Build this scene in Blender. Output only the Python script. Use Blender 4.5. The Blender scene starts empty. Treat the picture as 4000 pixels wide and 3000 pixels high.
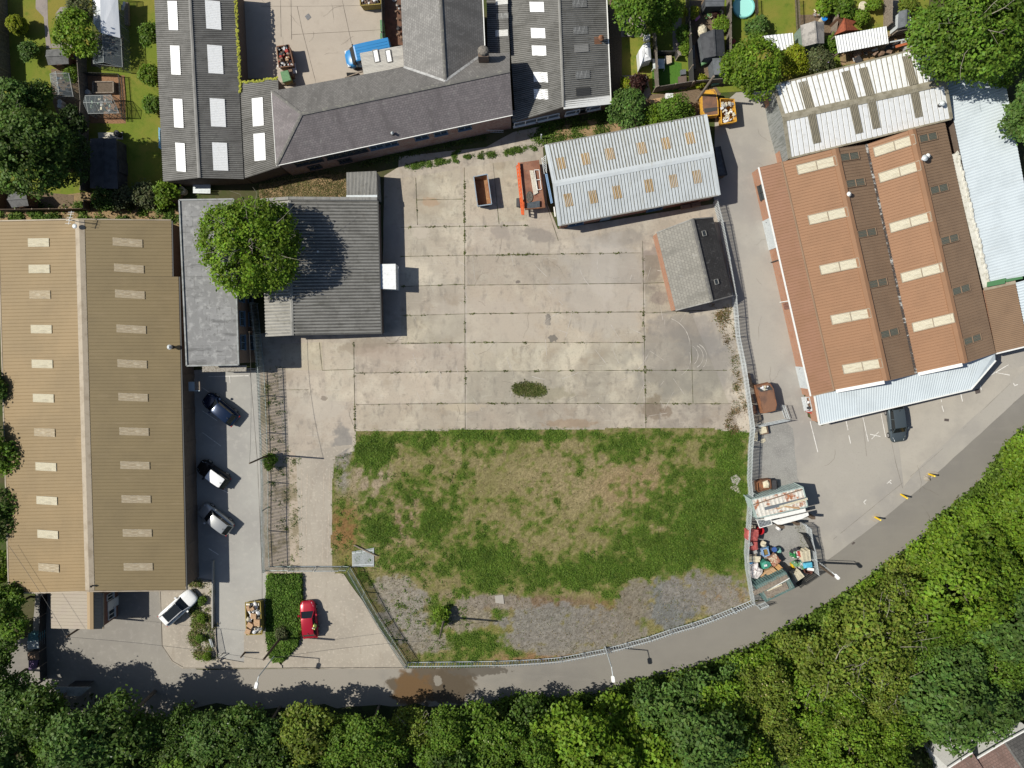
import bpy, math, random
import numpy as np
from mathutils import Vector, Matrix
from mathutils.geometry import tessellate_polygon
from mathutils import noise as mnoise
SC = bpy.context.scene
COL = SC.collection
# ---------------------------------------------------------------- camera
H = 79.0                      # flying height above the yard (m)
LENS = 25.42
TILT = math.atan(150 / (4000 * LENS / 36))
cam = bpy.data.objects.new('camera', bpy.data.cameras.new('camera'))
COL.objects.link(cam); SC.camera = cam
cam.location = (0, 0, H); cam.rotation_euler = (-TILT, 0, 0)
cam.data.lens = LENS; cam.data.sensor_width = 36; cam.data.clip_end = 3000
# ---------------------------------------------------------------- light
SUN_EL, SUN_AZ = math.radians(47.5), math.radians(-5.0)    # direction the light travels: +x, a little -y
wd = bpy.data.worlds.new('World'); SC.world = wd; wd.use_nodes = True
wn = wd.node_tree.nodes; bg = wn['Background']
sky = wn.new('ShaderNodeTexSky'); sky.sky_type = 'NISHITA'; sky.sun_disc = False
sky.sun_elevation = SUN_EL; sky.sun_rotation = math.radians(275)
wd.node_tree.links.new(sky.outputs[0], bg.inputs[0]); bg.inputs[1].default_value = 0.072
sun = bpy.data.objects.new('sun', bpy.data.lights.new('sun', 'SUN')); COL.objects.link(sun)
sun.data.energy = 5.0; sun.data.angle = math.radians(0.5); sun.data.color = (1, .955, .845)
ldir = Vector((math.cos(SUN_EL) * math.cos(SUN_AZ), math.cos(SUN_EL) * math.sin(SUN_AZ), -math.sin(SUN_EL)))
sun.rotation_euler = ldir.to_track_quat('-Z', 'Y').to_euler(); sun.location = (-60, 0, 90)
SC.view_settings.view_transform = 'Standard'; SC.view_settings.look = 'None'
SC.view_settings.exposure = 0.1; SC.view_settings.gamma = 1
# ---------------------------------------------------------------- survey: photograph readings -> real ground plan
FP = 4000 * LENS / 36
RX = Matrix.Rotation(-TILT, 3, 'X')
CR = dict(D=(0, 0, .553), S=(0, 0, 1), a=(0, 0, 2.074), b=(900, 0, 2.074), c=(1900, 0, 2.074), d=(2800, 0, 1.8433),
          e=(0, 700, 2.074), f=(900, 600, 2.074), g=(1900, 600, 2.074), h=(2800, 600, 1.8433), i=(0, 1400, 2.074),
          j=(700, 1400, 2.074), k=(0, 2100, 1.843), l=(900, 2000, 2.074), m=(1800, 2100, 1.8436), n=(2700, 1400, 2.765),
          o=(2700, 1800, 2.5525), p=(3000, 2100, 1.843), q=(2380, 0, 4.148), r=(2780, 0, 2.572), s=(2890, 2000, 4.366),
          t=(0, 0, 3.95), u=(1000, 0, 2.765), v=(1800, 600, 5.027), w=(3200, 1480, 2.765), x=(500, 2280, 2.765))
KM = H / FP                    # metres per photo pixel on the ground
def ray(k, x, y):
    ox, oy, s = CR[k]
    return RX @ Vector(((ox + x / s - 2000) / FP, (1500 - oy - y / s) / FP, -1))
def W(k, x, y, z=0.0):
    d = ray(k, x, y)
    return Vector((0, 0, H)) + d * ((z - H) / d.z)
def WP(k, pts, z=0.0):
    return [W(k, p[0], p[1], p[2] if len(p) > 2 else z) for p in pts]
def hit(k, x, y, p0, nrm):
    d = ray(k, x, y); o = Vector((0, 0, H))
    return o + d * ((p0 - o).dot(nrm) / d.dot(nrm))
def mpx(k, px, z=0.0):
    return px / CR[k][2] * KM * (H - z) / H
# ---------------------------------------------------------------- materials
MATS = {}
def mat(name, col, layers=(), rough=.85, metal=0.0, spec=.3, coord='pos', attr=False, alpha=None, trans=None, bump=0):
    if name in MATS: return MATS[name]
    m = bpy.data.materials.new(name); MATS[name] = m; m.use_nodes = True
    nt = m.node_tree; N = nt.nodes; Lk = nt.links.new
    P = N['Principled BSDF']
    def nd(t, **kw):
        q = N.new(t)
        for a, b in kw.items(): setattr(q, a, b)
        return q
    if coord == 'pos': cs = nd('ShaderNodeNewGeometry').outputs['Position']
    elif coord == 'uv': cs = nd('ShaderNodeTexCoord').outputs['UV']
    else: cs = nd('ShaderNodeTexCoord').outputs['Object']
    c = nd('ShaderNodeRGB'); c.outputs[0].default_value = (*col, 1); cur = c.outputs[0]
    bumpsrc = None
    def mix(f, a, b, bt='MIX'):
        x = nd('ShaderNodeMix', data_type='RGBA', blend_type=bt)
        if isinstance(f, float): x.inputs[0].default_value = f
        else: Lk(f, x.inputs[0])
        Lk(a, x.inputs[6])
        if isinstance(b, tuple): x.inputs[7].default_value = (*b[:3], 1)
        else: Lk(b, x.inputs[7])
        return x.outputs[2]
    for L in layers:
        if L[0] == 'n':
            sc, cc, lo, hi = L[1:5]
            st = L[5] if len(L) > 5 else None
            v = cs
            if st:
                mp = nd('ShaderNodeMapping'); mp.inputs['Scale'].default_value = st; Lk(cs, mp.inputs['Vector']); v = mp.outputs[0]
            nz = nd('ShaderNodeTexNoise'); nz.inputs['Scale'].default_value = sc; nz.inputs['Detail'].default_value = 5
            nz.inputs['Roughness'].default_value = .62; Lk(v, nz.inputs['Vector'])
            mr = nd('ShaderNodeMapRange', interpolation_type='SMOOTHSTEP')
            mr.inputs[1].default_value = lo; mr.inputs[2].default_value = hi; mr.inputs[3].default_value = 0
            mr.inputs[4].default_value = cc[3] if len(cc) > 3 else 1
            Lk(nz.outputs[0], mr.inputs[0]); cur = mix(mr.outputs[0], cur, cc); bumpsrc = nz.outputs[0]
        elif L[0] == 's':
            (cx, cy), rx, ry, rot, cc, ed = L[1:7]
            vm = nd('ShaderNodeMapping', vector_type='TEXTURE'); vm.inputs['Location'].default_value = (cx, cy, 0)
            vm.inputs['Rotation'].default_value = (0, 0, rot); vm.inputs['Scale'].default_value = (rx, ry, 1e6)
            Lk(cs, vm.inputs['Vector'])
            ln = nd('ShaderNodeVectorMath', operation='LENGTH'); Lk(vm.outputs[0], ln.inputs[0])
            nz = nd('ShaderNodeTexNoise'); nz.inputs['Scale'].default_value = 1.1 / max(.3, min(rx, ry)) + .35; nz.inputs['Detail'].default_value = 5
            Lk(cs, nz.inputs['Vector'])
            ma = nd('ShaderNodeMath', operation='MULTIPLY_ADD'); Lk(nz.outputs[0], ma.inputs[0]); ma.inputs[1].default_value = 1.5; Lk(ln.outputs['Value'], ma.inputs[2])
            mr = nd('ShaderNodeMapRange', interpolation_type='SMOOTHSTEP'); mr.inputs[1].default_value = 1.65 + ed; mr.inputs[2].default_value = 1.65 - ed
            mr.inputs[3].default_value = 0; mr.inputs[4].default_value = cc[3] if len(cc) > 3 else 1
            Lk(ma.outputs[0], mr.inputs[0]); cur = mix(mr.outputs[0], cur, cc)
        elif L[0] == 'b':
            c1, c2, mo, bw, rh, ms = L[1:7]
            b = nd('ShaderNodeTexBrick'); b.inputs['Color1'].default_value = (*c1, 1); b.inputs['Color2'].default_value = (*c2, 1)
            b.inputs['Mortar'].default_value = (*mo, 1); b.inputs['Scale'].default_value = 1; b.inputs['Mortar Size'].default_value = ms
            b.inputs['Brick Width'].default_value = bw; b.inputs['Row Height'].default_value = rh; b.inputs['Bias'].default_value = 0
            Lk(cs, b.inputs['Vector']); cur = b.outputs['Color']
    if attr:
        at = nd('ShaderNodeVertexColor', layer_name='tint'); cur = mix(1.0, cur, at.outputs[0], 'MULTIPLY')
    Lk(cur, P.inputs['Base Color'])
    P.inputs['Roughness'].default_value = rough; P.inputs['Metallic'].default_value = metal
    P.inputs['Specular IOR Level'].default_value = spec
    if bump and bumpsrc:
        bp = nd('ShaderNodeBump'); bp.inputs['Strength'].default_value = bump; bp.inputs['Distance'].default_value = .05
        Lk(bumpsrc, bp.inputs['Height']); Lk(bp.outputs[0], P.inputs['Normal'])
    if trans:
        tb = nd('ShaderNodeBsdfTranslucent'); Lk(cur, tb.inputs[0]); ms = nd('ShaderNodeMixShader'); ms.inputs[0].default_value = trans
        Lk(P.outputs[0], ms.inputs[1]); Lk(tb.outputs[0], ms.inputs[2]); Lk(ms.outputs[0], N['Material Output'].inputs[0])
    if alpha is not None:
        P.inputs['Alpha'].default_value = alpha
    return m
# ---------------------------------------------------------------- mesh builder
class MB:
    def __init__(s): s.v = []; s.f = []; s.uv = []; s.mi = []; s.cl = []
    def face(s, pts, uvs=None, m=0, col=None):
        i = len(s.v); s.v += [Vector(p) for p in pts]; s.f.append(tuple(range(i, i + len(pts)))); s.mi.append(m); s.cl.append(col)
        if uvs is None:
            a, b, c = Vector(pts[0]), Vector(pts[1]), Vector(pts[-1])
            n = (b - a).cross(c - a); ax = max(range(3), key=lambda q: abs(n[q]))
            if ax == 2: uvs = [(p[0], p[1]) for p in pts]
            else:
                e = Vector((-n.y, n.x, 0)); e = e.normalized() if e.length > 1e-9 else Vector((1, 0, 0))
                uvs = [(p[0] * e.x + p[1] * e.y, p[2]) for p in pts]
        s.uv.append(uvs)
    def hexa(s, b, t, m=0):            # bottom ring, top ring
        n = len(b)
        s.face(list(reversed(b)), m=m); s.face(t, m=m)
        for i in range(n): s.face([b[i], b[(i + 1) % n], t[(i + 1) % n], t[i]], m=m)
    def box(s, c, d, rz=0.0, m=0, tilt=None):
        R = Matrix.Rotation(rz, 3, 'Z')
        if tilt: R = R @ Matrix.Rotation(tilt[0], 3, 'X') @ Matrix.Rotation(tilt[1], 3, 'Y')
        c = Vector(c); x, y, z = d[0] / 2, d[1] / 2, d[2]
        q = lambda a, b, e: c + R @ Vector((a, b, e))
        s.hexa([q(-x, -y, 0), q(x, -y, 0), q(x, y, 0), q(-x, y, 0)], [q(-x, -y, z), q(x, -y, z), q(x, y, z), q(-x, y, z)], m)
    def bar(s, p, q, w, h, m=0):
        p, q = Vector(p), Vector(q); d = (q - p).normalized()
        sd = d.cross(Vector((0, 0, 1)))
        if sd.length < 1e-4: sd = Vector((1, 0, 0))
        sd.normalize(); up = sd.cross(d); a = sd * w / 2; b = up * h / 2
        s.hexa([p - a - b, p + a - b, p + a + b, p - a + b], [q - a - b, q + a - b, q + a + b, q - a + b], m)
    def tube(s, p, q, r0, r1=None, n=8, m=0):
        r1 = r0 if r1 is None else r1
        p, q = Vector(p), Vector(q); d = (q - p).normalized(); a = d.orthogonal().normalized(); b = d.cross(a)
        A = [p + (a * math.cos(2 * math.pi * i / n) + b * math.sin(2 * math.pi * i / n)) * r0 for i in range(n)]
        B = [q + (a * math.cos(2 * math.pi * i / n) + b * math.sin(2 * math.pi * i / n)) * r1 for i in range(n)]
        s.hexa(A, B, m)
    def prism(s, poly, z0, z1, m=0):
        b = [Vector((p[0], p[1], z0)) for p in poly]; t = [Vector((p[0], p[1], z1)) for p in poly]
        s.hexa(b, t, m)
    def quadbox(s, Q, th, m=0):        # slab under a quad
        dn = Vector((0, 0, -th)); s.hexa([Vector(p) + dn for p in Q], [Vector(p) for p in Q], m)
    def ball(s, c, r, n=8, k=6, m=0, jit=0, rnd=None):
        c = Vector(c); r = Vector(r) if hasattr(r, '__len__') else Vector((r, r, r))
        g = [[None] * n for _ in range(k + 1)]
        for a in range(k + 1):
            for b in range(n):
                th = math.pi * a / k; ph = 2 * math.pi * b / n; w = 1 + (rnd.uniform(-jit, jit) if rnd and 0 < a < k else 0)
                g[a][b] = c + Vector((r.x * math.sin(th) * math.cos(ph), r.y * math.sin(th) * math.sin(ph), r.z * math.cos(th))) * w
        for a in range(k):
            for b in range(n):
                s.face([g[a][b], g[a + 1][b], g[a + 1][(b + 1) % n], g[a][(b + 1) % n]], m=m)
    def loft(s, rings, m=0, cap=True):
        n = len(rings[0])
        for a in range(len(rings) - 1):
            for b in range(n):
                s.face([rings[a][b], rings[a][(b + 1) % n], rings[a + 1][(b + 1) % n], rings[a + 1][b]], m=m)
        if cap: s.face(list(reversed(rings[0])), m=m); s.face(rings[-1], m=m)
    def sheet(s, A, B, C, D, per=0, amp=0, prof='sin', m=0, lift=0.0, gm=None):
        A, B, C, D = map(Vector, (A, B, C, D)); n = (B - A).cross(D - A).normalized()
        if n.z < 0: n = -n
        L = (B - A).length; Sl = (D - A).length
        if per <= 0: pts = [(0, 0), (1, 0)]
        else:
            K = max(1, round(L / per)); pr = {'sin': ((0, 0), (.25, 1), (.5, 0), (.75, -1)), 'box': ((0, 0), (.12, 1), (.45, 1), (.57, 0)),
                                              'seam': ((0, 0), (.05, 1), (.13, 1), (.18, 0))}[prof]
            pts = [((k + f) / K, h * amp) for k in range(K) for f, h in pr] + [(1, 0)]
        for (t0, h0), (t1, h1) in zip(pts, pts[1:]):
            p0 = A.lerp(B, t0) + n * (h0 + lift); p1 = A.lerp(B, t1) + n * (h1 + lift)
            q0 = D.lerp(C, t0) + n * (h0 + lift); q1 = D.lerp(C, t1) + n * (h1 + lift)
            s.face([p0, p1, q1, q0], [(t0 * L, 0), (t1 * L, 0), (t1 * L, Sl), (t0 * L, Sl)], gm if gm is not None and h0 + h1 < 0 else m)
    def base(s):
        n = len(s.v); zs = min(p.z for p in s.v)
        xs = [p.x for p in s.v]; ys = [p.y for p in s.v]
        return Vector(((min(xs) + max(xs)) / 2, (min(ys) + max(ys)) / 2, zs))
    def build(s, name, mats, parent=None, local=False, smooth=False, origin=None, weld=False):
        off = Vector((0, 0, 0))
        if not local:
            q = parent
            while q is not None: off = off + q.location; q = q.parent
        if origin is not None: off = off + origin
        me = bpy.data.meshes.new(name)
        me.from_pydata([p - off for p in s.v], [], s.f)
        for m in (mats if isinstance(mats, (list, tuple)) else [mats]): me.materials.append(m)
        me.polygons.foreach_set('material_index', s.mi)
        u = me.uv_layers.new(name='UVMap')
        u.data.foreach_set('uv', [c for f in s.uv for p in f for c in p])
        if any(c is not None for c in s.cl):
            ca = me.color_attributes.new('tint', 'FLOAT_COLOR', 'CORNER'); arr = []
            for f, c in zip(s.f, s.cl): arr += list(((*(c or (1, 1, 1)), 1.0))) * len(f)
            ca.data.foreach_set('color', arr)
        if weld or smooth:
            import bmesh
            bm = bmesh.new(); bm.from_mesh(me); bmesh.ops.remove_doubles(bm, verts=bm.verts, dist=.002)
            bmesh.ops.recalc_face_normals(bm, faces=bm.faces); bm.to_mesh(me); bm.free()
        if smooth: me.polygons.foreach_set('use_smooth', [True] * len(me.polygons))
        me.update()
        o = bpy.data.objects.new(name, me); COL.objects.link(o)
        if parent is not None: o.parent = parent
        if origin is not None: o.location = origin
        return o
def tag(o, label, cat=None, group=None, kind=None):
    o['label'] = label
    if cat: o['category'] = cat
    if group: o['group'] = group
    if kind: o['kind'] = kind
    return o
def thing(name, label, cat, loc=(0, 0, 0), rz=0.0, group=None):
    o = bpy.data.objects.new(name, None); COL.objects.link(o); o.location = Vector(loc); o.rotation_euler = (0, 0, rz); o.empty_display_size = .2
    return tag(o, label, cat, group)
def item(mb, name, mats, label, cat, group=None, kind=None, smooth=False):
    return tag(mb.build(name, mats, None, origin=mb.base(), smooth=smooth), label, cat, group, kind)
def copy_tree(o, parent=None):
    c = o.copy(); COL.objects.link(c)
    if parent is not None: c.parent = parent
    for ch in list(o.children): copy_tree(ch, c)
    return c
def cen(pts): return sum((Vector(p) for p in pts), Vector()) / len(pts)
# value noise for scattering
def vnoise(x, y, seed=0):
    x = np.asarray(x, float); y = np.asarray(y, float)
    xi = np.floor(x); yi = np.floor(y); xf = x - xi; yf = y - yi
    def hsh(a, b): v = np.sin(a * 127.1 + b * 311.7 + seed * 74.7) * 43758.5453; return v - np.floor(v)
    u = xf * xf * (3 - 2 * xf); w = yf * yf * (3 - 2 * yf)
    return (hsh(xi, yi) * (1 - u) + hsh(xi + 1, yi) * u) * (1 - w) + (hsh(xi, yi + 1) * (1 - u) + hsh(xi + 1, yi + 1) * u) * w
def fbm(x, y, seed=0, o=4):
    t = 0; a = .5
    for i in range(o): t = t + a * vnoise(x * 2 ** i, y * 2 ** i, seed + i); a *= .5
    return t / (1 - .5 ** o)
# ================================================================ GROUND AND SURFACES
GREY = (.33, .30, .27)
M_ground = mat('ground_soil', (.075, .072, .035), [('n', .25, (.05, .075, .02), .4, .65), ('n', 2.5, (.11, .09, .06, .5), .45, .7)], .95, spec=.1)
M_lawn = mat('lawn_grass', (.14, .18, .026), [('n', .18, (.22, .19, .042), .4, .66), ('n', .9, (.09, .14, .018), .5, .74), ('n', 9, (.2, .2, .05, .4), .5, .75), ('n', 16, (.03, .055, .01, .55), .5, .72)], .95, spec=.1)
M_turf = mat('artificial_turf', (.075, .17, .025), [('n', 14, (.05, .12, .02), .4, .65)], .9, spec=.1)
STA = []
def stain(k, x, y, rx, ry, col, rot=0.0, ed=.22):
    c = W(k, x, y); STA.append(('s', (c.x, c.y), mpx(k, rx), mpx(k, ry), -math.radians(rot), col, ed))
# marks on the concrete yard, each with its own shape
for a in [('f', 1620, 390, 75, 40, (.36, .2, .11, .65), 5), ('f', 1545, 640, 70, 60, (.42, .37, .32, .7), 0), ('g', 500, 1350, 26, 60, (.13, .12, .115, .85), 0, .1),
          ('g', 540, 1500, 40, 34, (.14, .13, .12, .85), 0, .1), ('g', 255, 1040, 24, 14, (.14, .12, .11, .8), 0, .1), ('g', 120, 640, 90, 60, (.23, .2, .18, .5), 0),
          ('g', 430, 660, 150, 60, (.2, .18, .165, .6), 10), ('g', 950, 950, 120, 260, (.45, .41, .37, .5), 0), ('g', 1060, 690, 240, 70, (.24, .22, .2, .55), -8),
          ('g', 1340, 900, 80, 190, (.17, .14, .13, .6), -4), ('g', 1400, 1170, 80, 60, (.2, .16, .15, .55), 0), ('g', 1600, 1400, 300, 120, (.22, .205, .2, .5), 0),
          ('g', 1750, 1560, 210, 100, (.2, .19, .185, .5), 0), ('f', 1270, 1250, 90, 260, (.22, .2, .18, .5), 0), ('f', 1100, 1560, 240, 70, (.22, .18, .14, .55), -4),
          ('f', 1300, 1620, 300, 60, (.36, .3, .25, .5), 0), ('D', 1180, 850, 60, 16, (.25, .22, .16, .6), 0), ('D', 1000, 880, 50, 10, (.42, .36, .28, .6), 0),
          ('D', 690, 880, 60, 30, (.40, .36, .31, .6), 0), ('D', 740, 955, 22, 40, (.17, .165, .16, .7), 0), ('D', 700, 860, 8, 6, (.2, .17, .14, .8), 0, .1),
          ('D', 1230, 915, 60, 10, (.25, .16, .09, .45), 0), ('D', 850, 560, 30, 150, (.4, .34, .3, .45), 0), ('D', 1410, 880, 26, 30, (.15, .11, .07, .55), 0),
          ('D', 1440, 890, 14, 14, (.17, .12, .08, .6), 0), ('D', 1300, 620, 100, 120, (.36, .335, .31, .5), 0), ('D', 1050, 700, 140, 60, (.39, .35, .31, .5), 0),
          ('D', 1480, 780, 130, 80, (.2, .19, .18, .45), 0), ('D', 930, 440, 40, 26, (.3, .25, .2, .5), 0)]:
    stain(*a)
M_conc = mat('yard_concrete', (.385, .332, .275), [('n', .07, (.3, .27, .23), .38, .66), ('n', .22, (.48, .425, .35, .8), .5, .64), ('n', .16, (.24, .21, .175, .6), .54, .68, (1, 1.4, 1)), ('n', .5, (.42, .382, .322, .75), .45, .72), ('n', 1.4, (.23, .205, .178, .7), .52, .7, (1, .45, 1)), ('n', .9, (.17, .15, .13, .55), .57, .72), ('n', .35, (.27, .22, .17, .5), .55, .68),
      ('n', 5, (.25, .22, .2, .45), .5, .72), ('n', 2.2, (.45, .41, .37, .5), .58, .74, (.2, 2.2, 1)), ('n', 22, (.46, .41, .36, .4), .55, .75)] + STA[:29], .9, spec=.2, attr=True)
M_drive = mat('drive_concrete', (.355, .318, .268), [('n', .2, (.305, .272, .23), .4, .65), ('n', 1.2, (.28, .24, .198, .6), .5, .72, (1.6, .35, 1)), ('n', 3.5, (.5, .44, .37, .6), .52, .72), ('n', 12, (.29, .25, .21, .4), .55, .75)], .92, spec=.15)
M_lane = mat('lane_concrete', (.34, .33, .308), [('n', .12, (.29, .28, .265), .4, .62), ('n', 1.5, (.4, .38, .35, .5), .5, .72), ('n', 9, (.25, .24, .22, .35), .52, .75)], .88, spec=.2)
wet = W('l', 1620, 1400); wd1 = W('l', 1480, 1440); wd2 = W('l', 1800, 1380); wd3 = W('m', 130, 960); dry = W('l', 1680, 1365)
M_road = mat('road_asphalt', (.212, .198, .176), [('n', .1, (.188, .176, .16), .4, .62), ('n', .8, (.225, .21, .19, .5), .5, .72, (.35, 1.6, 1)), ('n', 14, (.14, .132, .122, .4), .52, .75), ('s', (W('D', 620, 1500).x, W('D', 620, 1500).y), 24, 9, 0, (.28, .255, .222, .8), .5),
      ('s', (wet.x, wet.y), 5.2, 2.4, 0, (.085, .064, .042, .9), .1), ('s', (wd1.x, wd1.y), 2.4, 2.2, 0, (.13, .075, .032, .85), .2), ('s', (wd2.x, wd2.y), 2.6, 2.6, 0, (.085, .066, .045, .9), .12),
      ('s', (wd3.x, wd3.y), 3.6, .6, .03, (.09, .078, .063, .85), .12), ('s', (dry.x, dry.y), .5, .7, .3, (.25, .23, .2, .8), .12)], .85, spec=.25)
M_fore = mat('forecourt_concrete', (.345, .322, .287), [('n', .09, (.285, .268, .248), .4, .64), ('n', .7, (.37, .345, .31, .5), .5, .72), ('n', 5, (.25, .235, .215, .4), .52, .75), ('n', 20, (.4, .37, .33, .3), .55, .75)], .9, spec=.2)
M_gravel = mat('grey_gravel', (.27, .265, .25), [('n', .5, (.22, .215, .205), .4, .65), ('n', 9, (.37, .36, .34, .7), .5, .68), ('n', 15, (.13, .125, .12, .6), .52, .7)], .95, spec=.1)
M_rubble = mat('rubble_soil', (.38, .32, .26), [('n', .35, (.22, .185, .125), .5, .62), ('n', 3, (.15, .135, .07, .7), .52, .7), ('n', 9, (.42, .37, .31, .7), .54, .7)], .95, spec=.1)
M_sand = mat('sandy_soil', (.3, .2, .115), [('n', .7, (.2, .15, .08), .42, .65), ('n', 5, (.12, .12, .04, .7), .5, .68), ('n', 12, (.4, .31, .2, .6), .55, .7)], .95, spec=.1)
M_bark = mat('bark_chippings', (.27, .15, .085), [('n', 7, (.15, .085, .05), .45, .65), ('n', 14, (.4, .27, .17, .6), .55, .7)], .95, spec=.1)
M_ychip = mat('brown_gravel', (.17, .125, .085), [('n', 9, (.1, .075, .05), .45, .65), ('n', 18, (.27, .2, .14, .6), .55, .7)], .95, spec=.1)
M_path = mat('path_paving', (.27, .235, .215), [('n', 1, (.22, .195, .18), .4, .65), ('n', 9, (.33, .29, .26, .5), .5, .7)], .9, spec=.15)
M_yardn = mat('north_yard_concrete', (.4, .35, .295), [('n', .12, (.355, .31, .262), .4, .64), ('n', 1, (.31, .265, .22, .5), .52, .74), ('n', 8, (.45, .4, .34, .5), .52, .72)], .9, spec=.2)
M_white = mat('road_paint', (.72, .7, .67), [('n', 6, (.45, .43, .4, .7), .5, .62)], .7)
M_joint = mat('joint_dirt', (.1, .085, .06), [('n', 3, (.07, .085, .025), .45, .6)], .95, spec=.1)

def patch(name, k, pts, z, m, label, jit=.06, step=1.2, kind='structure', seed=1):
    rnd = random.Random(seed + len(pts)); P = WP(k, pts, 0.0) if k else [Vector(p) for p in pts]; out = []
    for p, q in zip(P, P[1:] + P[:1]):
        n = max(1, int((q - p).length / step)); nr = Vector((-(q - p).y, (q - p).x, 0)).normalized()
        for t in range(n):
            a = p.lerp(q, t / n)
            if t and jit: a = a + nr * rnd.uniform(-jit, jit)
            out.append(Vector((a.x, a.y, z)))
    mb = MB()
    for tri in tessellate_polygon([out]): 
        T = [out[i] for i in tri]
        if (T[1] - T[0]).cross(T[2] - T[0]).z < 0: T.reverse()
        mb.face(T, col=(1, 1, 1))
    return tag(mb.build(name, m), label, None, None, kind)
g = MB(); g.face([(-700, -700, -.02), (700, -700, -.02), (700, 700, -.02), (-700, 700, -.02)])
tag(g.build('ground', M_ground), 'dark soil and rough grass under everything', None, None, 'structure')
# road along the bottom and up the right side
patch('road', 'D', [(-80, 1390), (100, 1372), (345, 1300), (360, 1400), (420, 1446), (880, 1444), (1050, 1441), (1200, 1428), (1330, 1397), (1480, 1352), (1640, 1297), (1700, 1272), (1800, 1199), (1900, 1124), (2000, 1042),
      (2100, 950), (2300, 770), (2300, 900), (2140, 1040), (2010, 1152), (1858, 1256), (1706, 1352), (1565, 1430), (1424, 1484), (1300, 1508), (1000, 1548), (800, 1565), (400, 1590), (-80, 1600)], .012, M_road, 'grey asphalt lane curving along the wood', .05)
patch('road', 'D', [(78, 1270), (350, 1270), (352, 1400), (425, 1446), (380, 1500), (60, 1500)], .018, mat('turning_area_asphalt', (.255, .238, .213), [('n', .12, (.225, .21, .19), .4, .62), ('n', 1.5, (.32, .3, .275, .5), .5, .72), ('n', 9, (.22, .21, .19, .35), .52, .75)], .88), 'grey paved turning area in front of the tan warehouse porch', .04)
patch('pavement', 'D', [(345, 1272), (432, 1250), (462, 1255), (470, 1420), (540, 1432), (610, 1436), (610, 1443), (395, 1443), (372, 1428), (352, 1395)], .14, M_drive, 'pale concrete pavement with a rounded kerb corner', .02)
patch('pavement', 'D', [(528, 1365), (582, 1365), (592, 1418), (610, 1438), (528, 1438)], .15, M_drive, 'worn pale concrete pad below the skip', .03)
patch('car_park', 'D', [(395, 800), (562, 795), (578, 1240), (582, 1370), (532, 1372), (530, 1442), (470, 1442), (462, 1255), (425, 1256)], .02, M_lane, 'grey concrete parking lane beside the tan warehouse', .02)
# main yard, one slab mesh with per-slab shade
patch('concrete_yard', 'D', [(560, 720), (825, 715), (830, 380), (880, 350), (1172, 312), (1182, 440), (1205, 495), (1545, 440), (1590, 660), (1622, 945), (1530, 928), (770, 934), (768, 1010), (640, 1010), (606, 960), (598, 800), (560, 800)], .02, M_conc, 'weathered concrete yard in the middle', .03)
M_slab = M_conc
slabs = MB(); rs = random.Random(5)
def slab(pts, shade):
    P = WP('D', pts, .026); c = cen(P); slabs.face([c + (p - c) * .992 for p in reversed(P)], col=(shade, shade * rs.uniform(.985, 1.015), shade * rs.uniform(.95, .99)))
ys = [488, 551, 616, 679, 741, 803, 872, 926]
for a, b in zip(ys, ys[1:]):
    dy = -3
    if a < 741: slab([(866, a + 3), (1004, a - 1), (1005, b - 1), (866, b + 3)], rs.uniform(.9, 1.1))
    if a > 860: slab([(770, a + 4), (1004, a), (1005, b), (770, b + 3)], .98)
    xs = [1006, 1120, 1250, 1388]
    if a > 500:
        sh = rs.uniform(.9, 1.06)
        slab([(1007, a - 1), (1388, a - 5 if a < 700 else a), (1392, b - 4 if b < 700 else b), (1007, b - 1)], sh)
    if a >= 551: slab([(1393, a), (1440 + (a - 551) * .43, a), (1440 + (b - 551) * .42, b), (1394, b)], rs.uniform(.78, .92))
for q, s_ in (([(838, 388), (898, 380), (900, 484), (842, 486)], 1.0), ([(900, 380), (994, 365), (1002, 482), (902, 484)], 1.03), ([(1000, 362), (1064, 352), (1076, 480), (1004, 483)], 1.06), ([(1066, 352), (1112, 345), (1140, 478), (1078, 480)], 1.0),
              ([(605, 744), (696, 738), (700, 800), (608, 800)], 1.02), ([(700, 738), (762, 742), (766, 868), (704, 866)], 1.08), ([(768, 744), (862, 738), (1003, 746), (1003, 800), (768, 806)], .96), ([(770, 808), (1003, 804), (1003, 868), (770, 872)], 1.07)):
    slab(q, s_)
tag(slabs.build('concrete_slabs', M_conc), 'cast concrete bays of the yard in slightly different greys', None, None, 'structure')
def band(mb, k, pts, wpx, z, rnd, jit=.5, step=.5, gap=0.0, col=None):
    P = WP(k, pts, z); prev = None
    for p, q in zip(P, P[1:]):
        n = max(1, int((q - p).length / step)); nr = Vector((-(q - p).y, (q - p).x, 0)).normalized()
        for t in range(n):
            a, b = p.lerp(q, t / n), p.lerp(q, (t + 1) / n)
            if gap and vnoise(a.x * .45, a.y * .45, 3) < gap: prev = None; continue
            w = mpx(k, wpx) / 2; w1 = w * (1 + rnd.uniform(-jit, jit)); w0 = prev if prev else w1
            mb.face([a - nr * w0, b - nr * w1, b + nr * w1, a + nr * w0], col=col); prev = w1
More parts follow.
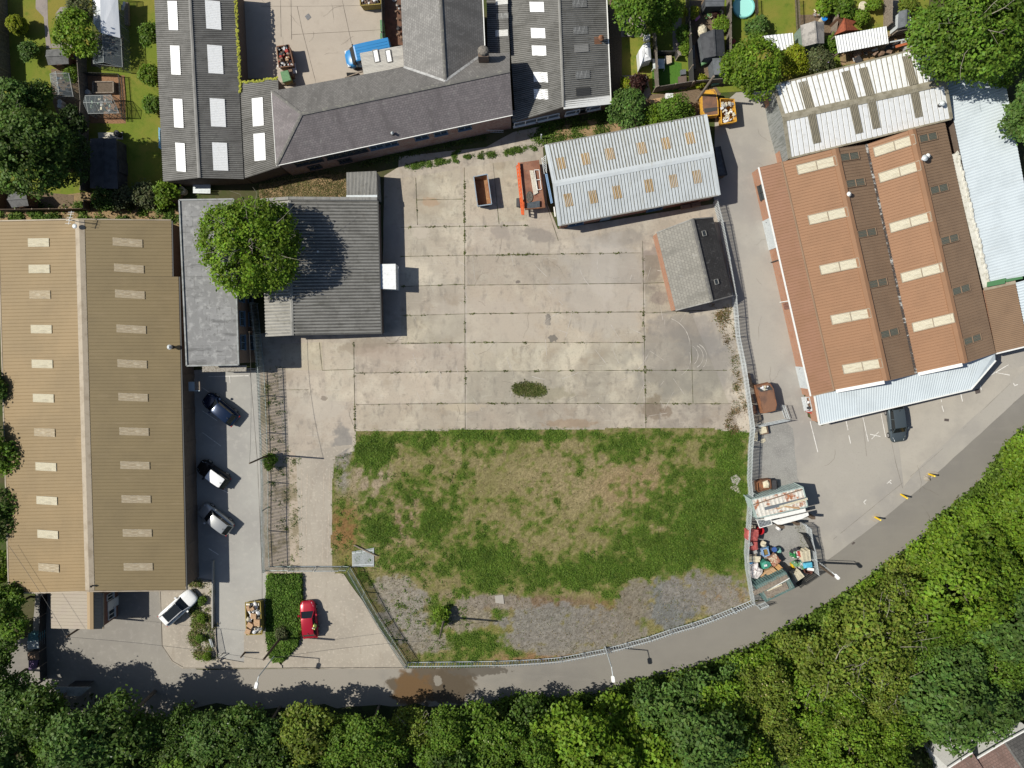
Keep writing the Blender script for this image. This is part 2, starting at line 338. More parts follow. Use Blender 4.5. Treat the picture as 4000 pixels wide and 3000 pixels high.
JO = [[(1003, 362), (1005, 926)], [(866, 491), (1140, 487)], [(866, 554), (1385, 546)], [(866, 619), (1005, 614)], [(866, 682), (1005, 678), (1388, 673)], [(835, 742), (1005, 740), (1390, 740)], [(768, 806), (1005, 802), (1392, 800)],
      [(768, 874), (1005, 871), (1580, 872)], [(1388, 520), (1395, 926)], [(764, 740), (767, 934)], [(898, 384), (902, 486)], [(1395, 800), (1570, 800)], [(1395, 676), (1530, 670)], [(1065, 352), (1078, 484)], [(690, 740), (696, 800), (764, 798)], [(1390, 612), (1440, 610)],
      [(1493, 735), (1497, 870)], [(600, 842), (666, 842)], [(1180, 440), (1206, 520)], [(1008, 616), (1385, 612)], [(900, 432), (1000, 430)]]
jm = MB(); rj = random.Random(9)
for q in JO: band(jm, 'D', q, 1.0, .034, rj, .6)
tag(jm.build('concrete_joints', M_joint), 'dark dirt filled joints between the concrete bays', None, None, 'structure')
# tyre marks and scrapes on the concrete
M_mark = mat('scuff_marks', (.46, .43, .39), [('n', 2, (.36, .33, .3), .45, .6)], .9)
sc = MB()
for cx, cy, r, a0, a1 in ((1492, 770, 27, -60, 60), (1484, 768, 24, -60, 50), (1452, 775, 40, -20, 60), (1495, 772, 32, -60, 40), (1240, 760, 90, 200, 250), (1300, 720, 110, 20, 70), (1190, 700, 120, 60, 110), (1330, 560, 80, 130, 175), (1350, 570, 60, 120, 190), (1430, 745, 60, -70, 0)):
    band(sc, 'D', [(cx + r * math.cos(math.radians(a)), cy + r * math.sin(math.radians(a))) for a in np.linspace(a0, a1, 12)], .9, .037, rj, .8, gap=.3)
for i in range(70):
    x, y = rj.uniform(880, 1530), rj.uniform(540, 910); l, an = rj.uniform(15, 60), rj.gauss(1.2, .5)
    band(sc, 'D', [(x, y), (x + l * math.cos(an), y + l * math.sin(an))], .6, .036, rj, .8, gap=.42)
tag(sc.build('tyre_marks', M_mark), 'pale tyre scuffs on the concrete yard', None, None, 'structure')
# cracks
M_crack = mat('crack_dirt', (.13, .11, .09), rough=.95)
ck = MB()
def crack(k, x, y, ang, L, z=.036, w=.8):
    P = [(x, y)]
    while L > 0:
        ang += rj.uniform(-.5, .5); s = rj.uniform(5, 12); x += s * math.cos(ang); y += s * math.sin(ang); P.append((x, y)); L -= s
    band(ck, k, P, w, z, rj, .6)
for i in range(20):
    x0, y0 = rj.uniform(610, 1560), rj.uniform(560, 920)
    if x0 < 840 and y0 < 750: continue
    crack('D', x0, y0, rj.uniform(0, 6.3), rj.uniform(15, 60), w=.32)
for i in range(9): crack('D', rj.uniform(560, 800), rj.uniform(10, 150), rj.uniform(0, 6.3), rj.uniform(20, 60), w=.22)
for i in range(12): crack('D', rj.uniform(1640, 1690), rj.uniform(300, 800), rj.uniform(0, 6.3), rj.uniform(15, 50), w=.3)
for i in range(4): crack('D', rj.uniform(1740, 2000), rj.uniform(930, 1120), rj.uniform(1, 2), rj.uniform(15, 60), w=.35)
tag(ck.build('concrete_cracks', M_crack), 'thin dark cracks in the concrete', None, None, 'structure')
# drive and forecourt by the gate
patch('rubble_strip', 'D', [(560, 790), (600, 790), (612, 958), (642, 985), (654, 1240), (574, 1240)], .026, M_rubble, 'strip of broken rubble and weeds along the palisade fence', .1)
patch('drive', 'D', [(638, 975), (768, 960), (726, 985), (718, 1060), (718, 1180), (722, 1235), (740, 1236), (882, 1444), (600, 1444), (640, 1398), (655, 1330), (650, 1240)], .03, M_drive, 'pale dusty concrete drive through the gate', .08)
rut = MB()
for x0, x1 in ((652, 651), (664, 661), (700, 697), (712, 708)): band(rut, 'D', [(x0, 1010), (x1, 1230)], 1.6, .04, rj, .7, gap=.2)
tag(rut.build('wheel_ruts', mat('rut_dust', (.36, .31, .255), [('n', 3, (.46, .4, .33), .45, .65)], .95)), 'faint wheel ruts along the pale drive', None, None, 'structure')
# right hand lane, forecourt and compound
patch('forecourt', 'D', [(1545, 240), (1590, 200), (1670, 195), (1700, 350), (1650, 365), (1745, 900), (1775, 920), (2140, 770), (2300, 700), (2300, 770), (2100, 952), (2000, 1044), (1900, 1126), (1800, 1201), (1700, 1274), (1640, 1299), (1622, 940), (1588, 640), (1540, 420)], .022, M_fore, 'greyish concrete lane and forecourt of the brown warehouse', .03)
patch('gravel', 'D', [(1622, 925), (1690, 905), (1712, 925), (1716, 975), (1722, 1030), (1735, 1060), (1742, 1100), (1752, 1180), (1740, 1225), (1700, 1272), (1620, 1300)], .028, M_gravel, 'grey gravel of the storage compound', .25)
lt = MB(); band(lt, 'D', [(1905, 870), (1920, 925), (1935, 1000), (1950, 1055)], .45, .04, rj, .5); band(lt, 'D', [(1760, 1195), (1800, 1165), (1990, 1010), (2030, 975), (2212, 800)], .4, .04, rj, .6, gap=.4)
band(lt, 'D', [(1862, 880), (1866, 930), (1872, 985)], .4, .04, rj, .6)
band(lt, 'D', [(395, 1443), (600, 1443), (880, 1443)], .8, .17, rj, .3); band(lt, 'D', [(346, 1275), (350, 1395), (372, 1428), (395, 1441)], .8, .17, rj, .3)
band(lt, 'D', [(540, 800), (556, 1000), (566, 1230), (566, 1320)], .45, .04, rj, .4)
tag(lt.build('kerb_joints', M_crack), 'dark joints at the edge of kerbs and concrete', None, None, 'structure')
patch('path', 'D', [(1930, 865), (1962, 858), (2212, 790), (2212, 800), (2030, 968), (1990, 1005), (1952, 1050)], .03, mat('pale_forecourt', (.38, .35, .305), [('n', .3, (.33, .305, .27), .4, .64), ('n', 6, (.29, .265, .235, .4), .52, .74)], .9), 'paler concrete triangle of the forecourt beside the lane', .02)
ln = MB(); rl = random.Random(3)
for k, q in (('w', [(470, 405), (530, 675)]), ('w', [(668, 375), (718, 628)]), ('w', [(290, 450), (312, 555)]), ('w', [(320, 610), (340, 700)]), ('w', [(1325, 288), (1345, 355)]), ('n', [(1285, 680), (1368, 1012)]), ('w', [(1315, 210), (1322, 250)]),
             ('w', [(550, 598), (662, 622)]), ('w', [(566, 650), (645, 570)]), ('w', [(732, 1130), (778, 1092)]), ('w', [(755, 1108), (780, 1132)]), ('w', [(2100, 45), (2110, 75)]), ('w', [(2105, 75), (2145, 60)]),
             ('w', [(2025 + 10, 1600), (2030, 1600)]), ('w', [(508, 1305), (480, 1330)]), ('w', [(480, 1330), (500, 1355)]), ('w', [(1530, 160), (1548, 245)]), ('h', [(1965, 1600), (2100, 1520)]), ('h', [(1975, 1570), (2110, 1595)]), ('w', [(1740, 70), (1752, 120)]),
             ('i', [(1640, 600), (1790, 710)]), ('i', [(1640, 425), (1760, 505)]), ('i', [(1635, 235), (1720, 290)]), ('i', [(1790, 1060), (1850, 1090)]), ('i', [(1690, 1540), (1770, 1590)]), ('i', [(1690, 147), (2015, 140)]), ('i', [(1862, 145), (1865, 200)])):
    band(ln, k, q, {'w': 7.5, 'n': 7.5, 'h': 4.5, 'i': 4.5}[k], .05, rl, .25)
tag(ln.build('parking_lines', M_white), 'worn white parking lines and crosses', None, None, 'structure')
# north passage, yard, strips
patch('path', 'D', [(862, 338), (1050, 318), (1110, 285), (1170, 272), (1176, 318), (1000, 348), (868, 372), (860, 372)], .03, M_conc, 'concrete passage behind the slate roofed range', .03)
patch('soil', 'D', [(560, 398), (755, 372), (755, 440), (560, 440)], .02, M_sand, 'dry weedy ground behind the grey corrugated workshop', .1)
patch('soil', 'D', [(1100, 288), (1330, 250), (1345, 290), (1180, 320), (1170, 275)], .022, M_sand, 'dry bank of soil beside the light grey shed', .15)
patch('soil', 'D', [(-40, 430), (395, 405), (395, 500), (-40, 500)], .02, M_sand, 'orange sandy strip behind the tan warehouse', .1)
patch('north_yard', 'D', [(515, -30), (835, -30), (835, 170), (780, 190), (605, 205), (600, 170), (515, 170)], .02, M_yardn, 'pale beige concrete yard in the north', .02)
ny = MB(); band(ny, 'b', [(490, 0), (495, 320)], 2.2, .04, rj, .4); band(ny, 'b', [(405, 0), (410, 300)], 1.8, .04, rj, .4); band(ny, 'b', [(495, 280), (830, 262), (1235, 240)], 1.8, .04, rj, .4); band(ny, 'b', [(905, 0), (980, 350)], 1.8, .04, rj, .4)
band(ny, 'b', [(540, 50), (580, 240), (700, 700)], 1.4, .04, rj, .6); band(ny, 'b', [(250, 50), (640, 50), (1050, 45)], 1.5, .04, rj, .4)
tag(ny.build('concrete_joints', M_crack), 'fine joints in the north yard', None, None, 'structure')
mh = MB(); mh.face([W('b', *p, .05) for p in ((602, 132), (632, 108), (654, 140), (625, 165))][::-1]); tag(mh.build('road_plate', mat('plate_steel', (.2, .2, .21), [('n', 9, (.15, .15, .155), .4, .6)], .7, metal=.2)), 'square grey steel plate let into the north yard', None, None, 'structure')
mh = MB(); mh.face([W('w', *p, .05) for p in ((1352, 428), (1402, 432), (1400, 460), (1350, 456))][::-1]); mh.face([W('w', *p, .05) for p in ((1680, 115), (1735, 105), (1742, 150), (1690, 165))][::-1]); mh.face([W('o', *p, .05) for p in ((1598, 825), (1620, 806), (1636, 818), (1612, 838))][::-1])
tag(mh.build('drain_covers', mat('cast_iron', (.09, .075, .07), rough=.7)), 'dark iron drain covers in the forecourt and kerb', None, None, 'structure')
# gardens
patch('lawn', 'D', [(-60, -60), (340, -60), (352, 400), (400, 440), (-60, 440)], .01, M_lawn, 'lawns of the gardens in the top left corner', 0)
patch('path', 'a', [(290, -20), (385, -20), (390, 200), (415, 390), (375, 395), (355, 140), (290, 70)], .02, M_path, 'narrow paved path in the left garden', .02)
patch('path', 'a', [(415, 355), (620, 345), (625, 385), (415, 390)], .022, M_path, 'short paved path by the felt roofed shed', .02)
patch('path', 'a', [(452, 110), (490, 58), (600, 50), (640, 130), (600, 190), (455, 190)], .02, M_path, 'octagonal paved patio in the left garden', .02)
patch('gravel', 'a', [(415, 560), (650, 555), (690, 1010), (500, 1010), (430, 830)], .02, M_ychip, 'brown gravel plot beside the small greenhouse', .05)
patch('gravel', 'a', [(690, 605), (1010, 612), (1020, 1000), (700, 1000)], .024, M_bark, 'orange bark chippings in the fenced plot', .03)
patch('soil', 'a', [(735, 280), (1000, 280), (1005, 540), (740, 540)], .022, M_ychip, 'dark soil floor of the long greenhouse', .03)
patch('path', 'e', [(60, 90), (600, 130), (600, 220), (60, 260)], .032, M_ychip, 'gravel yard of the small shed by the tan warehouse', .05)
patch('lawn', 'D', [(1325, -40), (2010, -40), (2000, 110), (1700, 190), (1560, 200), (1420, 215), (1330, 240)], .01, M_lawn, 'lawns of the gardens in the top right', 0)
patch('path', 'q', [(0, 0), (195, 0), (200, 600), (215, 1600), (20, 1600)], .02, M_ychip, 'dark soil bed along the long corrugated shed', .03)
patch('gravel', 'q', [(215, 1225), (600, 1220), (680, 1520), (560, 1659), (215, 1659)], .021, M_path, 'gravel corner of the small garden', .05)
patch('path', 'q', [(185, 240), (540, 250), (640, 600), (190, 600)], .021, M_path, 'paved corner under the garden tree', .03)
patch('path', 'q', [(1020, 250), (1170, 300), (1170, 900), (1035, 900)], .021, M_path, 'stone flag path between the lawn and bed', .03)
patch('path', 'q', [(1270, 0), (1860, 0), (1860, 1400), (1320, 1400)], .021, M_ychip, 'paved and gravelled garden with pots', .03)
patch('artificial_lawn', 'q', [(690, 950), (1170, 1020), (1180, 1480), (700, 1500)], .024, M_turf, 'bright green artificial lawn', 0)
patch('path', 'r', [(1750, 0), (1930, 0), (1960, 300), (1750, 300)], .02, M_path, 'paved plot with a grey shed in the top right', .05)
patch('soil', 'r', [(870, 150), (1260, 150), (1260, 560), (880, 560)], .02, M_ychip, 'rough soil around the weathered shed', .1)
patch('soil', 'r', [(1700, 330), (2200, 280), (2200, 480), (1300, 660), (1250, 420)], .022, M_sand, 'cluttered dirt strip behind the white roofed workshop', .1)
patch('soil', 'c', [(1000, 780), (1420, 760), (1860, 700), (1900, 760), (1780, 960), (1100, 1060)], .018, M_ychip, 'dirt under the bushes behind the light grey shed', .1)
# weedy field -----------------------------------------------------------------
def toD(x, y):
    v = RX.transposed() @ Vector((x, y, -H)); s = -1 / v.z
    return (2000 + v.x * s * FP) * .553, (1500 - v.y * s * FP) * .553
FIELD = [(770, 932), (1000, 929), (1250, 927), (1530, 923), (1560, 930), (1622, 935), (1614, 1100), (1613, 1225), (1626, 1300), (1485, 1346), (1332, 1394), (1200, 1424), (1050, 1436), (882, 1440), (758, 1240), (720, 1236), (716, 1180), (717, 1060), (724, 985), (766, 975)]
# green cover: (cx, cy, rx, ry, weight)
GB = [(1520, 1120, 110, 90, 1.0), (1570, 1000, 50, 110, .9), (1480, 1190, 150, 50, 1.1), (1250, 1235, 170, 38, 1.0), (1070, 1235, 60, 60, 1.0), (1350, 1250, 60, 45, .9), (1120, 940, 300, 14, .75), (840, 945, 70, 18, .7), (810, 975, 36, 36, 1.0),
      (930, 960, 80, 40, .5), (900, 1060, 60, 60, .55), (930, 1130, 60, 70, .75), (980, 1200, 70, 40, .8), (800, 1085, 24, 30, .6), (815, 1150, 42, 36, .95), (900, 1210, 70, 30, .6), (1040, 1220, 40, 70, 1.0), (1000, 1020, 50, 60, .4), (1150, 970, 140, 24, .25),
      (1380, 960, 130, 40, .6), (1440, 1040, 60, 50, .4), (1180, 1090, 60, 60, .08), (955, 1320, 26, 24, 1.0), (1000, 1390, 80, 40, .62), (1090, 1385, 60, 30, .5), (1390, 1300, 14, 60, .6), (1400, 1245, 40, 20, .7), (1200, 1150, 120, 60, .22), (1590, 1110, 30, 130, .9), (1080, 1330, 40, 20, .3), (1588, 905, 24, 24, 1.0), (870, 1220, 50, 26, .5)]
BB = [(745, 1140, 40, 60, (.2, .11, .045)), (760, 1215, 40, 30, (.17, .15, .05)), (1130, 1300, 200, 16, (.17, .115, .08)), (1330, 1320, 60, 50, (.19, .13, .06)), (1000, 1300, 90, 30, (.24, .19, .14)), (1560, 1290, 60, 26, (.24, .165, .1)),
      (740, 1010, 22, 60, (.24, .225, .205)), (1040, 1380, 80, 40, (.2, .18, .06)), (1260, 1040, 180, 70, (.25, .205, .115)), (1390, 1050, 120, 60, (.24, .18, .1)), (860, 1120, 70, 60, (.25, .185, .125)), (1190, 1420, 160, 12, (.24, .145, .08)), (800, 1030, 50, 60, (.29, .235, .175))]
GR = [(1190, 1350, 120, 50, (.19, .18, .168)), (1290, 1345, 60, 40, (.19, .175, .155)), (1450, 1300, 62, 62, (.15, .155, .158)), (1520, 1275, 100, 46, (.19, .178, .163)), (880, 1330, 66, 60, (.24, .222, .2)), (850, 1275, 50, 36, (.25, .225, .19)), (930, 1390, 50, 26, (.22, .2, .17)), (1200, 1390, 130, 26, (.2, .185, .165)), (1330, 1365, 70, 28, (.2, .18, .155)), (1565, 1300, 54, 34, (.21, .19, .165)), (1370, 1300, 40, 60, (.19, .17, .14)), (1000, 1330, 60, 40, (.22, .195, .155)), (1080, 1300, 90, 18, (.21, .185, .155)), (745, 960, 24, 34, (.17, .168, .162))]
def blob(x, y, b): return np.clip(1.25 - ((x - b[0]) / b[2]) ** 2 - ((y - b[1]) / b[3]) ** 2, 0, 1)
def smooth(v, a, b): t = np.clip((v - a) / (b - a), 0, 1); return t * t * (3 - 2 * t)
def green(x, y):
    n = fbm(x / 30, y / 30, 7); n2 = fbm(x / 8, y / 8, 21, 3); d = 0.16
    for b in GB: d = np.maximum(d, b[4] * np.exp(-.62 * (((x - b[0]) / b[2]) ** 2 + ((y - b[1]) / b[3]) ** 2)))
    for b in GR: d = d * (1 - .92 * blob(x, y, b))
    return np.clip(d * 1.35 + .02 + (n - .5) * 1.5 + (n2 - .5) * 1.7, 0, 1.4) * smooth(d, .0, .2)
def inside(px, py, poly):
    r = np.zeros(np.shape(px), bool); j = len(poly) - 1
    for i in range(len(poly)):
        xi, yi = poly[i]; xj, yj = poly[j]
        c = ((yi > py) != (yj > py)) & (px < (xj - xi) * (py - yi) / (yj - yi + 1e-9) + xi); r ^= c; j = i
    return r
def field_color(x, y):
    n = fbm(x / 40, y / 40, 2)[..., None]; n2 = fbm(x / 4, y / 4, 5)[..., None]; n3 = fbm(x / 1.8, y / 1.8, 8)[..., None]
    c = np.array((.245, .2, .112)) * (1 - n) + np.array((.155, .15, .055)) * n
    for b in BB: k = blob(x, y, b)[..., None] * .85; c = c * (1 - k) + np.array(b[4]) * k
    for b in GR: bb = blob(x, y, b)[..., None]; k = smooth(bb * 1.1 + ((n2 - .5) * .9 + (fbm(x / 16, y / 16, 44)[..., None] - .5) * 3.2) * smooth(bb, 0, .35), .1, .6) * .9; c = c * (1 - k) + np.array(b[4]) * k
    c = c * (.62 + .76 * n2) * (.7 + .6 * n3)
    g_ = green(x, y); k = smooth(g_, .12, .55)[..., None] * .75; gc = np.array((.14, .15, .04)) * (.7 + .6 * n2); c = c * (1 - k) + gc * k
    k = smooth(g_, .4, .95)[..., None] * .9; gc = np.array((.08, .13, .02)) * (.7 + .6 * n2)
    return c * (1 - k) + gc * k
fx = np.arange(705, 1636, 3.2); fy = np.arange(915, 1450, 3.2)
GX, GY = np.meshgrid(fx, fy); FC = field_color(GX, GY); keep = inside(GX[:-1, :-1] + 1.6, GY[:-1, :-1] + 1.6, FIELD)
vid = -np.ones(GX.shape, int); vs = []; cs_ = []; fs = []
for iy, ix in zip(*np.nonzero(keep)):
    q = []
    for dy, dx in ((1, 0), (1, 1), (0, 1), (0, 0)):
        if vid[iy + dy, ix + dx] < 0:
            p = W('D', GX[iy + dy, ix + dx], GY[iy + dy, ix + dx]); p.z = .045 + .05 * float(fbm(p.x * .6, p.y * .6, 4)); vid[iy + dy, ix + dx] = len(vs); vs.append(p); cs_.append((*FC[iy + dy, ix + dx], 1))
        q.append(vid[iy + dy, ix + dx])
    fs.append(q)
me = bpy.data.meshes.new('field'); me.from_pydata(vs, [], fs); ca = me.color_attributes.new('tint', 'FLOAT_COLOR', 'POINT'); ca.data.foreach_set('color', np.array(cs_).ravel())
M_field = mat('field_soil', (1, 1, 1), [('n', 8, (.7, .68, .64), .42, .62), ('n', 20, (1.3, 1.27, 1.24, .6), .54, .72)], .95, spec=.08, attr=True); me.materials.append(M_field)
fo = bpy.data.objects.new('field', me); COL.objects.link(fo); tag(fo, 'rough field of dry soil and weeds', None, None, 'structure')
# leaf geometry helper -------------------------------------------------------
def leaf_object(name, C, N_, S_, T_, m, parent=None, asp=.62):
    """C centres, N_ normals, S_ sizes, T_ tint rgb -> one mesh of small folded leaves"""
    n = len(C); rg = np.random.default_rng(n)
    N_ = N_ / np.linalg.norm(N_, axis=1, keepdims=True); a = rg.normal(size=(n, 3)); a -= N_ * (a * N_).sum(1, keepdims=True); a /= np.linalg.norm(a, axis=1, keepdims=True) + 1e-9
    b = np.cross(N_, a); s = S_[:, None]
    V = np.stack([C - a * s, C - b * s * asp + N_ * s * .18, C + a * s, C + b * s * asp + N_ * s * .18], 1).reshape(-1, 3)
    me = bpy.data.meshes.new(name); me.vertices.add(4 * n); me.vertices.foreach_set('co', V.astype(np.float32).ravel())
    me.loops.add(4 * n); me.loops.foreach_set('vertex_index', np.arange(4 * n)); me.polygons.add(n)
    me.polygons.foreach_set('loop_start', np.arange(0, 4 * n, 4)); me.polygons.foreach_set('loop_total', np.full(n, 4))
    ca = me.color_attributes.new('tint', 'FLOAT_COLOR', 'POINT'); cc = np.ones((4 * n, 4)); cc[:, :3] = np.repeat(T_, 4, 0); ca.data.foreach_set('color', cc.astype(np.float32).ravel())
    me.materials.append(m); me.update(calc_edges=True)
    o = bpy.data.objects.new(name, me); COL.objects.link(o)
    if parent is not None: o.parent = parent
    return o
M_leafv = mat('weed_leaf', (1, 1, 1), rough=.6, spec=.2, attr=True, trans=.3)
def weeds(name, key, poly, n, label, dens, size=(.06, .16), hgt=.3, cols=((.085, .15, .02), (.05, .1, .014), (.13, .19, .035)), seed=1, per=6, spread=.18, z=.03):
    rg = np.random.default_rng(seed); P = np.array([CR[key][0] + p[0] / CR[key][2] for p in poly]) * .553, np.array([CR[key][1] + p[1] / CR[key][2] for p in poly]) * .553
    D = list(zip(*P)); x = rg.uniform(P[0].min(), P[0].max(), n); y = rg.uniform(P[1].min(), P[1].max(), n)
    ok = inside(x, y, D); x, y = x[ok], y[ok]; d = dens(x, y) if callable(dens) else np.full(len(x), dens); ok = rg.random(len(x)) < d; x, y, d = x[ok], y[ok], d[ok]
    C, N_, S_, T_ = [], [], [], []
    n3 = fbm(x / 18, y / 18, 31)
    for xi, yi, di, t in zip(x, y, d, n3):
        p = W('D', xi, yi); hh = hgt * (.35 + .8 * min(1, di)) * rg.uniform(.5, 1.2); base = np.array(cols[int(rg.integers(len(cols)))]) * (.55 + .9 * t)
        for _ in range(per):
            o = rg.normal(0, spread, 2); C.append((p.x + o[0], p.y + o[1], z + hh * rg.uniform(.15, 1))); N_.append((rg.normal(0, .6), rg.normal(0, .6), 1)); S_.append(rg.uniform(*size) * (.6 + .6 * min(1, di))); T_.append(base * rg.uniform(.7, 1.35))
    o = leaf_object(name, np.array(C), np.array(N_), np.array(S_), np.array(T_), M_leafv)
    return tag(o, label, None, None, 'stuff')
weeds('weeds', 'D', FIELD, 110000, 'green weeds and nettles spreading over the field', lambda x, y: smooth(green(x, y), .22, 1.15) ** 1.3 * .62, seed=2, per=7, size=(.035, .085), hgt=.24, spread=.15, cols=((.1, .18, .022), (.07, .135, .016), (.14, .21, .032)))
weeds('weed_tufts', 'D', FIELD, 60000, 'scattered bright weed tufts over the dry part of the field', lambda x, y: smooth(fbm(x / 6, y / 6, 53, 3), .6, .72) * smooth(fbm(x / 45, y / 45, 57), .35, .6) * (.25 + .75 * (x < 1010)) * .8, seed=3, per=7, size=(.035, .09), hgt=.22, spread=.13, cols=((.11, .19, .025), (.075, .145, .018), (.15, .21, .04)))
weeds('dry_stalks', 'D', FIELD, 16000, 'dry straw coloured stalks and litter on the field', lambda x, y: .35 * (1 - smooth(green(x, y), .2, .6)), size=(.03, .1), hgt=.1, cols=((.23, .19, .1), (.17, .13, .06), (.29, .24, .15), (.13, .15, .04)), seed=4, per=3, spread=.2, z=.07)
GP = [(580, 1242), (650, 1242), (655, 1330), (643, 1390), (610, 1424), (590, 1424), (580, 1380)]
patch('grass', 'D', GP, .05, mat('tall_grass_soil', (.045, .085, .014), [('n', 4, (.03, .055, .01), .4, .6)], .95), 'dark green base of the tall grass plot', .1)
weeds('tall_grass', 'D', GP, 13000, 'plot of tall green grass between the skip and red car', 1.0, size=(.05, .12), hgt=.4, cols=((.085, .17, .02), (.06, .125, .015), (.13, .21, .035)), seed=6, per=6, spread=.12)
# moss and grass in joints and along strips
def line_dens(lines, wpx, lo=.42):
    segs = [(a, b) for q in lines for a, b in zip(q, q[1:])]
    def f(x, y):
        d = np.full(np.shape(x), 1e9)
        for (x0, y0), (x1, y1) in segs:
            t = np.clip(((x - x0) * (x1 - x0) + (y - y0) * (y1 - y0)) / ((x1 - x0) ** 2 + (y1 - y0) ** 2), 0, 1); d = np.minimum(d, np.hypot(x - x0 - t * (x1 - x0), y - y0 - t * (y1 - y0)))
        return (d < wpx) * smooth(fbm(x / 14, y / 14, 11), lo, lo + .16)
    return f
YB = [(560, 330), (1630, 330), (1630, 940), (560, 940)]
weeds('joint_grass', 'D', YB, 260000, 'tufts of grass growing in the yard joints', line_dens([q for q in JO[:-8]] + [[(1388, 675), (1392, 800)], [(1003, 362), (1003, 490)]], 1.1, .5), size=(.03, .07), hgt=.05, seed=8, per=2, spread=.05, z=.04, cols=((.1, .13, .025), (.07, .1, .018), (.14, .14, .04)))
weeds('grass_strip', 'D', [(850, 300), (1180, 290), (1180, 330), (850, 385)], 26000, 'strip of grass along the north edge of the yard', line_dens([[(878, 362), (955, 349)], [(985, 345), (1060, 334), (1165, 318)], [(960, 352), (990, 330), (994, 350)], [(1170, 290), (1260, 275)]], 5), size=(.03, .08), hgt=.12, seed=9, per=5, spread=.1)
weeds('bank_weeds', 'b', [(1040, 1330), (1380, 1230), (2074, 1100), (2074, 1130), (1400, 1260), (1060, 1350)], 5000, 'weeds along the foot of the brick range', .5, seed=10, size=(.05, .12), hgt=.25, cols=((.06, .1, .02), (.1, .13, .03)))
weeds('bank_weeds', 'D', [(1095, 268), (1330, 225), (1345, 270), (1290, 300), (1180, 320)], 5200, 'rough grass on the bank by the light grey shed', lambda x, y: smooth(fbm(x / 18, y / 18, 3), .42, .6) * .6, seed=11, size=(.05, .12), hgt=.25)
weeds('strip_weeds', 'D', [(570, 790), (608, 790), (622, 960), (648, 990), (655, 1240), (576, 1240)], 7000, 'weeds along the palisade fence beside the drive', lambda x, y: smooth(fbm(x / 9, y / 9, 13), .5, .74) * .3, seed=12, hgt=.2, size=(.04, .1), spread=.12)
weeds('strip_weeds', 'D', [(0, 440), (395, 440), (395, 478), (0, 478)], 5000, 'weeds on the sandy strip behind the tan warehouse', lambda x, y: smooth(fbm(x / 14, y / 14, 17), .48, .62) * .7, seed=13, hgt=.35)
weeds('strip_weeds', 'D', [(560, 380), (755, 370), (755, 432), (560, 432)], 4000, 'sparse weeds behind the grey corrugated workshop', .3, seed=14, size=(.04, .1), hgt=.12, cols=((.12, .13, .04), (.2, .17, .08)))
weeds('strip_weeds', 'D', [(1535, 660), (1585, 660), (1600, 800), (1622, 935), (1560, 935), (1590, 860), (1575, 760)], 6000, 'dead leaves and weeds along the right fence of the yard', lambda x, y: smooth(fbm(x / 10, y / 10, 19), .4, .66) * .7, seed=15, size=(.035, .085), hgt=.15, cols=((.2, .13, .07), (.13, .1, .04), (.28, .2, .11), (.07, .1, .02)))
weeds('strip_weeds', 'D', [(412, 1250), (458, 1258), (470, 1420), (440, 1428), (408, 1400), (415, 1330)], 9000, 'overgrown verge between the pavement and parking lane', lambda x, y: smooth(fbm(x / 9, y / 9, 23), .42, .66) * .7, seed=16, hgt=.35, size=(.05, .12), cols=((.1, .16, .025), (.16, .18, .05), (.2, .17, .08)))
weeds('manhole_grass', 'D', [(1110, 832), (1140, 828), (1176, 836), (1178, 848), (1150, 855), (1112, 850)], 900, 'oval patch of grass in the middle of the yard', .8, seed=17, size=(.04, .1), hgt=.1, cols=((.12, .14, .04), (.16, .16, .06), (.07, .1, .02)), z=.03)
weeds('compound_weeds', 'o', [(950, 600), (1120, 600), (1150, 880), (1080, 870), (1050, 640)], 900, 'weeds at the edge of the storage compound', .1, seed=18, size=(.04, .09), hgt=.12, cols=((.15, .15, .05), (.1, .12, .03)))
# ================================================================ BUILDINGS
def brick(name, c1, c2, mo): return mat(name, c1, [('b', c1, c2, mo, .225, .075, .012), ('n', .8, (c1[0] * .6, c1[1] * .6, c1[2] * .6, .5), .5, .7), ('n', 3, (.3, .26, .22, .5), .6, .75)], .9, coord='uv')
M_brick = brick('red_brick', (.24, .085, .05), (.17, .06, .04), (.2, .17, .15))
M_brickw = brick('weathered_brick', (.27, .11, .08), (.38, .3, .27), (.2, .17, .15))
M_bricko = brick('orange_brick', (.42, .18, .09), (.34, .14, .08), (.33, .27, .22))
M_brickd = brick('dark_brick', (.17, .115, .085), (.13, .09, .07), (.15, .13, .11))
def sheetmat(name, col, dirt, lich=(.3, .3, .28), a=.45, rough=.75, metal=0, streak=.6):
    return mat(name, col, [('n', .35, tuple(q * .8 for q in col), .4, .65), ('n', 2.2, (*dirt, streak), .47, .72, (1, .12, 1)), ('n', 5, (*lich, .5), .58, .72), ('n', 7, (*dirt, .55), .5, .7, (1, .1, 1)), ('n', 9, (*lich, .4), .57, .72, (1, .3, 1)), ('n', 1.1, (*dirt, a), .52, .7)], rough, metal=metal, coord='uv')
M_fib = sheetmat('fibre_cement_dark', (.255, .25, .24), (.11, .107, .1), (.4, .395, .365))
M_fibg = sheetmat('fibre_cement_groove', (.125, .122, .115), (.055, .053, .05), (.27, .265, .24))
M_fibm = sheetmat('fibre_cement_grey', (.275, .27, .255), (.12, .116, .1), (.42, .41, .36))
M_fibl = sheetmat('fibre_cement_sunlit', (.4, .385, .35), (.17, .16, .12), (.5, .48, .42))  # paler copy for the workshop's sun-facing slope, sunlight put into its colour
M_tan = mat('tan_steel', (.218, .153, .073), [('n', .25, (.2, .14, .067), .4, .65), ('n', .09, (.245, .17, .082), .45, .6), ('n', 1.5, (.25, .182, .098, .4), .55, .75, (1, .2, 1))], .6, coord='uv')
